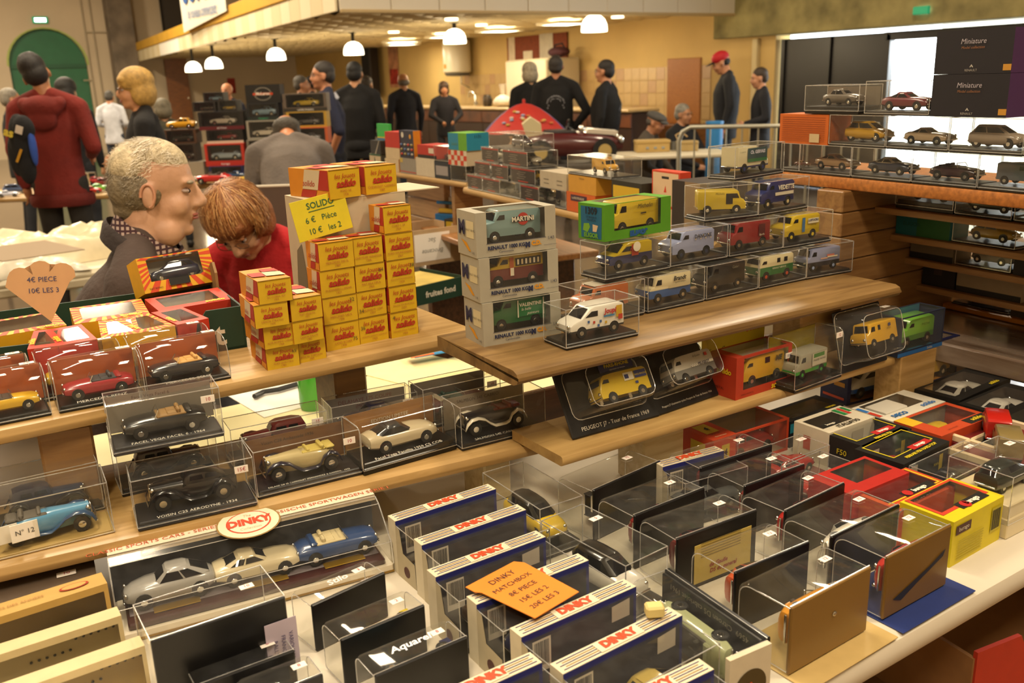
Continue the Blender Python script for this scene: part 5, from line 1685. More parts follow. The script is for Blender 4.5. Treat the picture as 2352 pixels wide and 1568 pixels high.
# ---- window cartons with a blue front, white top strip
def blue_box(px, k, hgt, carcol, kind='saloon', note=None):
    s = Slot(*px, ZP + hgt, .019, z0=ZP)
    s.loc = s.at(0, 0, 0)
    M = SM_(s)
    L, h = s.L, hgt
    R = root('windowed_carton', BB[k], 'box', M, 'blue windowed cartons in a row')
    m = MB()
    m.box((0, 0, h / 2), (L, .019, h), 0)
    m.obj('card_back', [card('#d2c7ac')], R)
    MB().poly([(-L / 2, -.0098, 0), (L / 2, -.0098, 0), (L / 2, -.0098, h * .995), (-L / 2, -.0098, h * .995)]).obj('blue_face', card('#141a66'), R)
    MB().poly([(-L / 2 + .004, -.0101, .003), (L / 2 - .004, -.0101, .003), (L / 2 - .004, -.0101, h * .9), (-L / 2 + .004, -.0101, h * .9)]).obj('inner_face', card('#23222c'), R)
    for i in range(5):
        MB().box((0, -.006 + .003 * i, h + .0004), (L * (.94 - .06 * (i % 2)), .0006, .0004)).obj('stripe', ink(('#1c1f6a', '#a8803c')[i % 2]), R)
    MB().box((.0, 0, h + .0006), (L * .36, .015, .0004)).obj('name_field', card('#d6cbb0'), R)
    text('DINKY', .0135, ink('#c0441c'), R, (0, 0, h + .0014), rot=FLAT, bold=.0009)
    b = MB().poly([(-L / 2 + .012, -.0105, h * .35), (-L / 2 + .034, -.0105, h * .35), (-L / 2 + .034, -.0105, h * .85), (-L / 2 + .012, -.0105, h * .85)]).obj('barcode_field', card('#c4bcae'), R)
    bars = MB()
    x = -L / 2 + .014
    rr = random.Random(k)
    while x < -L / 2 + .032:
        w = rr.choice((.0004, .0007, .0011))
        bars.poly([(x, -.0108, h * .45), (x + w, -.0108, h * .45), (x + w, -.0108, h * .82), (x, -.0108, h * .82)])
        x += w + rr.choice((.0004, .0006))
    bars.obj('barcode', ink('#1c1c20'), b)['kind'] = 'stuff'
    # clear box in front
    dep = .048
    m = MB()
    m.box((0, -.0098 - dep / 2, h * .46), (L, dep, h * .92), 0, skip='bk')
    e = .0008
    for x in (-1, 1):
        m.box((x * L / 2, -.0098 - dep, h * .46), (e, e, h * .92), 1)
        m.box((x * L / 2, -.0098 - dep / 2, h * .92), (e, dep, e), 1)
    m.box((0, -.0098 - dep, h * .92), (L, e, e), 1)
    m.obj('clear_front', [FILM, EDGE], R)
    # printed card end with a car outline
    q = [(-L / 2 - .0004, -.0098, 0), (-L / 2 - .0004, -.0098, h * .95), (-L / 2 - .0004, -.02, h * .9), (-L / 2 - .0004, -.026, h * .5), (-L / 2 - .0004, -.055, h * .46), (-L / 2 - .0004, -.056, 0)]
    MB().poly(q).obj('end_card', card('#b5a98c'), R)
    MB().cyl((-L / 2 - .0006, -.034, h * .2), (-L / 2 - .001, -.034, h * .2), .007, 14).obj('printed_wheel', ink('#4a2420'), R)
    if note:
        MB().poly([(L / 2 - .034, -.0107, h * .6), (L / 2 - .01, -.0107, h * .6), (L / 2 - .01, -.0107, h * .88), (L / 2 - .034, -.0107, h * .85)]).obj('label', card('#b0a79a'), R)
    MB().box((0, -.0098 - dep / 2, .004), (L * .96, dep * .94, .006)).obj('tray', card('#17171c'), R)
    car(kind, M @ T((0, -.0098 - dep / 2 + .0, .0084)), BC[k], paint=carcol, L=.098, face='L' if k % 2 else 'R')
    return s, M, R


BB = ['blue windowed carton farthest along the row beside the yellow hatchback case', 'blue windowed carton second along the row with a full barcode', 'blue windowed carton in front of the yellow hatchback case', 'blue windowed carton under the upper end of the orange price card', 'blue windowed carton with the red car under the orange price card',
      'blue windowed carton with the sand coloured car and yellow note', 'blue windowed carton ahead of the light blue racing car', 'blue windowed carton ahead of the case marked with the year 1961', 'blue windowed carton behind the black backed cases']
BC = ['dark green model saloon in the far blue carton', 'black model saloon in the second blue carton', 'brown model saloon in the third blue carton', 'dark blue model saloon in the fourth blue carton', 'bright red model coupe in the blue carton under the price card', 'sand yellow rounded model car in the blue carton', 'dark grey model car in the blue carton by the racing cars', 'black model convertible in the last blue carton', 'grey model car in the blue carton behind the black cases']
DK = [((907, 1197, 1139, 1122), '#1a2a20', 'saloon', None), ((968, 1252, 1208, 1170), '#141414', 'saloon', None), ((1000, 1325, 1253, 1232), '#3a2416', 'saloon', 1), ((1094, 1388, 1352, 1286), '#15204a', 'saloon', None), ((1197, 1463, 1461, 1346), '#a01c18', 'coupe', 1), ((1293, 1548, 1567, 1412), '#a8924a', 'round', 1),
      ((1010, 1626, 1245, 1520), '#26282c', 'coupe', None), ((1385, 1660, 1640, 1536), '#101014', 'cabrio', None), ((1522, 1072, 1663, 1034), '#55585a', 'saloon', None)]
boxes = [blue_box(px, k, .072, c, kd, nt) for k, (px, c, kd, nt) in enumerate(DK)]
# orange handwritten card lying across two of them
p = PZ(1212, 1357, ZP + .078)
s4, M4, R4 = boxes[3]
pa, pb = PZ(1175, 1316, ZP + .076), PZ(1250, 1400, ZP + .076)
a = math.atan2(pa.y - pb.y, pa.x - pb.x) - PI / 2
mid = (pa + pb) / 2
g = thing('price_card', 'orange handwritten price card lying across the blue cartons', 'price card', (mid.x, mid.y, ZP + .0772), rot=(0, 0, a + .35))
MB().prism([(-.032, -.042), (.032, -.042), (.036, .04), (.03, .05), (-.04, .05), (-.04, .036), (-.036, .03)], 0, .0008, axis='z').obj('card', mat('#d8801c', rough=.65, noise=(40, .05)), g)
for k, (tx, sz) in enumerate((('DINKY', .0115), ('MATCHBOX', .0095), ('8€ PIECE', .0095), ('15€ LES 2', .0095), ('20€ LES 3', .0095))):
    text(tx, sz, ink('#4a2c20'), g, (-.002, .035 - .0155 * k, .0013), rot=FLAT)
g = thing('price_note', 'pale yellow folded note on the blue carton of the sand coloured car', 'note', PZ(1503, 1412, ZP + .074), -.5)
MB().rbox((0, 0, .006), (.018, .014, .012), .002).obj('note', mat('#d0be7c', rough=.7), g)

# ---- clear cases lying deep, cars facing the front
s = Slot(1240, 1170, 1337, 1138, ZP + .072, .135, z0=ZP)
M = SM_(s)
case(M, s.L, s.d, .072, 'tall clear case of the yellow hatchback behind the blue cartons', base=.012, bcol='#101011')
car('hatch', M @ T((.0, -.008, .0125)) @ RZ(-PI / 2), 'bright yellow hatchback with dark roof in a tall clear case', paint='#cfae10', roof='#1c1a14', L=.1)
s = Slot(1437, 1300, 1533, 1254, ZP + .074, .14, z0=ZP)
M = SM_(s)
case(M, s.L, s.d, .074, 'tall clear case of the white hatchback beside the blue cartons', base=.01, bcol='#1b1a18', price='5', pl='top')
car('hatch', M @ T((.0, -.008, .0105)) @ RZ(-PI / 2), 'white hatchback with dark glass in a tall clear case', paint='#c2beb4', roof='#15130f', L=.102)

# ---- clear cases stood on edge with dark backs
BK = [((1364, 1124, 1519, 1056), '#0e0c0c', 'with a plain black back beside the orange model', '#a8501c', 'racer', 'orange open racer seen through the clear top'),
      ((1458, 1182, 1620, 1118), '#0e0c0c', 'with a black back in front of the barcode carton', '#7a1416', 'saloon', 'dark red saloon in the black backed case before the barcode carton'),
      ((1610, 1072, 1775, 1019), '#0f0e10', 'with a black back behind the red sports cars', '#8c1a18', 'coupe', 'red coupe in the black backed case near the prancing horse carton'),
      ((1712, 1114, 1850, 1064), '#0e0d0e', 'with a black back beside the loose red cars', '#6a1a14', 'coupe', 'red brown coupe in the black backed case beside loose red cars'),
      ((1556, 1236, 1740, 1169), '#100e0e', 'with a pale yellow printed back label', '#5a1416', 'saloon', 'dark red limousine in the case with the yellow label'),
      ((1806, 1171, 1942, 1107), '#0e0d0e', 'with a scratched black back', '#a01c18', 'coupe', 'red coupe in the case with the scratched black back'),
      ((1690, 1313, 1861, 1242), '#0c0c10', 'with a blue black back reflecting light', '#b8502c', 'saloon', 'orange saloon in the case with the blue black back'),
      ((1912, 1231, 2068, 1157), '#0b0b0d', 'with the white rounded car showing at the top', '#cfcabc', 'round', 'white rounded car in the black backed case'),
      ((1820, 1399, 2002, 1303), '#7a5c2c', 'with a gold brown back', '#c98a2c', 'cabrio', 'orange convertible in the case with the gold brown back'),
      ((2040, 1282, 2187, 1207), '#6d5020', 'with a gold brown back and dark silhouette', '#a81c18', 'coupe', 'red coupe in the case with a silhouette on its back')]
for k, (px, bc, ld, cc_, kd, cl) in enumerate(BK):
    zt = ZP + (.074 if k not in (8, 9) else .078)
    s = Slot(*px, zt, .055)
    R, c = edge_case(s, zt, .07, ld, dict(kind=kd, paint=cc_, face='L' if k % 2 else 'R', L=min(.1, s.L * .78), **({'second': '#222'} if kd == 'racer' else {})), price='12', bcol=bc, carlab=cl)
    if k == 4:
        MB().rbox((.008, .006, -.0006), (s.L * .72, .05, .0008), .0004).obj('yellow_label', card('#b8a250'), R)
        text('DS du general', .0075, ink('#8c2018'), R, (.008, .02, -.0016), rot=(PI, 0, 0), bold=.0002, shear=.2)
        text('de Gaulle', .0075, ink('#8c2018'), R, (-.0, .012, -.0016), rot=(PI, 0, 0), bold=.0002, shear=.2)
        for q in range(6):
            MB().box((.004, -.002 - .0035 * q, -.0013), (s.L * .5, .0007, .0003)).obj('print_line', ink('#7a6a34'), R)
    if k == 9:
        m = MB()
        m.poly([(-.045, .018, -.0008), (.02, .0, -.0008), (.05, -.012, -.0008), (.046, -.004, -.0008), (.0, .012, -.0008), (-.03, .024, -.0008)])
        m.obj('silhouette', ink('#14182c'), R)
    if k == 8:
        MB().ell((.004, -.006, -.0008), (.003, .003, .001), 10, 6).obj('screw', CHROME, R)
    # backing card under the last two
    if k in (8, 9):
        col = '#c0a468' if k == 8 else '#1c2f6c'
        g = thing('backing_card', ('cream' if k == 8 else 'blue') + ' backing card under the case with the gold brown back' + (' and dark silhouette' if k == 9 else ''), 'card', (0, 0, 0))
        g.matrix_world = T(s.at(.008, -.0, ZP - s.z + .0004)) @ RZ(s.yaw)
        MB().rbox((0, -.006, .0007), (s.L * 1.16, .095, .0014), .0004).obj('card', card(col), g)
        for oo in (R, c):
            oo.location.z += .0022

# ---- case standing on its side across the rows (year on the plate)
s = Slot(1661, 1502, 1772, 1455, ZP + .072, .15, z0=ZP)
M = SM_(s)
W = s.L
M2 = M @ T((W / 2, 0, .035)) @ RZ(PI / 2) @ RX(-PI / 2)
R = case(M2, .15, .068, W * .92, 'clear case on its side with a black plate lettered with the year 1961', base=.012, bcol='#0b0b0c', shape='soft')
text('4569  Citroen DS cabriolet 1961', .0088, ink('#7c7868'), R, (0, -.024, .0125), rot=(0, 0, 0))
car('cabrio', M2 @ T((.0, .002, .0125)), 'pale green convertible in the case lying across the rows', paint='#9aa07a', inner='#2c2a22', L=.1)
R = carton(M @ T((-.002, -.079, 0)), W * .86, .006, .068, 'white card end piece with a round window before the pale green convertible', col='#c9bda4', name='carton_end')
disc(R, .02, (0, -.0036, .03), '#4a3c1c', n=28, name='round_window')
disc(R, .003, (0, -.0042, .034), '#b8502c', n=12, name='round_print', sx=.8)

# ================================================================ front right group: cartons of sports cars
def top_box(px, hgt, d, label, col, wins=None, **k):
    s = Slot(*px, ZP + hgt, d, z0=ZP)
    M = SM_(s)
    R = carton(M, s.L, d, hgt * .99, label, col=col, wins=wins, **k)
    return s, M, R


s, M, R = top_box((1640, 1012, 1813, 958), .055, .07, 'orange red carton with a prancing horse badge and a red car', '#b03a18', {'f': (.28, .97, .1, .95), 't': (.3, .95, .05, .92)}, inner='#8a7a60',
                  patches=[('t', [(.06, .35), (.22, .35), (.22, .85), (.06, .85)], '#b8a024'), ('l', [(.3, .2), (.75, .2), (.75, .8), (.3, .8)], '#b8a024'), ('f', [(.1, .3), (.2, .3), (.2, .8), (.1, .8)], '#b8a024')],
                  texts=[('t', 'Ferrari', .006, '#1c1810', .14, .27), ('t', 'TESTAROSSA', .004, '#d9c8a0', .14, .12)])
# little horse shapes on the badges
for loc, rot in (((-s.L * .36, .004, .0558), FLAT), ((-s.L * .35, -.0362, .03), UPR)):
    MB().poly([(-.003, -.005, 0), (-.001, -.001, 0), (-.004, .002, 0), (-.001, .004, 0), (.001, .007, 0), (.003, .006, 0), (.002, .003, 0), (.004, .0, 0), (.002, -.001, 0), (.003, -.006, 0), (.001, -.005, 0), (.0, -.002, 0)]).obj('horse_emblem', ink('#14120e'), R, loc, rot)
car('coupe', M @ T((.02, 0, .003)), 'red sports coupe in the carton with the prancing horse', paint='#9a1612', L=s.L * .62)
s, M, R = top_box((1816, 968, 1938, 926), .045, .055, 'black carton with a turquoise stripe and yellow lettering', '#14181c', {'t': (.08, .86, .15, .85)}, inner='#5a5244', patches=[('f', [(0, .55), (1, .55), (1, .9), (0, .9)], '#1f7a8c')], texts=[('t', 'verem', .009, '#c9b41c', .78, .08, dict(bold=.0004))])
car('coupe', M @ T((0, 0, .003)), 'grey model car in the carton with the turquoise stripe', paint='#55524c', L=s.L * .7)
s, M, R = top_box((1905, 994, 2010, 956), .055, .065, 'white carton with a green white and red printed top', '#cfc6b0', {'t': (.06, .7, .25, .85)}, inner='#3a342c', texts=[('t', "ITALIA'90", .0125, '#26221c', .5, .12, dict(bold=.0003)), ('t', 'burago', .007, '#d8d0bc', .28, .34, dict(bold=.0003))],
                  patches=[('t', [(.1, .27), (.48, .27), (.48, .42), (.1, .42)], '#15130f'), ('t', [(.72, .5), (.8, .5), (.8, .9), (.72, .9)], '#1f7a3c'), ('t', [(.82, .5), (.88, .5), (.88, .9), (.82, .9)], '#b82c1c'), ('t', [(.9, .6), (.96, .6), (.96, .9), (.9, .9)], '#1f7a3c'), ('f', [(.5, .15), (.75, .15), (.75, .8), (.5, .8)], '#b0a692'), ('l', [(.3, .3), (.5, .3), (.5, .7), (.3, .7)], '#a8341c')])
car('coupe', M @ T((-.01, .004, .003)), 'white and red football car in the white printed carton', paint='#c4beb2', second='#1f7a3c', L=s.L * .7)
for k, (px, lab, tx, cl) in enumerate([((1987, 1026, 2094, 983), 'black carton with yellow outlined window behind its twin', 'FERRARI F50', 'black'), ((2076, 1066, 2181, 1012), 'black carton with yellow outlined window and hard-top lettering', 'FERRARI F50 HARD-TOP', 'red')]):
    s, M, R = top_box(px, .052, .075, lab, '#131211', {'t': (.1, .9, .3, .9)}, inner='#26221f', texts=[('t', tx, .0075, '#c9b41c', .5, .12, dict(bold=.0003)), ('t', 'burago', .0085, '#e0d8c8', .66, .3, dict(bold=.0004)), ('l', 'F50', .012, '#c9b41c', .5, .6), ('f', 'FERRARI', .006, '#c9b41c', .75, .5)],
                      patches=[('t', [(.08, .27), (.92, .27), (.92, .29), (.08, .29)], '#c9b41c'), ('t', [(.08, .91), (.92, .91), (.92, .93), (.08, .93)], '#c9b41c'), ('t', [(.075, .27), (.095, .27), (.095, .93), (.075, .93)], '#c9b41c'), ('t', [(.905, .27), (.925, .27), (.925, .93), (.905, .93)], '#c9b41c'), ('t', [(.46, .22), (.86, .22), (.86, .38), (.46, .38)], '#a81c18'), ('f', [(.04, .2), (.3, .2), (.3, .8), (.04, .8)], '#b9b2a4'), ('f', [(.78, .25), (.86, .25), (.86, .75), (.78, .75)], '#b8a024')])
    car('coupe', M @ T((0, .004, .003)), '%s sports coupe in the black carton %s' % (cl, 'in front' if k else 'behind'), paint='#9a1612' if k else '#202228', L=s.L * .74)
s, M, R = top_box((2050, 967, 2172, 921), .05, .075, 'white carton with blue lettering and a white truck', '#cfc9b8', {'t': (.1, .82, .3, .95)}, inner='#6d6a60', texts=[('t', 'IVECO', .0125, '#1c5f9c', .24, .13, dict(bold=.0006)), ('t', 'solido', .0145, '#2a6ab0', .78, .16, dict(bold=.0004))], patches=[('t', [(.0, .3), (.06, .3), (.06, .6), (.0, .6)], '#b8321c'), ('t', [(.0, .62), (.06, .62), (.06, .9), (.0, .9)], '#2a6ab0')])
car('cube', M @ T((-.005, .006, .003)), 'white box truck in the white carton with blue lettering', paint='#cfcabc', L=s.L * .68)
s, M, R = top_box((2163, 1001, 2283, 954), .05, .08, 'orange red carton with a yellow corner and a yellow digger', '#b0401c', {'t': (.2, .92, .28, .92)}, inner='#8a8478', texts=[('t', 'solido', .012, '#c9b41c', .78, .13, dict(bold=.0004)), ('t', 'LAND ROVER', .004, '#4a160c', .3, .1)], patches=[('t', [(0, .6), (.2, .6), (.2, 1), (0, 1)], '#c9a01c'), ('t', [(.58, .02), (.98, .02), (.98, .24), (.58, .24)], '#1c1810')])
car('hatch', M @ T((.004, .006, .003)), 'yellow off-roader in the orange red carton', paint='#c9a41c', L=s.L * .66, hub=TYRE)
# cream trays with wooden look at the end
for k, (px, lab, cl) in enumerate([((2312, 1037, 2420, 990), 'cream framed red tray with a red delivery car', '#a81c14'), ((2345, 1082, 2450, 1030), 'cream framed red tray next to the first', '#7a6a40')]):
    s = Slot(*px, ZP + .045, .105, z0=ZP)
    M = SM_(s)
    R = root('presentation_tray', lab, 'box', M)
    Lk = s.L
    MB().rbox((0, 0, .018), (Lk, .105, .036), .003).obj('base', card('#6d1a16'), R)
    for a, b in (((0, -.0495, .04), (Lk, .006, .012)), ((0, .0495, .04), (Lk, .006, .012)), ((-Lk / 2 + .003, 0, .04), (.006, .105, .012)), ((Lk / 2 - .003, 0, .04), (.006, .105, .012))):
        MB().rbox(a, b, .002).obj('frame', card('#cdb994'), R)
    c = car('bread', M @ T((0, 0, .0365)) @ RZ(.6), ('red vintage delivery van' if k == 0 else 'olive vintage delivery van') + ' in a cream framed tray', paint=cl, L=.08, sides=[('t', 'RITA', .01, '#c9a81c', -.1, .38, dict(bold=.0003)), ('t', '1926', .006, '#c9a81c', .1, .26)] if k == 0 else ())
for px, lab, cl, tx in [((2205, 919, 2322, 867), 'black carton with yellow lettering and a white racing car', '#c4c0b4', 'solido'), ((2312, 956, 2425, 905), 'black carton with a white rally car at the end of the board', '#cfcac0', 'MARATHON')]:
    s, M, R = top_box(px, .04, .08, lab, '#12110f', {'t': (.08, .86, .2, .92)}, inner='#57524a', texts=[('t', tx, .012, '#c9b41c', .74, .1, dict(bold=.0004))])
    car('coupe', M @ T((0, .006, .003)), ('white racing coupe' if tx == 'solido' else 'white rally coupe') + ' in the black carton with yellow lettering', paint=cl, L=s.L * .68)
s, M, R = top_box((1960, 1137, 2089, 1084), .055, .07, 'bright red carton with a small dark window', '#a82018', {'t': (.3, .94, .3, .92)}, inner='#3c4440')
car('coupe', M @ T((.012, .006, .003)), 'dark green model car in the bright red carton', paint='#1c3026', L=s.L * .55)
s, M, R = top_box((2069, 1173, 2196, 1113), .052, .072, 'orange carton with yellow outlined window and white lettering', '#b8461c', {'t': (.06, .92, .3, .95)}, inner='#1c1a18', texts=[('t', 'FERRARI 456 GT', .0085, '#e0d4bc', .35, .1, dict(bold=.0003)), ('t', 'burago', .0095, '#e0d8c8', .62, .32, dict(bold=.0005))], patches=[('t', [(.04, .26), (.94, .26), (.94, .29), (.04, .29)], '#c9b41c'), ('t', [(.93, .26), (.955, .26), (.955, .97), (.93, .97)], '#c9b41c'), ('t', [(.34, .24), (.86, .24), (.86, .42), (.34, .42)], '#15120f')])
disc(R, .007, (s.L * -.08, -.012, .0527), '#a81c18', rot=FLAT)
car('coupe', M @ T((-.004, .008, .003)), 'black sports coupe in the orange carton', paint='#131316', L=s.L * .72)
s = Slot(2180, 1304, 2294, 1238, ZP, .07)
M = SM_(s)
R = carton(M, s.L, .07, .06, 'bright yellow carton with a red framed window', col='#c9b814', wins={'t': (.1, .9, .32, .92)}, inner='#3a2a24', texts=[('t', 'burago', .0105, '#e0d8c8', .62, .26, dict(bold=.0005)), ('f', 'burago', .008, '#d8d0bc', .2, .78)], patches=[('t', [(.05, .24), (.95, .24), (.95, .32), (.05, .32)], '#b8381c'), ('t', [(.9, .24), (.95, .24), (.95, .96), (.9, .96)], '#b8381c'), ('t', [(.05, .24), (.1, .24), (.1, .96), (.05, .96)], '#b8381c'), ('t', [(.05, .92), (.95, .92), (.95, .97), (.05, .97)], '#b8381c'), ('t', [(.36, .16), (.88, .16), (.88, .36), (.36, .36)], '#15120f'), ('f', [(.05, .68), (.34, .68), (.34, .88), (.05, .88)], '#4a2c24'), ('f', [(.76, .3), (.96, .3), (.96, .85), (.76, .85)], '#b3a62c')] + [('f', [(.1, .1 + .06 * i), (.6, .1 + .06 * i), (.6, .12 + .06 * i), (.1, .12 + .06 * i)], '#a89a20') for i in range(8)])
bars = MB()
for i in range(14):
    x = s.L * (.27 + .0125 * i)
    bars.poly([(x, -.0362, .021), (x + .0006 * (1 + i % 3), -.0362, .021), (x + .0006 * (1 + i % 3), -.0362, .048), (x, -.0362, .048)])
bars.obj('barcode', ink('#3a3418'), R)['kind'] = 'stuff'
disc(R, .0075, (-s.L * .02, -.018, .0612), '#a81c18', rot=FLAT)
car('cabrio', M @ T((.0, .006, .003)), 'red convertible in the bright yellow carton', paint='#a01814', inner='#2a2420', L=s.L * .78)
# clear cases with cream bases at the end of the board
s = Slot(2185, 1102, 2308, 1041, ZP + .05, .06, z0=ZP)
cased(s, .05, 'dark blue coupe seen from the side', 'with a cream front edge', dict(kind='coupe', paint='#171a24', L=.085), base=.008, bcol='#c0b08c', price='12')
s = Slot(2310, 1240, 2420, 1182, ZP, .085)
R = case(SM_(s), s.L, .085, .085, 'tall clear case on a deep cream base beside the yellow carton', base=.045, bcol='#cdbf9c', price='12')
car('hatch', SM_(s) @ T((0, 0, .0455)), 'dark green off-roader on the deep cream base', paint='#1c241e', L=.085)
# loose clear boxes with red cars
for px, hh, lab, cl in [((1795, 1064, 1905, 1022), .045, 'low clear box with a bright red coupe behind the black cases', 'bright red coupe with a horse badge in a low clear box'), ((1872, 1100, 1960, 1062), .045, 'low clear box with a red roadster and paper tag', 'red open roadster in a low clear box')]:
    s = Slot(*px, ZP + hh, .055, z0=ZP)
    R = case(SM_(s), s.L, .055, hh, lab, base=.005, bcol='#6a1a16', price='12')
    car('coupe' if 'coupe' in cl else 'cabrio', SM_(s) @ T((0, .002, .0055)), cl, paint='#a01a14', L=s.L * .8)
# blue orange-lined cartons with vans
for px, lab, cl, kw in [((1944, 930, 2076, 896), 'dark blue carton lined in orange with a white and blue van', 'white van with red roof and blue skirt in the dark blue carton', dict(paint='#c9c4b8', second='#1f4f9c', split=.17, roof='#a8341c', sides=[('p', .25, .38, .33, .43, '#2a5fa8'), ('p', .27, .36, .33, .38, '#b8321c', .0004)])),
                        ((2082, 896, 2196, 858), 'dark blue carton lined in orange with a yellow van', 'yellow mail van in the dark blue carton', dict(paint='#c49a14', sides=[('p', .14, .42, .3, .42, '#a8841a'), ('t', 'POSTES', .005, '#5a4a14', .28, .36)]))]:
    s = Slot(*px, ZP + .002, .062, z0=ZP)
    M = SM_(s)
    R = carton(M, s.L, .062, .08, lab, col='#161a44', wins={'f': (.06, .97, .06, .95), 't': (.05, .95, .12, .8)}, inner='#b87a1c', texts=[('t', 'solido', .005, '#b8b0a0', .4, .9), ('l', 'MERCEDES', .005, '#1c1a14', .5, .66)], patches=[('l', [(.15, .6), (.9, .6), (.9, .74), (.15, .74)], '#b8842c'), ('l', [(.5, .4), (.9, .4), (.9, .5), (.5, .5)], '#b8842c'), ('l', [(.1, .1), (.9, .1), (.9, .16), (.1, .16)], '#b8482c')] + [('t', [(.1 + .05 * i, .84), (.12 + .05 * i, .84), (.14 + .05 * i, .96), (.12 + .05 * i, .96)], '#b8842c') for i in range(3)])
    car('fourgon' if 'white' in cl else 'fourgon', M @ T((.004, 0, .004)), cl, L=s.L * .8, face='L', **kw)
# ---- trays and flat boxes at the near end under the lower plank
s = Slot(-60, 1412, 225, 1340, ZP + .06, .07, z0=ZP)
R = carton(SM_(s), s.L, .07, .058, 'flat grey brown box pushed under the lower plank', col='#57483a')
price_tag(R, '10', (s.L * .25, .01, .0592), (0, 0, 0), w=.02, hgt=.011)
for k, (px, hh, lab, col, inner) in enumerate([((-130, 1455, 246, 1337), .082, 'tan windowed carton with an oval red print at the near end', '#bd9a54', '#8a744c'), ((-90, 1530, 278, 1411), .08, 'cream framed box with punched vents standing second', '#cbb98c', '#a3946c'), ((-10, 1600, 332, 1480), .08, 'cream framed box with punched vents standing in front', '#cbb98c', '#9c8448')]):
    dd = (.028, .02, .02)[k]
    s = Slot(*px, ZP + hh, dd, z0=ZP)
    M = SM_(s)
    R = carton(M, s.L, dd, hh * .99, lab, col=col, wins={'f': (.03, .97, .05, .9)}, inner=inner, texts=[('t', 'MODELES DES ANNEES', .006, '#a8703c', .4, .5)] if k == 0 else ())
    if k == 0:
        disc(R, .006, (s.L * .3, -.0, hh * .99 + .0012), '#a8341c', rot=FLAT, sx=2.4, name='oval_print')
        disc(R, .0048, (s.L * .3, -.0, hh * .99 + .0015), '#bd9a54', rot=FLAT, sx=2.5, name='oval_print_inner')
    else:
        for i in range(6):
            MB().ell((-s.L * .1 + .007 * i, dd / 2 - .0022, hh * .62), (.0015, .0008, .0015), 8, 5).obj('vent_hole', BLACK, R)
            MB().ell((s.L * .2 + .007 * i, dd / 2 - .0022, hh * .75), (.0015, .0008, .0015), 8, 5).obj('vent_hole', BLACK, R)
    if k:
        MB().box((.0, dd / 2 - .0024, hh * .3), (.07, .001, hh * .3)).obj('printed_car', ink('#4a4638'), R)
    else:
        car('saloon', M @ T((.03, -.0, .005)) @ Matrix.Diagonal((1, .55, 1, 1)), ('dark green saloon', 'dark grey vintage car', 'black vintage car')[k] + ' inside the ' + ('tan windowed carton', 'second cream framed box', 'foremost cream framed box')[k], paint=('#1c2620', '#2c2f30', '#141414')[k], L=.095, face='L')
# ---- cardboard tray and checked cloth on the lower table
p = PZ(2120, 1500, .76)
g = thing('cardboard_tray', 'open cardboard tray printed red standing on the brown table', 'tray', (p.x + .1, p.y - .02, .76), -.15)
cb = mat('#8a6238', rough=.8, noise=(25, .1), name='corrugated_card')
MB().box((0, 0, .003), (.4, .3, .006)).obj('bottom', cb, g)
MB().prism([(-.2, 0), (.2, 0), (.2, .13), (.12, .13), (.08, .08), (-.08, .08), (-.12, .13), (-.2, .13)], .147, .153).obj('side', cb, g)
MB().prism([(-.2, 0), (.2, 0), (.2, .13), (.12, .13), (.08, .05), (-.08, .05), (-.12, .13), (-.2, .13)], -.153, -.147).obj('side', card('#a8301c'), g)
MB().box((-.2, 0, .06), (.006, .3, .12)).obj('end', cb, g)
MB().box((.2, 0, .06), (.006, .3, .12)).obj('end', cb, g)
text('nolo', .07, ink('#d8cdb8'), g, (-.02, -.1545, .055), bold=.003, shear=.2)
g = thing('cloth', 'red and white checked cloth folded behind the cardboard tray', 'cloth', (p.x + .16, p.y + .25, .761), .1)
m = MB()
n = 14
vs = [(-.14 + .28 * i / n, -.08 + .16 * j / n, .025 + .012 * math.sin(i * 1.1) * math.cos(j * .9)) for j in range(n + 1) for i in range(n + 1)]
fs = [(j * (n + 1) + i, j * (n + 1) + i + 1, (j + 1) * (n + 1) + i + 1, (j + 1) * (n + 1) + i) for j in range(n) for i in range(n)]
m.add(vs, fs, 0)
for q in range(len(m.m)):
    i, j = q % n, q // n
    m.m[q] = (i % 2) + (j % 2)
m.obj('cloth', [mat('#b5a08c', rough=.8), mat('#9a6a5c', rough=.8), mat('#7c2a2c', rough=.8)], g, smooth=60)
# ================================================================ right rack against the daylight
class Edge:
    """a straight front edge; pixels are read on the upright plane through it"""
    def __init__(s, p, q):
        s.p = p.copy()
        s.e = (q - p); s.e.z = 0; s.e.normalize()
        s.n = Vector((-s.e.y, s.e.x, 0))
        s.yaw = math.atan2(s.e.y, s.e.x)

    def hit(s, x, y):
        d = ray(x, y)
        t = (s.p - EYE).dot(s.n) / d.dot(s.n)
        return EYE + d * t

    def slot(s, xl, xr, y, z, d, off=0.0, L=None):
        a, b = s.hit(xl, y), s.hit(xr, y)
        t = Slot(0, 1000, 10, 1000, 1, .1)
        t.L = L or (b - a).length
        t.d, t.z, t.yaw, t.e, t.n = d, z, s.yaw, s.e, s.n
        c = (a + b) / 2 + s.n * (d / 2 + off)
        t.c = c
        t.loc = Vector((c.x, c.y, z))
        return t


ZR = 1.40
ra, rb = PZ(1855, 400, ZR), PZ(2352, 447, ZR)
RE = Edge(ra, rb)
plank('rack_board', 'thick chipboard top plank of the rack carrying two rows of cases', ra, rb, .24, ZR, .022, mat('#a8682c', rough=.6, noise=(120, .35), name='chipboard'), (.1, .3), .003)
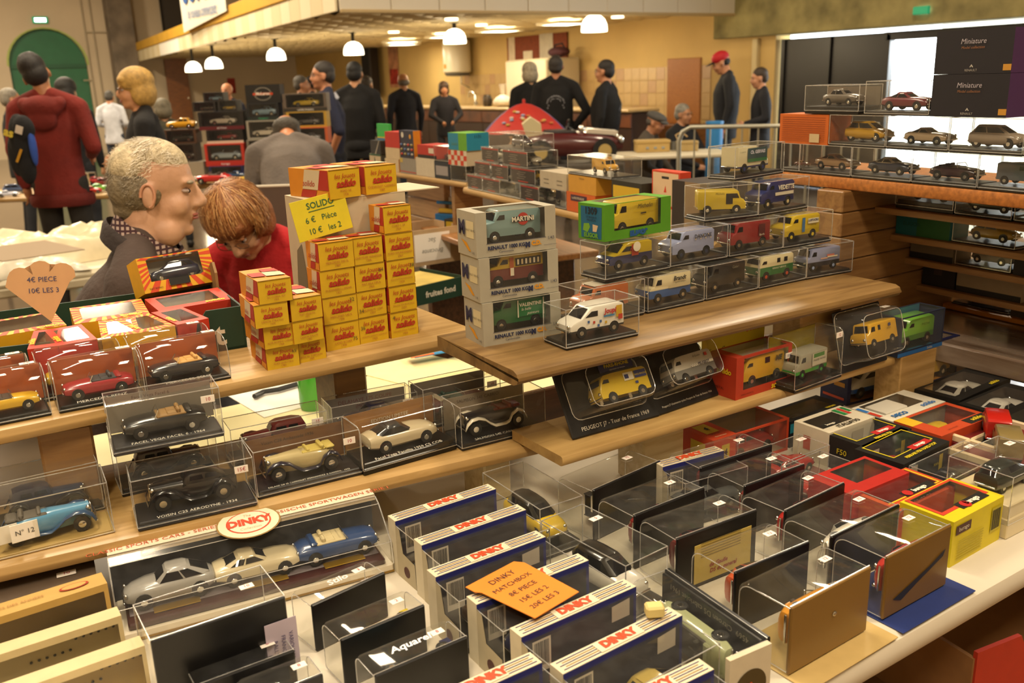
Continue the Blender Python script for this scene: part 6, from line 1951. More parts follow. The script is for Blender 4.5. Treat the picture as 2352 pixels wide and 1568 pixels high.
# side boards and recessed shelves
YR = 1.08
tops = [PY(1937, 430, YR).z, PY(1937, 490, YR).z, PY(1937, 545, YR).z, PY(1937, 600, YR).z, PY(1937, 660, YR).z, 1.02]
tops[0] = ZR - .022
tops[5] = PY(2166, 696, YR).z - .0105
rights = [PY(2010, 474, YR).x, PY(2046, 537, YR).x, PY(2078, 591, YR).x, PY(2105, 653, YR).x, PY(2166, 696, YR).x]
x0 = PY(1937, 450, YR).x
g = thing('board_rack', 'stacked brown boards forming the side of the rack', 'rack', (0, 0, 0))
for k in range(5):
    x1 = rights[k] + .13
    MB().rbox(((x0 + x1) / 2, YR + .03, (tops[k] + tops[k + 1]) / 2), (x1 - x0, .06, tops[k] - tops[k + 1] - .0015), .002).obj('board', BEECH, g)
SH = []
lefts = [(2010, 474, 2352, 517), (2046, 537, 2352, 583), (2078, 591, 2352, 637), (2105, 653, 2352, 690), (2166, 696, 2352, 738)]
for k, (xa, ya, xb, yb_) in enumerate(lefts):
    p = PY(xa, ya, YR)
    q = p + RE.e * .5
    E_ = Edge(p, q)
    SH.append((E_, p.z))
    plank('rack_board', ('first recessed shelf under the chipboard plank', 'second recessed shelf of the rack with the green carton', 'third recessed shelf of the rack with the grey estate car', 'fourth recessed shelf of the rack with the grey box', 'lowest orange edged board of the rack')[k], p, q, .14, p.z, .012 if k < 4 else .01, BEECH if k < 4 else mat('#c07a24', rough=.5), (0, .35), .002)
# dark table carrying the rack
zt = min(SH[-1][1] - .011, 1.12)
t = thing('dark_table', 'dark streaked wooden table under the rack', 'table', (1.8, .72, 0))
MB().rbox((0, 0, zt - .02), (.48, 1.0, .04), .004).obj('tabletop', wood('#8a7868', '#5e4a3a', scale=(9, 1.2, 9), rough=.16, coat=.6, name='dark_table'), t)
for x in (-.2, .2):
    for y in (-.45, .45):
        MB().rbox((x, y, (zt - .04) / 2), (.05, .05, zt - .04), .004).obj('leg', DARKW, t)
RW = 'on the rack plank'
HR = .056
# lower row of cases on the plank
row = [(1790, 1832, 'orange over dark red roadster', dict(kind='coupe', paint='#5a1612', roof='#b8801c', face='R')), (1833, 1950, 'bronze coupe', dict(kind='coupe', paint='#8a6c4c', face='R')), (1952, 2089, 'navy convertible with hard top', dict(kind='coupe', paint='#1c2438', roof='#b8ab90', face='R')), (2091, 2242, 'maroon open car', dict(kind='cabrio', paint='#2c0e14', inner='#3a2a20', face='R')), (2244, 2400, 'grey blue van', dict(kind='fourgon', paint='#4a525c', face='R'))]
for xl, xr, d, kw in row:
    s = RE.slot(xl, xr, 415, ZR + .0003, .06, .002)
    s.L -= .001
    cased(s, HR, d, RW, dict(kw, L=min(.098, s.L * .7)), base=.009, bcol='#2a2620')
z2 = ZR + HR + .0008
s = RE.slot(1788, 1899, 325, z2, .06, .002)
R = carton(SM_(s), s.L, .06, HR, 'clear box with an orange printed card end on the rack', col='#b85a18', name='card_box', patches=[('f', [(.06, .9 - .07 * i), (.94, .9 - .07 * i), (.94, .88 - .07 * i), (.06, .88 - .07 * i)], '#8a3c10') for i in range(12)])
MB().box((.03, -.0315, .012), (.024, .001, .016)).obj('label', card('#b8a27c'), R)
for xl, xr, d, kw in [(1901, 2031, 'yellow rally hatchback', dict(kind='hatch', paint='#b88c14', face='R')), (2033, 2176, 'beige convertible coupe', dict(kind='coupe', paint='#a08c70', face='R')), (2178, 2349, 'silver hot hatchback', dict(kind='hatch', paint='#8a7c6c', face='R'))]:
    s = RE.slot(xl, xr, 330, z2, .06, .002)
    s.L -= .001
    cased(s, HR, d, 'in the upper row of the rack', dict(kw, L=min(.1, s.L * .7)), base=.008, bcol='#2a2620')
s = RE.slot(2351, 2480, 335, z2, .06, .002)
cased(s, HR, 'grey saloon', 'in the upper row of the rack', dict(kind='saloon', paint='#55524e', L=.09), base=.008, bcol='#2a2620')
z3 = z2 + HR + .0012
s = RE.slot(1848, 1972, 246, z3, .06, .0)
case(SM_(s), s.L, .06, .052, 'clear case with a plain grey card above the orange card', base=.014, bcol='#0c0b0c', back='#6f6456')
car('saloon', SM_(s) @ T((0, .004, .0146)), 'dim grey saloon behind the plain card on the rack', paint='#5c544a', L=.08)
s = RE.slot(1986, 2134, 248, z3, .06, .0)
cased(s, .058, 'wine red fastback coupe', 'standing against the bright window', dict(kind='coupe', paint='#5c1420', L=.095, face='R'), base=.007, bcol='#2c2622')
for k in range(2):
    s = RE.slot(2137, 2312, 252, z3 + k * .067, .12, .0)
    R = carton(SM_(s), s.L, .12, .0665, 'black carton lettered in white, %s of two on the rack' % ('lower', 'upper')[k], col='#15131c', faces={'r': '#3c1c4c'}, texts=[('f', 'Miniature', .0115, '#a8a0a8', .5, .74, dict(shear=.2)), ('f', 'Model collection', .006, '#8a5a34', .5, .6, dict(shear=.2)), ('f', 'RENAULT', .005, '#9a948c', .5, .08)], patches=[('f', [(.475, .15), (.5, .22), (.525, .15), (.51, .15), (.5, .18), (.49, .15)], '#b0aaa0'), ('f', [(.9, .06), (1, .06), (1, .2), (.9, .2)], '#b8842c')])
# recessed shelves
def rk(k, xl, xr, y, d=.06, off=.012, L=None):
    E_, z = SH[k]
    return E_.slot(xl, xr, y, z + .0004, d, off, L)


s = rk(0, 2012, 2040, 470); cased(s, .05, 'dark blue saloon half hidden by the board', 'on the first recessed shelf', dict(kind='saloon', paint='#1c2838', L=.09), L=None) if False else None
E0 = SH[0]
s = rk(0, 2046, 2178, 482); cased(s, .044, 'grey saloon on thick black base', 'on the first recessed shelf', dict(kind='saloon', paint='#7a7064', L=.09, face='R'), base=.016, bcol='#0d0c0c')
s = rk(0, 2182, 2312, 500); cased(s, .046, 'dark green estate car', 'on the first recessed shelf', dict(kind='hatch', paint='#232a26', L=.085, face='R'), base=.008, bcol='#17150f')
s = rk(0, 2318, 2440, 515); cased(s, .046, 'black saloon at the end', 'on the first recessed shelf', dict(kind='saloon', paint='#141416', L=.085), base=.008)
s = rk(1, 2047, 2170, 545, .055)
carton(SM_(s), s.L, .055, .044, 'teal and green carton lying on the second recessed shelf', col='#1d5a2c', patches=[('f', [(0, 0), (.4, 0), (.4, 1), (0, 1)], '#0f5a64')], faces={'r': '#2a7a8c'}, texts=[('f', 'ELIGOR', .011, '#124a3c', .3, .5)])
s = rk(1, 2176, 2320, 570); cased(s, .046, 'golden yellow rounded concept car', 'on the second recessed shelf', dict(kind='round', paint='#a8881c', L=.085, face='R'), base=.006, bcol='#0d0d0e')
s = rk(2, 2080, 2178, 600, .055)
R = carton(SM_(s), s.L, .055, .04, 'grey carton with a black foot on the third recessed shelf', col='#6a5f4e', patches=[('f', [(0, 0), (1, 0), (1, .3), (0, .3)], '#0f0e0d')])
s = rk(2, 2183, 2310, 625); cased(s, .044, 'grey estate car with open roof', 'on the third recessed shelf', dict(kind='round', paint='#8a8578', L=.08, face='R'), base=.006, bcol='#0d0d0e')
s = rk(2, 2316, 2430, 640, .055)
carton(SM_(s), s.L, .055, .045, 'plain black carton at the end of the third recessed shelf', col='#141216')
s = rk(3, 2108, 2182, 660, .055)
carton(SM_(s), s.L, .055, .04, 'black carton with a small badge on the fourth recessed shelf', col='#121114', patches=[('f', [(.35, .6), (.6, .6), (.6, .9), (.35, .9)], '#3a2a26')])
s = rk(3, 2186, 2335, 680, .055)
carton(SM_(s), s.L, .055, .04, 'grey brown carton on a black foot on the fourth recessed shelf', col='#8f7f68', patches=[('f', [(0, 0), (1, 0), (1, .28), (0, .28)], '#0f0e0d')])
s = rk(4, 2175, 2306, 720, .055)
cased(s, .042, 'small dark car', 'on the lowest rack board', dict(kind='saloon', paint='#26242c', L=.08), base=.006, back='#17151a', card_txt=[('CE', .012, '#8a8478', .01, .02)])
s = rk(4, 2312, 2420, 735, .055)
carton(SM_(s), s.L, .055, .04, 'dark grey carton at the end of the lowest board', col='#4a443c')

# ================================================================ far side shelf of the stall
ZF = 1.25
fa, fb = PZ(868, 389, ZF), PZ(1070, 419, ZF)
F1 = Edge(fa, fb)
plank('far_shelf_board', 'light plank on the far side of the stall with the red and green cartons', fa, fb, .2, ZF, .022, PINE, (.1, 0), .008)
fc, fd = PZ(1063, 430, ZF), PZ(1335, 491, ZF)
F2 = Edge(fc, fd)
plank('far_shelf_board', 'light plank on the far side of the stall with the small clear cases', fc, fd, .2, ZF, .022, PINE, (0, .55), .008)


def fbox(E_, xl, xr, y, lvl, h, label, col, d=.09, off=.004, side=None, name='toy_carton', **k):
    s = E_.slot(xl, xr, y, ZF + lvl, d, off)
    R = carton(SM_(s), s.L, d, h, label, col=col, faces={'r': side} if side else None, name=name, **k)
    return s, R


FW = 'on the far side plank'
fbox(F1, 849, 874, 388, 0, .062, 'cream carton with a green top edge at the end of the far plank', '#b9a888', side='#4a4a44', patches=[('f', [(0, .88), (1, .88), (1, 1), (0, 1)], '#23503a'), ('f', [(.4, .1), (.55, .1), (.5, .8), (.45, .8)], '#3a4a44')])
fbox(F1, 850, 873, 350, .0625, .055, 'dark grey carton with a white diagonal line above the cream carton', '#1d2026', side='#2a2420', patches=[('f', [(.4, 0), (.5, 0), (.9, 1), (.85, 1)], '#a8a090')])
fbox(F1, 852, 879, 318, .118, .066, 'bright green card standing on the dark grey carton', '#2fa84c', d=.012, off=.03, patches=[('f', [(0, 0), (1, 0), (1, .12), (0, .12)], '#2a6f9c'), ('f', [(0, .12), (1, .12), (1, .2), (0, .2)], '#c0a82c')])
fbox(F1, 880, 899, 320, .118, .035, 'small ochre card beside the bright green card', '#a8862c', d=.03, off=.05)
fbox(F1, 884, 915, 395, 0, .05, 'lower orange edged cream carton under the red carton', '#c4b08c', side='#c07a24')
fbox(F1, 885, 917, 366, .0505, .044, 'upper orange edged cream carton under the red carton', '#c4b08c', side='#c07a24')
fbox(F1, 884, 920, 343, .095, .062, 'plain bright red carton on two cream cartons', '#b0241c', side='#a01c16')
fbox(F1, 918, 954, 399, 0, .06, 'grey carton with red lines under the blue display card', '#8a857a', patches=[('f', [(0, .1), (1, .08), (1, .14), (0, .16)], '#b03a2c'), ('f', [(.02, .7), (.2, .7), (.2, .98), (.02, .98)], '#b8a04c')])
s, R = fbox(F1, 918, 950, 366, .0605, .105, 'dark blue display card with rows of tiny cars and an orange edge', '#22263c', side='#c07a1c', d=.03)
for i in range(4):
    for j in range(3):
        MB().ell((-s.L * .36 + i * s.L * .24, -.016, .015 + j * .018), (s.L * .08, .003, .005), 8, 5).obj('tiny_car', gloss(('#a8301c', '#8a7a3c', '#3a5a8c', '#9a9488')[(i + j) % 4]), R)
disc(R, .011, (-s.L * .25, -.0158, .088), '#c9c4b4')
disc(R, .009, (s.L * .28, -.0158, .083), '#c08a2c')
fbox(F1, 955, 997, 405, 0, .068, 'plain cream carton under the red and black carton', '#c2b8a0')
s, R = fbox(F1, 958, 1001, 368, .0685, .048, 'red carton with a white label on a black foot', '#a8241c', patches=[('f', [(0, 0), (1, 0), (1, .25), (0, .25)], '#161214'), ('f', [(.6, .4), (.86, .4), (.86, .8), (.6, .8)], '#c9beaa')])
fbox(F1, 997, 1031, 410, 0, .062, 'dark framed carton with a pale window on the far plank', '#1a2430', patches=[('f', [(.1, .2), (.9, .2), (.9, .75), (.1, .75)], '#8f8a88')])
s = F1.slot(996, 1028, 372, ZF + .0625, .07, .004)
cased(s, .055, 'dim red and blue car', 'above the dark framed carton', dict(kind='saloon', paint='#3a2430', L=.06), base=.006)
s = F1.slot(1034, 1069, 414, ZF, .09, .004)
cased(s, .055, 'olive jeep in a black topped box', FW, dict(kind='hatch', paint='#6a6038', L=.065), base=.006, back='#1a1812')
s, R = fbox(F1, 1028, 1070, 374, .056, .052, 'red and white chequered carton with a chequered flag end', '#c4b8a0', side='#b3a58c')
for i in range(6):
    for j in range(3):
        if (i + j) % 2 == 0:
            u0, u1, v0, v1 = i / 6, (i + 1) / 6, j / 3, (j + 1) / 3
            MB().poly([(-s.L / 2 + u0 * s.L, -.0453, v0 * .052), (-s.L / 2 + u1 * s.L, -.0453, v0 * .052), (-s.L / 2 + u1 * s.L, -.0453, v1 * .052), (-s.L / 2 + u0 * s.L, -.0453, v1 * .052)]).obj('red_check', ink('#b8381c'), R)
s, R = fbox(F1, 1028, 1070, 337, .1085, .06, 'green and blue carton numbered 1131 on the chequered carton', '#5a9a24', side='#1c7a98', patches=[('f', [(0, .02), (.55, .02), (.55, .98), (0, .98)], '#1c7a98')], texts=[('r', '1131', .016, '#14242c', .5, .78), ('f', 'ELIGOR', .012, '#5a8a5c', .35, .35)])
# small clear cases in a pyramid
def mini(xl, xr, y, lvl, label_car, cc_, red=True, dep=.1, idx=0, kind='saloon'):
    s = F2.slot(xl, xr, y, ZF + lvl * .0475, dep, .004)
    M = SM_(s)
    where = ('in the bottom row', 'in the second row', 'in the third row', 'at the top')[lvl] + ' of the pyramid'
    R = case(M, s.L, dep, .0465, 'small %scase of the %s %s' % ('carded ' if red else 'clear ', label_car, where), base=.005, bcol='#1b1918')
    if red:
        MB().box((0, -dep / 2 + .0016, .0255), (s.L * .95, .0008, .038)).obj('end_card', card('#2a2220'), R)
        MB().box((0, -dep / 2 + .001, .0425), (s.L * .95, .0008, .004)).obj('red_edge', ink('#a8201c'), R)
        MB().box((0, -dep / 2 + .001, .0075), (s.L * .4, .0008, .003)).obj('red_mark', ink('#b0341c'), R)
        for q in range(4):
            MB().box((-s.L * .1 + .01 * (q % 2), -dep / 2 + .001, .016 + .006 * q), (s.L * .3, .0006, .0012)).obj('print_line', ink('#8a8074'), R)
    car(kind, M @ T((0, .006, .0056)) @ (RZ(-PI / 2) if s.L < .085 else Matrix()), label_car + ' ' + where, paint=cc_, L=.07 if s.L < .085 else .085, face='R')


mini(1071, 1105, 430, 0, 'black model saloon', '#1c1c1e')
mini(1106, 1145, 436, 0, 'olive model saloon', '#4a4a2c')
mini(1146, 1192, 446, 0, 'blue breakdown truck', '#3a5a7c', red=False, kind='cube')
mini(1193, 1234, 456, 0, 'dark green model saloon', '#1c3020')
mini(1088, 1123, 395, 1, 'grey model saloon', '#6a665e')
mini(1126, 1164, 402, 1, 'navy model saloon', '#1c2448')
mini(1171, 1226, 412, 1, 'yellow model taxi', '#b8901c')
mini(1103, 1142, 360, 2, 'cream model coupe', '#b8ac8c')
mini(1151, 1208, 368, 2, 'white model convertible', '#c9c2b0')
mini(1121, 1199, 326, 3, 'two-tone estate with cream roof', '#3a3034', red=False, kind='hatch')
def fcase(xl, xr, y, lvl, h, desc, where, kw, **k):
    s = F2.slot(xl, xr, y, ZF + lvl, .09, .004)
    cased(s, h, desc, where, dict(kw, L=min(.085, s.L * .75)), **k)


fcase(1236, 1297, 462, 0, .05, 'navy and black van', 'under the grey carded case', dict(kind='hvan', paint='#1a2040'), base=.006)
s, R = fbox(F2, 1238, 1298, 432, .051, .045, 'clear box with a pale printed card on the far plank', '#a89c86', patches=[('f', [(.15 + .5 * (i % 2), .25 + .25 * (i // 2)), (.35 + .5 * (i % 2), .25 + .25 * (i // 2)), (.35 + .5 * (i % 2), .3 + .25 * (i // 2)), (.15 + .5 * (i % 2), .3 + .25 * (i // 2))], '#6a6254') for i in range(4)])
s, R = fbox(F2, 1299, 1364, 473, 0, .052, 'orange carded clear box lettered in dark blue', '#b8561c', texts=[('f', 'La ROUTE BLEUE', .0085, '#d8cdb8', .42, .72)], patches=[('f', [(.15, .56), (.72, .56), (.72, .88), (.15, .88)], '#3a2030')])
s, R = fbox(F2, 1303, 1366, 430, .0525, .045, 'ochre carded clear box under the yellow truck', '#b8862c', texts=[('f', 'Collection', .006, '#3a2a1c', .5, .85)])
fcase(1301, 1400, 385, .098, .05, 'yellow pick-up truck', 'on top of the carded boxes', dict(kind='cube', paint='#b8881c', face='R'), base=.007)
s, R = fbox(F2, 1398, 1466, 460, 0, .055, 'white carton with a red and a blue stripe', '#c2b69c', patches=[('f', [(.32, .98), (.45, .98), (.62, .02), (.49, .02)], '#b03024'), ('f', [(.62, .98), (.74, .98), (.9, .02), (.78, .02)], '#1f5f86')])
s, R = fbox(F2, 1402, 1470, 415, .0555, .045, 'black carton with a yellow panel above the striped carton', '#1d1c12', patches=[('f', [(.05, .1), (.93, .1), (.93, .74), (.05, .74)], '#b8961c')])
s, R = fbox(F2, 1470, 1532, 470, 0, .052, 'lower red edged hanging card pack', '#b83a20', d=.03, off=.03, patches=[('f', [(.05, .0), (.95, .0), (.95, .92), (.05, .92)], '#c4a888')])
s, R = fbox(F2, 1473, 1536, 430, .0525, .08, 'upper red edged hanging card pack with a dark slot', '#b83a20', d=.03, off=.03, patches=[('f', [(.04, .02), (.95, .02), (.95, .95), (.04, .95)], '#c4a888'), ('f', [(.36, .78), (.62, .78), (.62, .85), (.36, .85)], '#1a1614'), ('f', [(.44, .4), (.5, .6), (.54, .4)], '#b83a20')])
s, R = fbox(F2, 1540, 1626, 470, 0, .12, 'tall dark carton wrapped with brown tape', '#231a16', d=.1, patches=[('f', [(.35, 0), (.75, 0), (.75, 1), (.35, 1)], '#7a644a')])
# supports of the far shelf
g = thing('board_stack', 'stacked pale boards under the far plank', 'boards', (0, 0, 0))
s = F1.slot(893, 975, 440, .985, .08, .06)
g.matrix_world = SM_(s)
for k in range(3):
    MB().rbox((0, 0, .04 + .077 * k), (s.L, .03, .074), .003).obj('board', wood('#b08a5e', '#94704a'), g)
s = F1.slot(1020, 1040, 460, .95, .12, .02)
o = MB().prism([(-.06, 0), (.06, 0), (.06, .26), (.035, .275), (-.06, .278)], -.011, .011).obj('shelf_post', BEECH, None, s.loc, (0, 0, s.yaw + PI / 2))
tag(o, 'upright board with a rounded corner carrying the far plank', 'post')
s = F2.slot(1110, 1127, 470, .95, .05, .03)
o = MB().rbox((0, 0, .139), (.03, .05, .278), .003).obj('shelf_post', BEECH, None, s.loc, (0, 0, s.yaw))
tag(o, 'square upright post under the small case pyramid', 'post')
s = F2.slot(930, 1180, 500, 1.05, .26, .02)
o = MB().rbox((0, 0, -.01), (s.L, .3, .02), .003).obj('far_lower_board', wood('#9a6a38', '#7e5228'), None, (s.loc.x, s.loc.y, 1.06), (0, 0, s.yaw))
tag(o, 'brown lower board below the far plank', 'plank')
for yy in (-.4, .4):
    q = s.at(yy, 0)
    o = MB().rbox((0, 0, .52), (.05, .2, 1.038), .003).obj('trestle_leg', DARKW, None, (q.x, q.y, 0), (0, 0, s.yaw))
    tag(o, 'dark trestle upright under the brown lower board', 'trestle', 'trestles of the far shelf')
p = s.at(-.32, -.02)
g = thing('display_box', 'blue open box with yellow models below the far plank', 'box', (p.x, p.y, 1.061), -1.2)
MB().rbox((0, 0, .02), (.12, .06, .04), .002).obj('lower_box', card('#1c6aa8'), g)
MB().rbox((0, .02, .075), (.12, .012, .05), .002).obj('header', card('#cfd0cc'), g)
MB().rbox((0, -.01, .05), (.1, .03, .02), .006).obj('model', gloss('#b8962c'), g)
MB().rbox((0, -.012, .082), (.12, .01, .012), .002).obj('rim', card('#1c6aa8'), g)
p = s.at(-.2, -.06)
g = root('toy_carton', 'small black and yellow carton below the far plank', 'box', T((p.x, p.y, 1.061)) @ RZ(-1.3))
MB().rbox((0, 0, .018), (.07, .035, .036), .001).obj('carton', card('#1c1a10'), g)
MB().box((0, -.018, .018), (.05, .001, .02)).obj('print', ink('#a8901c'), g)
# open carton with pink packets, and a second fruit tray below it
p = PZ(1000, 612, .955)
s = Slot(948, 614, 1062, 596, .955, .2)
g = root('open_carton', 'open cardboard box of pink packets with a handwritten label', 'box', SM_(s))
cbm = mat('#b59a74', rough=.8, noise=(20, .1))
Lb, hb = s.L, .13
for c, d in (((0, -.1, hb / 2), (Lb, .004, hb)), ((0, .1, hb / 2), (Lb, .004, hb)), ((-Lb / 2, 0, hb / 2), (.004, .2, hb)), ((Lb / 2, 0, hb / 2), (.004, .2, hb)), ((0, 0, .003), (Lb, .2, .006))):
    MB().box(c, d).obj('side', cbm, g)
MB().box((-.02, -.103, .065), (Lb * .7, .001, .1)).obj('label', WHITE, g)
text('Brocante', .024, ink('#8a8a84'), g, (-.02, -.1045, .05), rot=(-PI / 2, 0, PI), shear=.2)
text('Sac', .024, ink('#8a8a84'), g, (-.02, -.1045, .09), rot=(-PI / 2, 0, PI), shear=.2)
for i in range(6):
    o = MB().rbox((0, 0, 0), (.05, .045, .05), .012).obj('pink_packet', mat('#a8404c', rough=.5, noise=(30, .2)), None, s.at(-Lb * .3 + .05 * (i % 3), -.03 + .065 * (i // 3), .031), (0, 0, .3 * i))
    tag(o, 'pink packet lying in the open cardboard box', 'packet', 'pink packets in the open box')
s = Slot(955, 704, 1068, 676, .945, .22)
g = root('fruit_tray', 'green lettered fruit tray on the inner table', 'tray', SM_(s))
MB().box((0, -.11, .03), (s.L, .003, .06)).box((0, 0, .002), (s.L, .22, .004)).box((-s.L / 2, 0, .03), (.003, .22, .06)).box((s.L / 2, 0, .03), (.003, .22, .06)).obj('tray', [TRAYG], g)
text('fruites fond', .026, ink('#c9c4b4'), g, (0, -.1125, .028), bold=.0008)
MB().rbox((0, 0, .03), (s.L * .9, .19, .05), .01).obj('packed_goods', mat('#b8a04c', rough=.7, noise=(10, .3)), g)
# ================================================================ other stalls in the hall
def ground(px, py, dist):
    p = PD(px, py, dist)
    return Vector((p.x, p.y, 0))


def at_depth(px, py, dist):
    return PD(px, py, dist)


def table(name, label, c, size, h, yaw, col, leg='#444'):
    t = thing(name, label, 'table', (c[0], c[1], 0), yaw)
    MB().rbox((0, 0, h - .02), (size[0], size[1], .04), .01).obj('tabletop', col, t)
    for x in (-1, 1):
        for y in (-1, 1):
            MB().cyl((x * (size[0] / 2 - .08), y * (size[1] / 2 - .08), 0), (x * (size[0] / 2 - .08), y * (size[1] / 2 - .08), h - .03), .022, 8).obj('leg', mat(leg, rough=.5, metal=.5), t)
    return t


YAWV = HEAD - PI / 2          # square to the line of sight


def V2(px, py, dist):
    p = PD(px, py, dist)
    return p


# ---- stall with large boxed models behind the sellers
D = 7.4
DB = 7.78
tz = PD(540, 418, D).z
c = PD(560, 418, D + .35)
table('stall_table', 'light wooden stall table with big boxed models', c, (1.7, .8), tz, YAWV, PINE)
tz += .001


def bigbox(xl, xr, yt, yb, dist, label, col, inner='#1a1816', carcol=None, kind='coupe', face='L', foot=None, dep=.16, txt=None, tcol='#ddd'):
    a, b, t_ = PD(xl, yb, dist), PD(xr, yb, dist), PD(xl, yt, dist)
    Lb = (Vector((b.x, b.y, 0)) - Vector((a.x, a.y, 0))).length
    h = t_.z - a.z
    M = T(Vector(((a.x + b.x) / 2, (a.y + b.y) / 2, (a.z + b.z) / 2))) @ RZ(YAWV) @ T((0, dep / 2, 0))
    R = carton(M, Lb, dep, h, label, col=col, wins={'f': (.07, .93, .24 if foot else .12, .94)} if carcol else None, inner=inner, patches=[('f', [(0, 0), (1, 0), (1, .2), (0, .2)], foot)] if foot else (), texts=[('f', txt, h * .14, tcol, .5, .1)] if txt else ())
    if carcol:
        car(kind, M @ T((0, 0, h * (.25 if foot else .13))), carcol[1], paint=carcol[0], L=min(Lb * .78, .3, h * 1.5), face=face)
    return M, Lb, h


# metal frame column of boxes
def zc(*a): return a


base_y = 412
bigbox(482, 561, 381, 406, DB, 'dark blue boxed model at the foot of the middle column', '#151c4a', carcol=('#1a2a3c', 'dark teal model car in the foot box of the column'))
bigbox(474, 564, 329, 381, DB, 'red boxed model in the middle column', '#a82a1c', carcol=('#8fa0ac', 'silver blue convertible model in the red box'), kind='cabrio', foot='#a8241a', txt='burago')
bigbox(476, 560, 298, 329, DB, 'white and black boxed model in the middle column', '#17130f', carcol=('#8f1a1c', 'low red model sports car in the white edged box'), foot='#b9b09c')
bigbox(458, 562, 256, 298, DB, 'dark red boxed racing saloon in the middle column', '#1a1614', carcol=('#c2b8a8', 'white and orange racing saloon model in the dark red box'), foot='#5a1218', txt='AUTOart')
bigbox(444, 496, 234, 256, DB, 'small dark box with a yellow disc on the column', '#262220', carcol=('#5a5448', 'grey model car under the yellow disc'))
bigbox(503, 545, 230, 256, DB, 'small clear box with a yellow convertible on the column', '#2a2622', carcol=('#b8942c', 'yellow model convertible on top of the column'), kind='cabrio')
bigbox(468, 514, 212, 234, DB + .01, 'topmost small clear box with a pale blue car', '#2a2826', carcol=('#8fb0c4', 'pale blue model saloon in the topmost small box'), kind='saloon')
# right column
bigbox(570, 640, 388, 406, DB, 'dark boxed model at the foot of the bearded column', '#1c2a2c', carcol=('#2a3a3c', 'dark green model car in the foot box'))
bigbox(570, 640, 355, 388, DB, 'black boxed grey roadster in the second column', '#161616', carcol=('#8a9098', 'grey model roadster in the black box'), kind='cabrio')
bigbox(569, 648, 320, 355, DB, 'grey boxed model under the white sports car', '#6d675c', carcol=('#7a7468', 'grey sports car model in the grey box'))
bigbox(569, 648, 276, 320, DB, 'pale grey boxed white sports car in the second column', '#8a8578', carcol=('#cfc6b4', 'white sports car model in the pale grey box'), kind='coupe')
bigbox(569, 642, 237, 276, DB, 'black boxed pale blue saloon in the second column', '#15171a', carcol=('#7f9fb4', 'pale blue family saloon model in the black box'), kind='saloon', foot='#15201c', txt='TRABANT', tcol='#3f9a6c')
M, Lb, h = bigbox(566, 646, 194, 237, DB, 'black display card with a lettered oval emblem on the column', '#15120f')
R = [o for o in COL.objects if o.name.startswith('toy_carton')][-1]
e1 = MB()
for i in range(28):
    a, b = 2 * PI * i / 28, 2 * PI * (i + .7) / 28
    e1.poly([(.075 * math.cos(a), -.082, h * .5 + .055 * math.sin(a)), (.075 * math.cos(b), -.082, h * .5 + .055 * math.sin(b)), (.065 * math.cos(b), -.082, h * .5 + .047 * math.sin(b)), (.065 * math.cos(a), -.082, h * .5 + .047 * math.sin(a))])
e1.obj('emblem_ring', ink('#8a8478'), R)['kind'] = 'stuff'
MB().poly([(-.085, -.083, h * .44), (.085, -.083, h * .44), (.085, -.083, h * .56), (-.085, -.083, h * .56)]).obj('emblem_band', ink('#b8401c'), R)
text('McLaren', .034, ink('#ddd4c4'), R, (0, -.0835, h * .51), bold=.001)
# third column
bigbox(652, 752, 214, 256, DB - .05, 'clear topped box with the yellow sports car', '#5a4e44', carcol=('#c4a41c', 'bright yellow wedge sports car model'), foot='#26221e', txt='LAMBORGHINI')
bigbox(660, 752, 256, 292, DB - .05, 'yellow grey boxed model under the yellow sports car', '#a8862c', carcol=('#555', 'dim grey model car in the yellow grey box'))
bigbox(660, 755, 292, 330, DB - .05, 'orange edged boxed model in the third column', '#b0522c', carcol=('#8a8a8c', 'silver model car in the orange edged box'), inner='#333')
bigbox(660, 756, 330, 405, DB - .05, 'pale blue edged stack box in the third column', '#5f7f94', inner='#222')
# left side: two clear boxes and a yellow car on top
bigbox(380, 452, 330, 372, DB, 'dark boxed model under the olive car box', '#2a221c', carcol=('#3a3428', 'olive brown model car at the bottom'))
M, Lb, h = bigbox(380, 452, 297, 330, DB, 'brown framed clear box with a dark green car', '#4a2f1c', carcol=('#1f2a24', 'dark green model saloon in the brown framed box'), kind='saloon')
car('saloon', M @ T((0, 0, h + .001)), 'large yellow beetle-like model standing on the brown framed box', paint='#b8861c', L=Lb * .92, face='L')
bigbox(380, 470, 372, 405, DB, 'pale box at the foot of the olive stack', '#8a8478')
# loose cars on the table
lo = [(492, 413, 76, '#b01c18', 'cabrio', 'red open model car on the stall table'), (572, 412, 58, '#c9a41c', 'coupe', 'yellow model coupe on the stall table'), (628, 411, 52, '#4a1a1e', 'saloon', 'maroon model saloon on the stall table'), (600, 399, 60, '#a9c4cc', 'round', 'pale blue beetle model on the stall table'), (540, 402, 44, '#1c3a5c', 'saloon', 'dark blue model saloon on the stall table'), (535, 413, 36, '#55201c', 'coupe', 'brown red model coupe on the stall table')]
for k, (px, py, w, col_, kd, lab) in enumerate(lo):
    p = PZ(px, py + 8, tz)
    car(kd, T((p.x, p.y, tz)) @ RZ(YAWV), lab, paint=col_, L=w / F_PX * (p - EYE).length, face='L' if k != 3 else 'R')
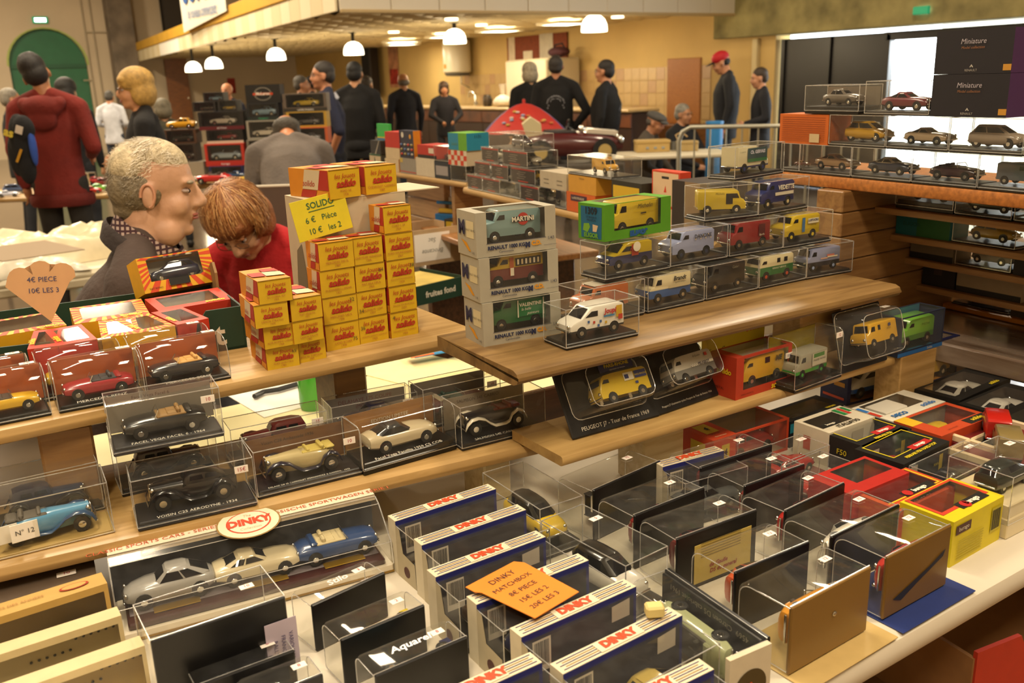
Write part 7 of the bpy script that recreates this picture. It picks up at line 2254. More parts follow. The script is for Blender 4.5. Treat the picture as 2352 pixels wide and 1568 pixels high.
# ---- long table further back with red and green loose models, by the red pullover man
D2 = 7.4
tz2 = PD(230, 445, D2).z
c = PD(120, 445, D2 + .3)
table('stall_table', 'pine edged stall table with loose red and green models', c, (1.5, .7), tz2, YAWV, PINE)
for px, py, w, col_, kd, lab in [(225, 410, 46, '#a81c1c', 'coupe', 'red model coupe beside the green one'), (232, 428, 52, '#6ab03c', 'coupe', 'light green model coupe on the far table'), (212, 432, 40, '#b0241c', 'saloon', 'red model saloon near the table edge'), (245, 414, 40, '#7a1c1c', 'hatch', 'dark red model hatchback on the far table'), (215, 405, 36, '#9a2a24', 'cabrio', 'brick red open model on the far table'), (38, 432, 46, '#3a4a6c', 'hatch', 'blue model van on the pale table end'), (20, 440, 40, '#c4c8d8', 'coupe', 'silver model coupe on the pale table end')]:
    p = PZ(px, py + 12, tz2)
    car(kd, T((p.x, p.y, tz2 + .001)) @ RZ(YAWV + .3), lab, paint=col_, L=w / F_PX * (p - EYE).length)
p = PZ(175, 428, tz2)
g = thing('wire_rack', 'small chrome wire rack on the far table', 'rack', (p.x, p.y, tz2 + .001), YAWV)
MB().tube([(-.12, 0, 0), (-.12, 0, .1), (-.1, 0, .12), (.1, 0, .12), (.12, 0, .1), (.12, 0, 0)], .008, 6).obj('frame', CHROME, g)
MB().tube([(-.12, .15, 0), (-.12, .15, .1), (.12, .15, .1), (.12, .15, 0)], .008, 6).obj('frame', CHROME, g)
# white folding table with plastic wraps
pa, pb = PZ(-60, 657, .75), PZ(200, 622, .75)
yw = math.atan2(pb.y - pa.y, pb.x - pa.x)
c = (pa + pb) / 2
t = thing('folding_table', 'white plastic folding table piled with plastic wrapping', 'table', (c.x - .1, c.y + .42, 0), yw)
wp = mat('#cfc4a8', rough=.5, name='white_plastic')
MB().rbox((0, -.06, .725), (1.8, .68, .05), .02).obj('tabletop', wp, t)
MB().rbox((0, -.39, .69), (1.75, .03, .05), .01).obj('edge_rail', wp, t)
MB().box((-.28, -.406, .69), (.16, .002, .025)).obj('name_plate', ink('#2a241c'), t)
text('LIFETIME', .022, ink('#c9c0aa'), t, (-.28, -.4085, .69))
for x in (-.75, .75):
    MB().tube([(x, -.3, 0), (x, -.3, .68), (x, .22, .68), (x, .22, 0)], .015, 6).obj('leg_frame', mat('#888', metal=.8, rough=.4), t)
rr = random.Random(3)


def crumple(name, label, cc_, size, h, col_, seed, amp=.03):
    rr = random.Random(seed)
    n = 22
    m = MB()
    ph = [rr.uniform(0, 6.28) for _ in range(8)]
    vs = []
    for j in range(n + 1):
        for i in range(n + 1):
            u, v = i / n, j / n
            b = min(u, 1 - u, v, 1 - v) * 5
            z = h * min(1, b) ** .6 + amp * min(1, b) * (math.sin(u * 17 + ph[0] + 3 * math.sin(v * 9 + ph[1])) * .5 + math.sin(v * 23 + ph[2] + 2 * math.sin(u * 13 + ph[3])) * .35 + rr.uniform(-.3, .3))
            vs.append(((u - .5) * size[0] + .02 * math.sin(v * 11 + ph[4]), (v - .5) * size[1] + .03 * math.sin(u * 9 + ph[5]), max(.001, z)))
    fs = [(j * (n + 1) + i, j * (n + 1) + i + 1, (j + 1) * (n + 1) + i + 1, (j + 1) * (n + 1) + i) for j in range(n) for i in range(n)]
    m.add(vs, fs)
    o = m.obj(name, mat(col_, rough=.3, noise=(12, .12), name='plastic_wrap'), None, cc_, (0, 0, yw), smooth=70)
    return tag(o, label, 'wrapping')


crumple('plastic_wrap', 'large heap of crumpled white plastic wrapping on the folding table', (c.x + .1, c.y + .49, .751), (1.1, .42), .13, '#dccfae', 5, .05)
crumple('plastic_wrap', 'smaller crumpled white wrap near the table edge', (c.x - .15, c.y + .14, .751), (.8, .2), .05, '#d8d0bc', 8, .04)
p = PZ(60, 590, .9)
o = MB().rbox((0, 0, 0), (.4, .28, .004), .001).obj('paper_sheet', mat('#8a7456', rough=.7), None, (p.x, p.y, .93), (.1, .05, .5))
tag(o, 'brown paper sheet lying on the plastic wrapping', 'paper')
# laptop-like grey panel behind the woman
p = PD(612, 560, 3.35)
g = thing('laptop', 'grey open laptop lid standing behind the bowed woman', 'laptop', (p.x, p.y, .94), YAWV)
zl = PD(612, 424, 3.35).z - .94
MB().rbox((0, 0, zl / 2), (.3, .012, zl), .004).obj('lid', mat('#54463c', rough=.5), g)
MB().rbox((0, .0, zl), (.3, .016, .012), .004).obj('lid_edge', mat('#b0a692', rough=.5), g)
MB().rbox((0, .11, .008), (.3, .22, .016), .004).obj('keyboard_base', mat('#3a342e', rough=.5), g)
c2 = PD(612, 560, 3.5)
t = table('side_table', 'small dark table under the laptop', (c2.x, c2.y), (.5, .4), .938, YAWV, DARKW)
# ---- pedal car with umbrella on a table
DP = 8.5
p = PD(1310, 372, DP)
zt = p.z
table('stall_table', 'low dark table under the maroon pedal car', (p.x, p.y), (.95, .5), zt, YAWV, mat('#26201c', rough=.6), '#222')
g = thing('pedal_car', 'maroon child pedal car with cream seat and black wheels', 'pedal car', (p.x, p.y, zt + .001), YAWV)
mar = gloss('#4a1418')
rings = []
for x, zb, ztp, w in ((-.46, .16, .3, .12), (-.4, .12, .4, .18), (-.2, .1, .44, .2), (.0, .1, .43, .2), (.2, .1, .4, .19), (.38, .12, .36, .17), (.47, .16, .28, .13)):
    rings.append(ring(x, zb * .7, ztp * .62, w, .02))
MB().loft(rings).obj('body', mar, g, smooth=45)
MB().rbox((-.1, 0, .275), (.3, .3, .04), .02).obj('cockpit', mat('#1a1212', rough=.6), g)
MB().prism([(-.4, .24), (-.26, .24), (-.27, .36), (-.36, .42), (-.44, .36)], -.14, .14).obj('seat_back', mat('#c4b890', rough=.6), g)
MB().prism([(.14, .265), (.42, .235), (.43, .27), (.16, .3)], -.13, .13).obj('bonnet_flash', mat('#c9c0b0', rough=.4), g)
MB().tube([(.06, 0, .26), (-.02, 0, .32)], .012, 6).tube([(-.02 + .01 * math.sin(a), .08 * math.cos(a), .32 + .06 * math.sin(a)) for a in [2 * PI * i / 12 for i in range(13)]], .01, 6).obj('steering_wheel', BLACK, g)
for x in (-.28, .3):
    for y in (-.19, .19):
        w = MB().cyl((0, -.03, 0), (0, .03, 0), .11, 16, 0).cyl((0, -.034, 0), (0, .034, 0), .06, 14, 1).obj('wheel', [TYRE, mat('#b8a060', rough=.5)], g, (x, y, .11), smooth=40)
for y in (-.14, .14):
    MB().ell((.45, y, .2), (.03, .04, .04), 10, 7).obj('headlight', CHROME, g, smooth=60)
MB().ell((.1, -.1, .3), (.03, .03, .04), 10, 7).obj('mirror', CHROME, g, smooth=60)
# umbrella leaning open behind the pedal car
p = PD(1205, 300, DP + .62)
tip = PD(1195, 236, DP + .62)
g = thing('umbrella', 'open red and purple child umbrella behind the pedal car', 'umbrella', (p.x, p.y, p.z), YAWV)
Rr, hh = .42, tip.z - p.z
n = 8
for k in range(n):
    m = MB()
    a0, a1 = 2 * PI * (k - .5) / n, 2 * PI * (k + .5) / n
    rows = []
    for i in range(6):
        t_ = i / 5
        rows.append([(Rr * t_ * math.cos(a0 + (a1 - a0) * j / 4), Rr * t_ * math.sin(a0 + (a1 - a0) * j / 4), hh * (1 - t_ ** 1.7) - .012 * math.sin(PI * j / 4) * t_) for j in range(5)])
    m.loft(rows, 0, cap=False, closed=False)
    m.obj('panel', mat('#a8261c' if k % 4 != 2 else '#3a2468', rough=.6), g, rot=(0, 0, -PI / 2 + .0), smooth=60)
for k in range(14):
    r_ = random.Random(k)
    a = -PI / 2 + r_.uniform(-.9, .9)
    t_ = r_.uniform(.45, .85)
    MB().ell((Rr * t_ * math.cos(a), Rr * t_ * math.sin(a), hh * (1 - t_ ** 1.7) + .004), (.022, .022, .012), 8, 5).obj('printed_flower', mat(('#b8a04c', '#8f9ab8', '#b8703c', '#c4b8b0')[k % 4], rough=.6), g)
MB().cyl((0, 0, -.35), (0, 0, hh + .04), .008, 8).obj('shaft', CHROME, g)
MB().cyl((0, 0, hh), (0, 0, hh + .035), .015, 8).obj('tip', mat('#b82c24'), g)
# ---- welcome table with seated men
DT = 9.25
p = PD(1535, 350, DT)
table('welcome_table', 'white table in front of the two seated men', (p.x, p.y), (1.15, .6), p.z, YAWV, mat('#cfc6ae', rough=.5))
zt = p.z + .001
def tbox(px, py, w, h, dep, lab, col_, cat='box', name='cash_box'):
    q = PZ(px, py, zt)
    g = thing(name, lab, cat, (q.x, q.y, zt), YAWV)
    MB().rbox((0, 0, h * .36), (w, dep, h * .72), .006).obj('box', mat(col_, rough=.6, noise=(12, .08)), g)
    MB().rbox((0, 0, h * .86), (w * 1.03, dep * 1.03, h * .28), .006).obj('lid', mat(col_, rough=.55), g)
    return g


g = tbox(1497, 348, .34, .12, .2, 'tan cardboard file box on the welcome table', '#b89a5c')
for i in range(3):
    MB().rbox((-.06 + .08 * i, -.104, .045), (.03, .006, .02), .002).obj('clasp', mat('#8f9aa0', rough=.4), g)
g = tbox(1578, 346, .2, .1, .16, 'woven tan basket on the welcome table', '#a8905c', 'basket', 'basket')
MB().tube([(-.09, 0, .1), (-.12, 0, .16), (-.06, 0, .19), (.0, 0, .14)], .008, 6).obj('handle', mat('#b89a6a'), g)
q = PZ(1560, 345, zt)
g = thing('drinking_glass', 'clear drinking glass on the welcome table', 'glass', (q.x - .12, q.y - .05, zt))
MB().lathe([(.03, 0), (.04, .1), (.037, .1), (.028, .01)], 14).obj('glass', CLEAR, g, smooth=50)
# blue bin and metal barrier
p = PD(1640, 340, 9.9)
g = thing('blue_bin', 'tall light blue plastic bin behind the barrier', 'bin', (p.x, p.y, 0))
hb = PD(1640, 277, 9.9).z
MB().lathe([(.08, 0), (.09, .02), (.09, hb), (.08, hb), (.075, .05)], 18).obj('bin', mat('#2f7fc0', rough=.5), g, smooth=50)
MB().lathe([(.093, hb - .03), (.097, hb - .015), (.093, hb)], 18).obj('rim', mat('#2f7fc0', rough=.5), g, smooth=50)
p = PD(1560, 292, 7.9)
q = PD(1800, 290, 7.6)
zb = PD(1560, 292, 7.9).z
g = thing('crowd_barrier', 'galvanised steel crowd barrier with rounded corner', 'barrier', (p.x, p.y, 0), math.atan2(q.y - p.y, q.x - p.x))
galv = mat('#a8a698', rough=.4, metal=.6)
Lb = 1.6
MB().tube([(0, 0, .12), (0, 0, zb - .12), (.03, 0, zb - .04), (.1, 0, zb), (Lb, 0, zb), (Lb, 0, .12)], .02, 8).obj('frame', galv, g, smooth=60)
MB().tube([(0, 0, .14), (Lb, 0, .14)], .014, 6).obj('lower_rail', galv, g, smooth=60)
for i in range(1, 12):
    MB().tube([(i * Lb / 12, 0, .14), (i * Lb / 12, 0, zb)], .008, 6).obj('bar', galv, g, smooth=60)
for x in (.15, Lb - .15):
    MB().tube([(x, -.25, 0), (x, -.1, .12), (x, .1, .12), (x, .25, 0)], .014, 6).obj('foot', galv, g)
# banner hanging from the mezzanine
p = PX(425, 70, XM(18.5) - .09)
a, b = PX(425, 75, XM(18) - .09), PX(523, 25, XM(15) - .09)
g = thing('banner', 'white banner with blue hand lettering hung on the mezzanine edge', 'banner', (0, 0, 0))
tp = 3.3
m = MB()
m.poly([(a.x - .02, a.y, a.z), (b.x - .02, b.y, b.z), (b.x - .02, b.y, tp + .1), (a.x - .02, a.y, tp)])
m.poly([(a.x, a.y, a.z), (a.x, a.y, tp), (b.x, b.y, tp + .1), (b.x, b.y, b.z)])
m.obj('sheet', mat('#d9d4c4', rough=.7), g)
ya = math.atan2(b.y - a.y, b.x - a.x)
mid = (a + b) / 2
text('SUPER', .75, ink('#2a5a9c'), g, (mid.x - .04, mid.y, 3.28), rot=(PI / 2, .03, ya), bold=.02, squeeze=1.4)
text('les nouveaux commerçants', .26, ink('#2a5a9c'), g, (mid.x - .04, mid.y, 2.86), rot=(PI / 2, .03, ya), shear=.3, squeeze=.85)
# dark frame on the upper wall beside the pillar
p = PY(400, 20, YB - .05)
g = thing('wall_frame', 'dark metal frame on the upper wall above the mezzanine', 'frame', p)
MB().box((-.35, 0, 0), (.05, .04, 1.3)).box((.35, 0, 0), (.05, .04, 1.3)).box((0, 0, .63), (.7, .04, .05)).box((0, 0, -.6), (.7, .04, .05)).obj('frame', BLACK, g)
MB().box((0, .02, 0), (.66, .02, 1.25)).obj('panel', mat('#3a342c', rough=.7), g)
# ================================================================ people
def cap_(m, p, q, r1, r2=None, n=12):
    r2 = r1 if r2 is None else r2
    m.cyl(p, q, r1, n, 0, r2)
    m.ell(p, (r1, r1, r1), n, 8)
    m.ell(q, (r2, r2, r2), n, 8)


def fuse(o, voxel, it=5):
    r = o.modifiers.new('fuse', 'REMESH')
    r.mode = 'VOXEL'
    r.voxel_size = voxel
    r.use_smooth_shade = True
    s = o.modifiers.new('soften', 'SMOOTH')
    s.iterations = it
    s.factor = .5
    return o


def skin_mat(c):
    return mat(c, rough=.5, noise=(14, .1), bump=(90, .12), name='skin')


def cloth_mat(c):
    return mat(c, rough=.9, noise=(9, .16), bump=(60, .35), name='cloth')


def hairm(c):
    return mat(c, rough=.6, noise=(40, .3), bump=(120, .5), name='hair')


def head_parts(m, M, k=1.0):
    """skin volumes of a head; origin at its centre, x forward"""
    def e(c, r, rot=None):
        c2 = M @ Vector([x * k for x in c])
        q = M.to_3x3().to_euler()
        m.ell(c2, [x * k for x in r], 18, 12, rot=q)
    e((-.015, 0, .03), (.095, .074, .083))
    e((.02, 0, -.03), (.066, .058, .08))
    e((.03, 0, -.08), (.047, .046, .034))
    e((.064, 0, -.094), (.02, .022, .018))
    e((.066, 0, .024), (.02, .05, .014))
    for s in (-1, 1):
        e((.048, s * .034, -.034), (.03, .026, .03))
        e((-.008, s * .077, -.012), (.018, .011, .031))
        e((-.002, s * .08, -.03), (.01, .009, .014))
    m.cyl(M @ Vector((.084 * k, 0, .012 * k)), M @ Vector((.104 * k, 0, -.026 * k)), .009 * k, 10, 0, .014 * k)
    e((.1, 0, -.028), (.015, .012, .011))
    for s in (-1, 1):
        e((.093, s * .012, -.031), (.01, .009, .008))
    e((.08, 0, -.055), (.013, .023, .006))
    e((.079, 0, -.064), (.013, .02, .006))


def hand_parts(m, p, d, n, k=1.0, curl=.5):
    """palm and five fingers; p wrist, d pointing direction, n palm normal"""
    d = d.normalized(); n = (n - d * n.dot(d)).normalized(); s = d.cross(n)
    c = p + d * .045 * k
    q = Matrix((d, s, n)).transposed().to_euler()
    m.ell(c, (.05 * k, .04 * k, .018 * k), 14, 9, rot=q)
    for i, (off, L) in enumerate(((-.028, .062), (-.009, .072), (.01, .068), (.028, .054))):
        a = p + d * .08 * k + s * off * k
        b = a + (d * math.cos(curl * .5) - n * math.sin(curl * .5)) * L * .5 * k
        e = b + (d * math.cos(curl * 1.6) - n * math.sin(curl * 1.6)) * L * .5 * k
        cap_(m, a, b, .0085 * k, .008 * k, 8)
        cap_(m, b, e, .008 * k, .007 * k, 8)
    a = p + d * .03 * k - s * .03 * k
    b = a + (d * .6 - s * .7 - n * .2).normalized() * .035 * k
    e = b + (d * .95 - s * .1 - n * .3).normalized() * .03 * k
    cap_(m, a, b, .011 * k, .0095 * k, 8)
    cap_(m, b, e, .0095 * k, .008 * k, 8)


LAST_TOP = None


def person(label, loc, yaw, H=1.75, skin='#b5835e', hair='#2a1d14', top='#1a1a1e', legs='#22242a', lean=0.0, head=(0, 0, 0), arms=('down', 'down'), style='short', sleeves='long', sit=None, voxel=.016, build=1.0, neck=.054, shoes='#17140f', group=None, extras=None, strands=False, tmat=None):
    k = H / 1.75
    M0 = T(loc) @ RZ(yaw)
    zp = .95 * k if sit is None else sit + .08
    PEL = T((0, 0, zp)) @ RY(lean)

    def up(x, y, z): return PEL @ Vector((x * k, y * k, z * k))
    HM = PEL @ T((.014 * k, 0, .535 * k)) @ RZ(head[0]) @ RX(head[2]) @ RY(head[1]) @ T((.008 * k, 0, .13 * k))
    ARM = {'down': ((-.02, .245, .2), (.04, .235, -.03)), 'bent': ((-.03, .25, .2), (.2, .16, .14)), 'cross': ((.03, .25, .22), (.17, -.05, .24)), 'pocket': ((-.07, .28, .2), (.02, .2, -.02)), 'hip': ((-.06, .33, .2), (.03, .19, .03)), 'reach': ((.18, .24, .24), (.38, .16, .12)), 'up': ((.16, .27, .3), (.3, .12, .44)), 'table': ((.1, .27, .22), (.32, .1, .1)), 'behind': ((-.12, .25, .2), (-.14, .12, -.0))}
    b = MB(); tp = MB(); tr = MB()
    bw = build
    for mm, f in ((b, .86), (tp, 1.0)):
        prof = ((-.17, .122, .172), (-.1, .124, .174), (.02, .118, .164), (.12, .118 * bw, .152 * (bw * .5 + .5)), (.22, .122 * bw, .158 * (bw * .5 + .5)), (.33, .125 * bw, .176), (.42, .11 * (bw * .5 + .5), .172), (.49, .08, .13), (.54, .058, .075))
        mm.loft([[tuple(up((.02 * (bw - 1) if .05 < z_ < .3 else 0) + rx * f * math.cos(t_), ry * f * math.sin(t_), z_)) for t_ in [2 * PI * q_ / 20 for q_ in range(20)]] for z_, rx, ry in prof])
        mm.cyl(up(-.005, -.16, .465), up(-.005, .16, .465), .062 * k * f, 12)
        mm.ell(up(-.005, -.17, .455), [.068 * k * f] * 3, 12, 8); mm.ell(up(-.005, .17, .455), [.068 * k * f] * 3, 12, 8)
        mm.ell(up(-.02, 0, .48), [.075 * k * f, .11 * k * f, .055 * k * f], 14, 8)
        for sd in (-1, 1):
            cap_(mm, up(-.02, sd * .045, .535), up(-.01, sd * .16, .475), .045 * k * f, .055 * k * f)
    neck0 = up(-.012, 0, .47)
    neck1 = HM @ Vector((-.022 * k, 0, -.07 * k))
    cap_(b, neck0, neck1, neck * 1.04 * k, neck * .97 * k)
    if neck > .06:
        for s in (-1, 1):
            b.ell(HM @ Vector((.02 * k, s * .03 * k, -.1 * k)), (.045 * k, .035 * k, .04 * k), 14, 9)
    head_parts(b, HM, k)
    for s, a in zip((1, -1), arms):
        e, w = ARM[a] if isinstance(a, str) else a
        sh, el, wr = up(-.005, s * .19, .45), up(e[0], s * e[1], e[2]), up(w[0], s * w[1], w[2])
        cap_(b, sh, el, .046 * k, .04 * k); cap_(b, el, wr, .04 * k, .028 * k)
        hand_parts(b, wr, wr - el, up(0, -s, 0) - up(0, 0, 0), k * 1.02)
        cap_(tp, sh, el, .062 * k, .052 * k)
        if sleeves == 'long':
            cap_(tp, el, wr, .051 * k, .037 * k)
        elif sleeves == 'short':
            pass
    # legs
    for s in (1, -1):
        hp = PEL @ Vector((0, s * .088 * k, -.02 * k))
        if sit is None:
            kn, an = Vector((.02 * k, s * .1 * k, .5 * k)), Vector((-.03 * k, s * .105 * k, .085 * k))
        else:
            kn = Vector((.42 * k, s * .12 * k, zp - .0)); an = Vector((.4 * k, s * .12 * k, .085 * k))
        cap_(b, hp, kn, .07 * k, .05 * k); cap_(b, kn, an, .048 * k, .035 * k)
        cap_(tr, hp, kn, .088 * k, .064 * k); cap_(tr, kn, an + Vector((0, 0, .01)), .06 * k, .05 * k)
        cap_(b, an + Vector((-.02 * k, 0, -.04 * k)), an + Vector((.13 * k, 0, -.055 * k)), .035 * k, .028 * k)
    tr.ell(PEL @ Vector((0, 0, -.04 * k)), (.114 * k * bw, .162 * k, .1 * k), 16, 10)
    body = b.obj('person', skin_mat(skin), None)
    body.matrix_world = M0
    tag(body, label, 'person', group)
    fuse(body, voxel if voxel > .01 else voxel)
    global LAST_TOP
    t = LAST_TOP = fuse(tp.obj('top', tmat or cloth_mat(top), body), max(voxel, .007), 6)
    if sit is None or True:
        fuse(tr.obj('trousers', cloth_mat(legs), body), max(voxel, .014), 6)
    for s in (1, -1):
        an = Vector((-.03 * k, s * .105 * k, .085 * k)) if sit is None else Vector((.4 * k, s * .12 * k, .085 * k))
        m = MB()
        cap_(m, an + Vector((-.03 * k, 0, -.035 * k)), an + Vector((.13 * k, 0, -.048 * k)), .045 * k, .037 * k)
        m.obj('shoe', mat(shoes, rough=.5), body, smooth=60)
    # face
    hh = MB()
    hm = HM.copy()
    for s in (1, -1):
        eb = MB().ell((0, 0, 0), (.011 * k, .0125 * k, .0055 * k), 12, 8, 0)
        eb.ell((.0078 * k, 0, 0), (.0045 * k, .0058 * k, .0052 * k), 10, 6, 1)
        o = eb.obj('eye', [mat('#a8948a', rough=.3), mat('#1c120c', rough=.15)], body, smooth=70)
        o.matrix_local = HM @ T((.068 * k, s * .031 * k, .003 * k))
        o = MB().ell((0, 0, 0), (.008 * k, .019 * k, .005 * k), 10, 6).obj('eyebrow', hairm(hair), body, smooth=70)
        o.matrix_local = HM @ T((.079 * k, s * .032 * k, .024 * k))
    o = MB().ell((0, 0, .002), (.008 * k, .022 * k, .0045 * k), 12, 6).ell((0, 0, -.006 * k), (.008 * k, .02 * k, .005 * k), 12, 6).obj('lips', skin_mat('#9a5548'), body, smooth=70)
    o.matrix_local = HM @ T((.086 * k, 0, -.058 * k))
    # hair
    if style not in ('bald', 'none'):
        q = HM.to_3x3().to_euler()
        def he(c, r):
            hh.ell(HM @ Vector([x * k for x in c]), [x * k for x in r], 18, 12, rot=q)
        if style == 'short':
            he((-.024, 0, .046), (.094, .08, .082)); he((-.055, 0, .0), (.062, .078, .075))
        elif style == 'receding':
            he((-.05, 0, .03), (.072, .081, .078)); he((-.06, 0, -.015), (.055, .077, .06)); he((-.02, 0, .055), (.085, .06, .066))
        elif style == 'fringe':
            he((-.06, 0, -.01), (.06, .082, .05)); he((-.03, .05, -.015), (.05, .032, .04)); he((-.03, -.05, -.015), (.05, .032, .04))
        elif style == 'bob':
            he((-.02, 0, .048), (.108, .096, .09)); he((-.045, 0, -.02), (.085, .1, .1)); he((-.03, .06, -.03), (.06, .04, .07)); he((-.03, -.06, -.03), (.06, .04, .07)); he((.055, 0, .06), (.035, .07, .03))
        elif style == 'quiff':
            he((-.022, 0, .055), (.097, .083, .09)); he((-.055, 0, .0), (.062, .078, .075)); he((.03, 0, .1), (.05, .06, .04)); he((-.03, 0, .11), (.06, .06, .035))
        elif style == 'curly':
            he((-.02, 0, .045), (.105, .095, .092)); he((-.055, 0, -.02), (.075, .1, .09))
        elif style == 'cap':
            he((-.05, 0, -.005), (.055, .078, .05))
        ho = hh.obj('hair', hairm(hair), body)
        fuse(ho, max(voxel * .7, .006), 3)
    body['hm'] = [v for r in HM for v in r]
    return body, HM, k, PEL


def part(o, HM, loc=(0, 0, 0)):
    o.matrix_local = HM @ T(loc)
    return o


def glasses(body, HM, k, col='#2a2420'):
    m = MB()
    for s in (1, -1):
        pts = [(.09 * k, (s * .031 + .022 * math.cos(a)) * k, (.002 + .016 * math.sin(a)) * k) for a in [2 * PI * i / 12 for i in range(13)]]
        m.tube(pts, .0014 * k, 5)
        m.tube([(.09 * k, s * .053 * k, .008 * k), (.05 * k, s * .072 * k, .01 * k), (-.01 * k, s * .08 * k, .004 * k)], .0014 * k, 5)
    m.tube([(.09 * k, -.009 * k, .006 * k), (.094 * k, 0, .009 * k), (.09 * k, .009 * k, .006 * k)], .0014 * k, 5)
    return part(m.obj('glasses', mat(col, rough=.3), body), HM)


def strands(body, HM, k, c, r, crown, n, span, keep, cols, seed=1, width=.0011, lift=(1.01, 1.05)):
    """short flat hairs lying along the skull, combed away from the crown"""
    rr = random.Random(seed)
    ax = Vector(crown).normalized()
    a1 = ax.orthogonal().normalized(); a2 = ax.cross(a1)
    mbs = [MB() for _ in cols]
    for i in range(n):
        ph = rr.uniform(0, 2 * PI)
        t0 = math.acos(rr.uniform(-.75, 1))
        ln = rr.uniform(*span)
        li = rr.uniform(*lift)
        pts = []
        for j in range(4):
            t = t0 + ln * j / 3
            dv = ax * math.cos(t) + (a1 * math.cos(ph + .12 * j * rr.uniform(-1, 1)) + a2 * math.sin(ph)) * math.sin(t)
            pts.append(Vector((c[0] + dv.x * r[0] * li, c[1] + dv.y * r[1] * li, c[2] + dv.z * r[2] * li)) * k)
        mid = pts[1] / k
        if not keep(mid) or not keep(pts[3] / k):
            continue
        side = (pts[3] - pts[0]).cross(pts[0] - Vector(c) * k)
        if side.length < 1e-9:
            continue
        side = side.normalized() * width * k
        vs = []
        for j, p in enumerate(pts):
            w = side * (1 - .75 * j / 3)
            vs += [p - w, p + w]
        mbs[i % len(cols)].add([tuple(v) for v in vs], [(0, 1, 3, 2), (2, 3, 5, 4), (4, 5, 7, 6)])
    for m, c_ in zip(mbs, cols):
        o = m.obj('hair_strands', mat(c_, rough=.45, name='hair_strand'), body)
        o['kind'] = 'stuff'
        part(o, HM)


def emblem(body, PEL, k, x=-.132, z=.33, s=1.0, y=0.0, yawe=0.0):
    """pale stitched club emblem on a jacket back: an arched car outline over lettering bars"""
    c = mat('#8f8f94', rough=.8)
    m = MB()
    for i in range(12):
        a, b = PI * i / 12, PI * (i + .75) / 12
        for r0, r1 in ((.085, .075), (.05, .043)):
            m.poly([(0, r0 * s * math.cos(t), r0 * s * .75 * math.sin(t)) for t in (a, b)] + [(0, r1 * s * math.cos(t), r1 * s * .75 * math.sin(t)) for t in (b, a)])
    for zz, w in ((-.012, .09), (-.03, .075), (-.048, .085)):
        m.poly([(0, -w * s, zz * s), (0, w * s, zz * s), (0, w * s, (zz + .009) * s), (0, -w * s, (zz + .009) * s)])
    o = m.obj('emblem', c, body)
    o['kind'] = 'stuff'
    o.matrix_local = PEL @ T((x * k, y * k, z * k)) @ RZ(yawe)
    sh = o.modifiers.new('fit', 'SHRINKWRAP')
    return o


AWAY, LEFT_, RIGHT_, TOWARD = HEAD, HEAD + PI / 2, HEAD - PI / 2, HEAD + PI


def stand(px, ytop, dist, H=None):
    p = PD(px, ytop, dist)
    return Vector((p.x, p.y, 0)), (H or p.z)


def fix_emblem(o, target):
    m = o.modifiers['fit']
    m.target = target
    m.offset = .004


# ---- the seated seller with white hair
p = PD(358, 318, 2.15)
k0 = .98
seat = p.z - 1.75 * k0 + .95 * k0 - .05
body, HM, k, PEL = person('grey haired man in a dark jumper and checked collar seated behind the cartons', Vector((p.x, p.y, 0)) + Vector((-.14, .06, 0)), RIGHT_ + .22, H=1.75 * k0, skin='#c4977a', hair='#8a7d68', top='#43352f', legs='#2a2a2e', lean=.2, head=(-.05, -.08, 0), arms=('bent', 'bent'), style='none', sit=seat, voxel=.0055, build=1.45, neck=.068)
q = HM.to_3x3().to_euler()
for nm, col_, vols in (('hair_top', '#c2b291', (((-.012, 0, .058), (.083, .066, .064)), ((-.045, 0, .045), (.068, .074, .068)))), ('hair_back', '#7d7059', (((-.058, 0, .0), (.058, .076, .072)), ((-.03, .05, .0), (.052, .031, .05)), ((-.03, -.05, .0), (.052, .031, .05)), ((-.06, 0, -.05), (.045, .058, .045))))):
    m = MB()
    for c_, r_ in vols:
        m.ell(HM @ Vector([x * k for x in c_]), [x * k for x in r_], 20, 14, rot=q)
    fuse(m.obj('hair', hairm(col_), body), .005, 4)
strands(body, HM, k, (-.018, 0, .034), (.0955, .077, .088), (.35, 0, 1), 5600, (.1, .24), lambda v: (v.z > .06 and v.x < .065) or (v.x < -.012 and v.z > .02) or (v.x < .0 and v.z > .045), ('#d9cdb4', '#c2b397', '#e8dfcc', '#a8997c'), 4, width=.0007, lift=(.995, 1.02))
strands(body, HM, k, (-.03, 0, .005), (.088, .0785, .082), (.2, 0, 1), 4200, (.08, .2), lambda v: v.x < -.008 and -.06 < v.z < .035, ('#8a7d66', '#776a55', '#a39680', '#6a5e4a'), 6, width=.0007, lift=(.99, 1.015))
for s_ in (-1, 1):      # rim of the ear
    m = MB()
    m.tube([(-.012 + .016 * math.cos(a) * k, 0, -.01 + .027 * math.sin(a) * k) for a in [-1.3 + 4.6 * i / 12 for i in range(13)]], .0035 * k, 8)
    o = m.obj('ear_rim', skin_mat('#c08a6e'), body, smooth=60)
    part(o, HM, (.003, s_ * .0835 * k, 0))
m = MB()     # shirt collar
rings = []
for r_, z_ in ((.076, .515), (.075, .54), (.074, .56), (.08, .562), (.088, .54), (.096, .512)):
    rings.append([tuple(PEL @ Vector(((.0 + r_ * math.cos(a)) * k, r_ * 1.1 * math.sin(a) * k, (z_ - .035 * math.cos(a)) * k))) for a in [2 * PI * i / 28 for i in range(28)]])
m.loft(rings, cap=False)


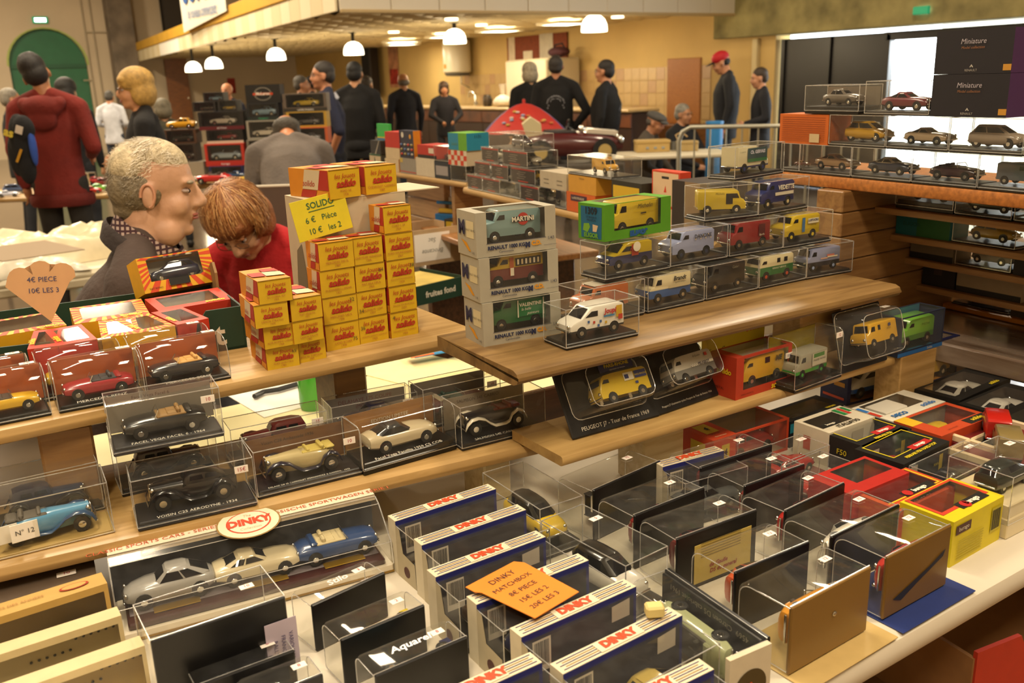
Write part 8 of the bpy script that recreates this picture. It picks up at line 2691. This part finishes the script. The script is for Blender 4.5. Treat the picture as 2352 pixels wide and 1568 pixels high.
def checked(c1, c2, sc):
    mm = bpy.data.materials.new('checked_cloth'); mm.use_nodes = True
    nt = mm.node_tree; bs = nt.nodes['Principled BSDF']; bs.inputs['Roughness'].default_value = .9
    tc = nt.nodes.new('ShaderNodeTexCoord')
    out = None
    for d_ in ('X', 'Z'):
        w = nt.nodes.new('ShaderNodeTexWave'); w.bands_direction = d_; w.inputs['Scale'].default_value = sc
        nt.links.new(tc.outputs['Object'], w.inputs['Vector'])
        g_ = nt.nodes.new('ShaderNodeMath'); g_.operation = 'GREATER_THAN'; g_.inputs[1].default_value = .62
        nt.links.new(w.outputs['Fac'], g_.inputs[0])
        if out is None:
            out = g_
        else:
            mx = nt.nodes.new('ShaderNodeMath'); mx.operation = 'MAXIMUM'
            nt.links.new(out.outputs[0], mx.inputs[0]); nt.links.new(g_.outputs[0], mx.inputs[1]); out = mx
    mi = nt.nodes.new('ShaderNodeMix'); mi.data_type = 'RGBA'
    mi.inputs[6].default_value = lin(c1); mi.inputs[7].default_value = lin(c2)
    nt.links.new(out.outputs[0], mi.inputs[0]); nt.links.new(mi.outputs[2], bs.inputs['Base Color'])
    return mm


m.obj('shirt_collar', checked('#ab9488', '#3c2026', 26), body, smooth=50)
m = MB()
rings = []
for r_, z_ in ((.112, .49), (.108, .525), (.1, .535), (.094, .51)):
    rings.append([tuple(PEL @ Vector(((.0 + r_ * math.cos(a)) * k, r_ * 1.15 * math.sin(a) * k, (z_ - .045 * math.cos(a)) * k))) for a in [2 * PI * i / 28 for i in range(28)]])
m.loft(rings, cap=False)
m.obj('jumper_collar', cloth_mat('#2f2624'), body, smooth=50)
zig = [(-.1, .27), (-.075, .37), (-.055, .3), (-.03, .36), (-.005, .29), (.02, .34)]
for i in range(5):
    a_, b2 = zig[i], zig[i + 1]
    P3 = [PEL @ Vector((x * k, (-.262 + .5 * abs(x) * .25) * k, z * k)) for x, z in (a_, b2)]
    MB().tube(P3, .006, 6).obj('red_pattern', cloth_mat('#7a1c1c'), body)
# ---- the seller in red, head bowed
p = PD(528, 398, 2.75)
k0 = .93
seat2 = p.z - 1.75 * k0 + .95 * k0 - .08 + .06
body, HM, k, PEL = person('woman in a red top with short ginger hair bowed over the table', Vector((p.x, p.y, 0)) + Vector((.2, .12, 0)), TOWARD - .3, H=1.75 * k0, skin='#c79878', hair='#935a30', top='#a5141a', legs='#26242a', lean=.32, head=(.1, .55, .1), arms=(((.26, .06, .12), (.24, .34, .36)), 'down'), style='bob', sleeves='short', sit=seat2, voxel=.006)
strands(body, HM, k, (-.02, 0, .03), (.112, .104, .108), (-.35, .05, 1), 4200, (.3, .75), lambda q: not (q.x > .05 and q.z < .05) and q.z > -.1, ('#96602f', '#b57d48', '#75451f', '#c99a62'), 9, width=.0012, lift=(1.0, 1.04))
glasses(body, HM, k, '#6a4a34')
# ---- others in the hall
def other(label, px, ytop, dist, yaw, **kw):
    Hh = kw.pop('H', None)
    loc, H = stand(px, ytop, dist, Hh)
    return person(label, loc, yaw, H=H, **kw)


b_, HM, k, PEL = other('man in a rust red hooded pullover and grey trousers seen from behind', 88, 118, 6.2, AWAY + .12, skin='#a8714c', hair='#17100d', top='#742018', legs='#2b2825', head=(.25, .1, -.32), arms=('down', 'bent'), style='quiff', voxel=.011, build=1.05)
m = MB()
m.ell(PEL @ Vector((-.11 * k, 0, .46 * k)), (.07 * k, .13 * k, .075 * k), 16, 10)
m.ell(PEL @ Vector((-.13 * k, 0, .38 * k)), (.045 * k, .09 * k, .07 * k), 16, 10)
for s in (-1, 1):
    cap_(m, PEL @ Vector((-.1 * k, s * .1 * k, .48 * k)), PEL @ Vector((.03 * k, s * .1 * k, .5 * k)), .045 * k, .03 * k)
fuse(m.obj('hood', cloth_mat('#6c1d15'), b_), .011, 4)
m = MB()
rings = [[tuple(PEL @ Vector(((r_ * .13) * math.cos(a) * k, r_ * .185 * math.sin(a) * k, z_ * k))) for a in [2 * PI * i / 24 for i in range(24)]] for r_, z_ in ((1.02, -.17), (1.1, -.15), (1.1, -.11), (1.04, -.09))]
m.loft(rings, cap=False)
m.obj('waistband', cloth_mat('#641a13'), b_, smooth=60)
# black jacket hung over his arm
p = PD(52, 345, 5.85)
g = thing('folded_jacket', 'black jacket with yellow lettering and blue lining hung over an arm', 'jacket', (p.x, p.y, p.z), YAWV)
m = MB()
m.ell((0, 0, .06), (.075, .05, .17), 14, 10); m.ell((.035, -.01, .13), (.07, .055, .09), 14, 10); m.ell((-.05, .015, -.03), (.055, .04, .14), 14, 10); m.ell((.01, 0, -.1), (.06, .04, .12), 12, 8)
fuse(m.obj('cloth', cloth_mat('#101014'), g), .009, 4)
m = MB(); m.ell((.08, -.02, .02), (.02, .035, .12), 12, 9)
m.obj('lining', cloth_mat('#2a4a9c'), g, smooth=60)
text('as', .075, ink('#c9b43c'), g, (-.035, -.066, .115), rot=(PI / 2, .35, 0), bold=.003)
MB().box((.0, 0, 0), (.045, .003, .05)).obj('patch', mat('#c4b8ac'), g, (.035, -.068, .13), (0, .35, 0))
MB().box((.0, 0, 0), (.016, .003, .09)).obj('yellow_strip', mat('#b8861c'), g, (.0, -.055, -.03), (0, .5, 0))
other('blonde woman in a black pullover and glasses seen in profile', 312, 152, 5.5, LEFT_ + .35, skin='#c08a66', hair='#b8924c', top='#0f0d0f', legs='#1c1c20', head=(.1, .05, 0), arms=('cross', 'cross'), style='bob', voxel=.011)
glasses(*(lambda o: (o, Matrix([o['hm'][i * 4:i * 4 + 4] for i in range(4)]), 1.0))([o for o in COL.objects if o.name.startswith('person')][-1]))
other('man with a white long sleeved shirt near the green door', 247, 206, 15.5, AWAY + .1, skin='#a8714c', hair='#3a3630', top='#c2c6d0', legs='#2a3444', style='short', head=(0, .25, 0), arms=('bent', 'bent'))
other('grey haired man in a dark coat at the edge of the hall', 16, 199, 9.5, RIGHT_ + .6, skin='#b07a58', hair='#8a8478', top='#1f2024', style='short')
other('person in a dark sequinned hat behind the red pullover', 146, 176, 8.6, AWAY - .2, hair='#14110f', top='#15151a', style='curly')
other('bald man in a navy top behind the boxed models', 520, 187, 12.5, TOWARD - .3, skin='#bd805c', hair='#3a2c24', top='#23283c', style='bald')
other('dark clad person in a grey coat behind the blonde woman', 372, 232, 9.2, AWAY + .4, hair='#6a6250', top='#3c3a2c', H=1.52, style='curly')
body, HM, k, PEL = other('man bent over in a grey brown fleece looking at the models', 668, 252, 5.2, AWAY + .25, H=1.68, skin='#b8764c', hair='#4a443c', top='#665d57', legs='#23262c', lean=.72, head=(0, .5, 0), arms=('reach', 'reach'), style='fringe', voxel=.012, build=1.25)
# bring the bent man's head to where the photograph shows it
hd = (body.matrix_world @ HM).translation
want = PD(655, 268, 5.2)
body.location += Vector((want.x - hd.x, want.y - hd.y, 0))
b_, HM, k, PEL = other('man in a navy polo shirt with a white collar and glasses', 742, 137, 8.3, LEFT_ + .25, skin='#bd8260', hair='#2c2622', top='#1d2138', legs='#191b24', sleeves='short', arms=('pocket', 'pocket'), voxel=.012, build=1.25)
glasses(b_, HM, k)
m = MB()
rings = [[tuple(PEL @ Vector(((-.01 + r_ * math.cos(a)) * k, r_ * 1.15 * math.sin(a) * k, (z_ - .025 * math.cos(a)) * k))) for a in [2 * PI * i / 20 for i in range(20)]] for r_, z_ in ((.1, .44), (.07, .5), (.075, .5), (.105, .45))]
m.loft(rings, cap=False)
m.obj('collar', cloth_mat('#a8a8b0'), b_, smooth=60)
other('person in a long black coat with raised collar seen from behind', 812, 138, 9.6, AWAY - .1, hair='#0e0c0b', top='#0b0a0b', legs='#0d0d10', style='short', build=1.35, voxel=.013)
other('man in a pale grey shirt beside the long black coat', 840, 172, 12.5, AWAY - .5, hair='#3a322a', top='#8f8878', legs='#2c2a2c', style='short', arms=('bent', 'down'))
other('dark haired man in a black jacket talking at the bar', 688, 171, 12.0, RIGHT_ + .2, skin='#b07a58', hair='#4a443c', top='#14120f', style='short')
other('dark haired younger man listening behind the polo shirt', 714, 172, 13.4, LEFT_ - .2, skin='#a8704c', hair='#15110f', top='#17141a', style='short')
other('bald man in a dark blue sweater standing at the bar', 925, 165, 13.0, AWAY + .45, skin='#b07c58', hair='#6a6258', top='#16171f', legs='#1c2430', style='fringe', voxel=.014)
other('woman with brown hair and a red scarf behind the bar', 1018, 179, 14.6, TOWARD + .2, skin='#b8805c', hair='#3c2616', top='#15141c', style='bob', arms=('table', 'table'), H=1.58)
b_, HM, k, PEL = other('broad man in a black club jacket with a pale emblem at the fridge', 1276, 122, 10.2, AWAY - .12, skin='#a8704c', hair='#2c2622', top='#0d0c0d', legs='#15161c', style='receding', arms=('down', 'hip'), build=1.3, voxel=.013)
fix_emblem(emblem(b_, PEL, k, x=-.2, z=.3, s=1.5), LAST_TOP)
other('white haired person in black leaning beside the club jacket', 1216, 141, 11.0, AWAY + .3, skin='#b8906c', hair='#a89c84', top='#0e0d0e', legs='#15161c', style='bob', voxel=.014, build=1.2)
b_, HM, k, PEL = other('man with glasses in a black club jacket facing the bar', 1392, 134, 9.8, LEFT_ - .45, skin='#bd8460', hair='#1c1613', top='#0d0c0d', legs='#15161c', style='short', arms=('down', 'down'), build=1.35, voxel=.013)
glasses(b_, HM, k)
fix_emblem(emblem(b_, PEL, k, x=-.2, z=.26, s=1.2, y=-.06), LAST_TOP)
b_, HM, k, PEL = other('man in a red baseball cap and dark club jacket looking down', 1672, 112, 10.6, LEFT_ - .15, skin='#bd8460', hair='#14100e', top='#1f2024', legs='#1a1c22', style='cap', head=(0, .4, 0), arms=('down', 'pocket'), voxel=.013, build=1.2)
m = MB()
m.ell((-.012 * k, 0, .055 * k), (.1 * k, .084 * k, .075 * k), 18, 12)
o = part(m.obj('cap', mat('#b0101c', rough=.7), b_, smooth=60), HM)
m = MB(); m.ell((.1 * k, 0, .035 * k), (.065 * k, .06 * k, .01 * k), 16, 8)
part(m.obj('cap_peak', mat('#1c1a20', rough=.7), b_, smooth=60), HM)
fix_emblem(emblem(b_, PEL, k, x=-.2, z=.26, s=1.2, y=-.08), LAST_TOP)
other('boy with short brown hair in a dark zipped jumper', 1752, 152, 10.2, LEFT_ - .1, skin='#c08a68', hair='#3a2c20', top='#1b1c22', legs='#1a1c22', style='short', head=(0, .15, 0), arms=('bent', 'down'), voxel=.013)
p = PD(1480, 226, 9.7)
b_, HM, k, PEL = person('seated man in a grey flat cap and tweed jacket', Vector((p.x, p.y, 0)), RIGHT_ - .5, H=1.72, skin='#b57e5c', hair='#55504a', top='#4a4136', sit=.37, head=(0, .25, 0), arms=('table', 'table'), style='cap', voxel=.013, build=1.15, lean=.12)
m = MB(); m.ell((-.01, 0, .06), (.115, .092, .05), 18, 10); m.ell((.085, 0, .035), (.05, .065, .02), 14, 8)
part(m.obj('flat_cap', cloth_mat('#4e4c4a'), b_, smooth=60), HM)
glasses(b_, HM, k, '#7a2a2a')
m = MB(); cap_(m, PEL @ Vector((.09, 0, .42)), PEL @ Vector((.13, 0, .2)), .05, .06)
m.obj('scarf', cloth_mat('#15151a'), b_, smooth=60)
p = PD(1567, 214, 10.5)
b_, HM, k, PEL = person('seated grey haired man with glasses and a dark zipped jacket', Vector((p.x, p.y, 0)), TOWARD + .7, H=1.74, skin='#b98562', hair='#8a867c', top='#1a1a1e', sit=.38, head=(.1, .05, 0), arms=('table', 'table'), style='short', voxel=.013)
glasses(b_, HM, k)
# chairs for the seated
def stool(label, loc, yaw, seat_h):
    g = thing('stool', label, 'stool', (loc.x, loc.y, 0), yaw)
    mm = mat('#3a2c22', rough=.6)
    MB().rbox((.03, 0, seat_h - .02), (.34, .34, .04), .01).obj('seat', mm, g)
    for x in (-.1, .16):
        for y in (-.13, .13):
            MB().cyl((x, y, 0), (x, y, seat_h - .03), .016, 8).obj('leg', mm, g)


for o, h, lab in ((bpy.data.objects['person'], seat, 'tall stool under the grey haired seller'), (bpy.data.objects['person.001'], seat2, 'tall stool under the woman in red')):
    stool(lab, o.matrix_world.translation - Vector((math.cos(o.rotation_euler.z), math.sin(o.rotation_euler.z), 0)) * .0, o.rotation_euler.z, h - .1)
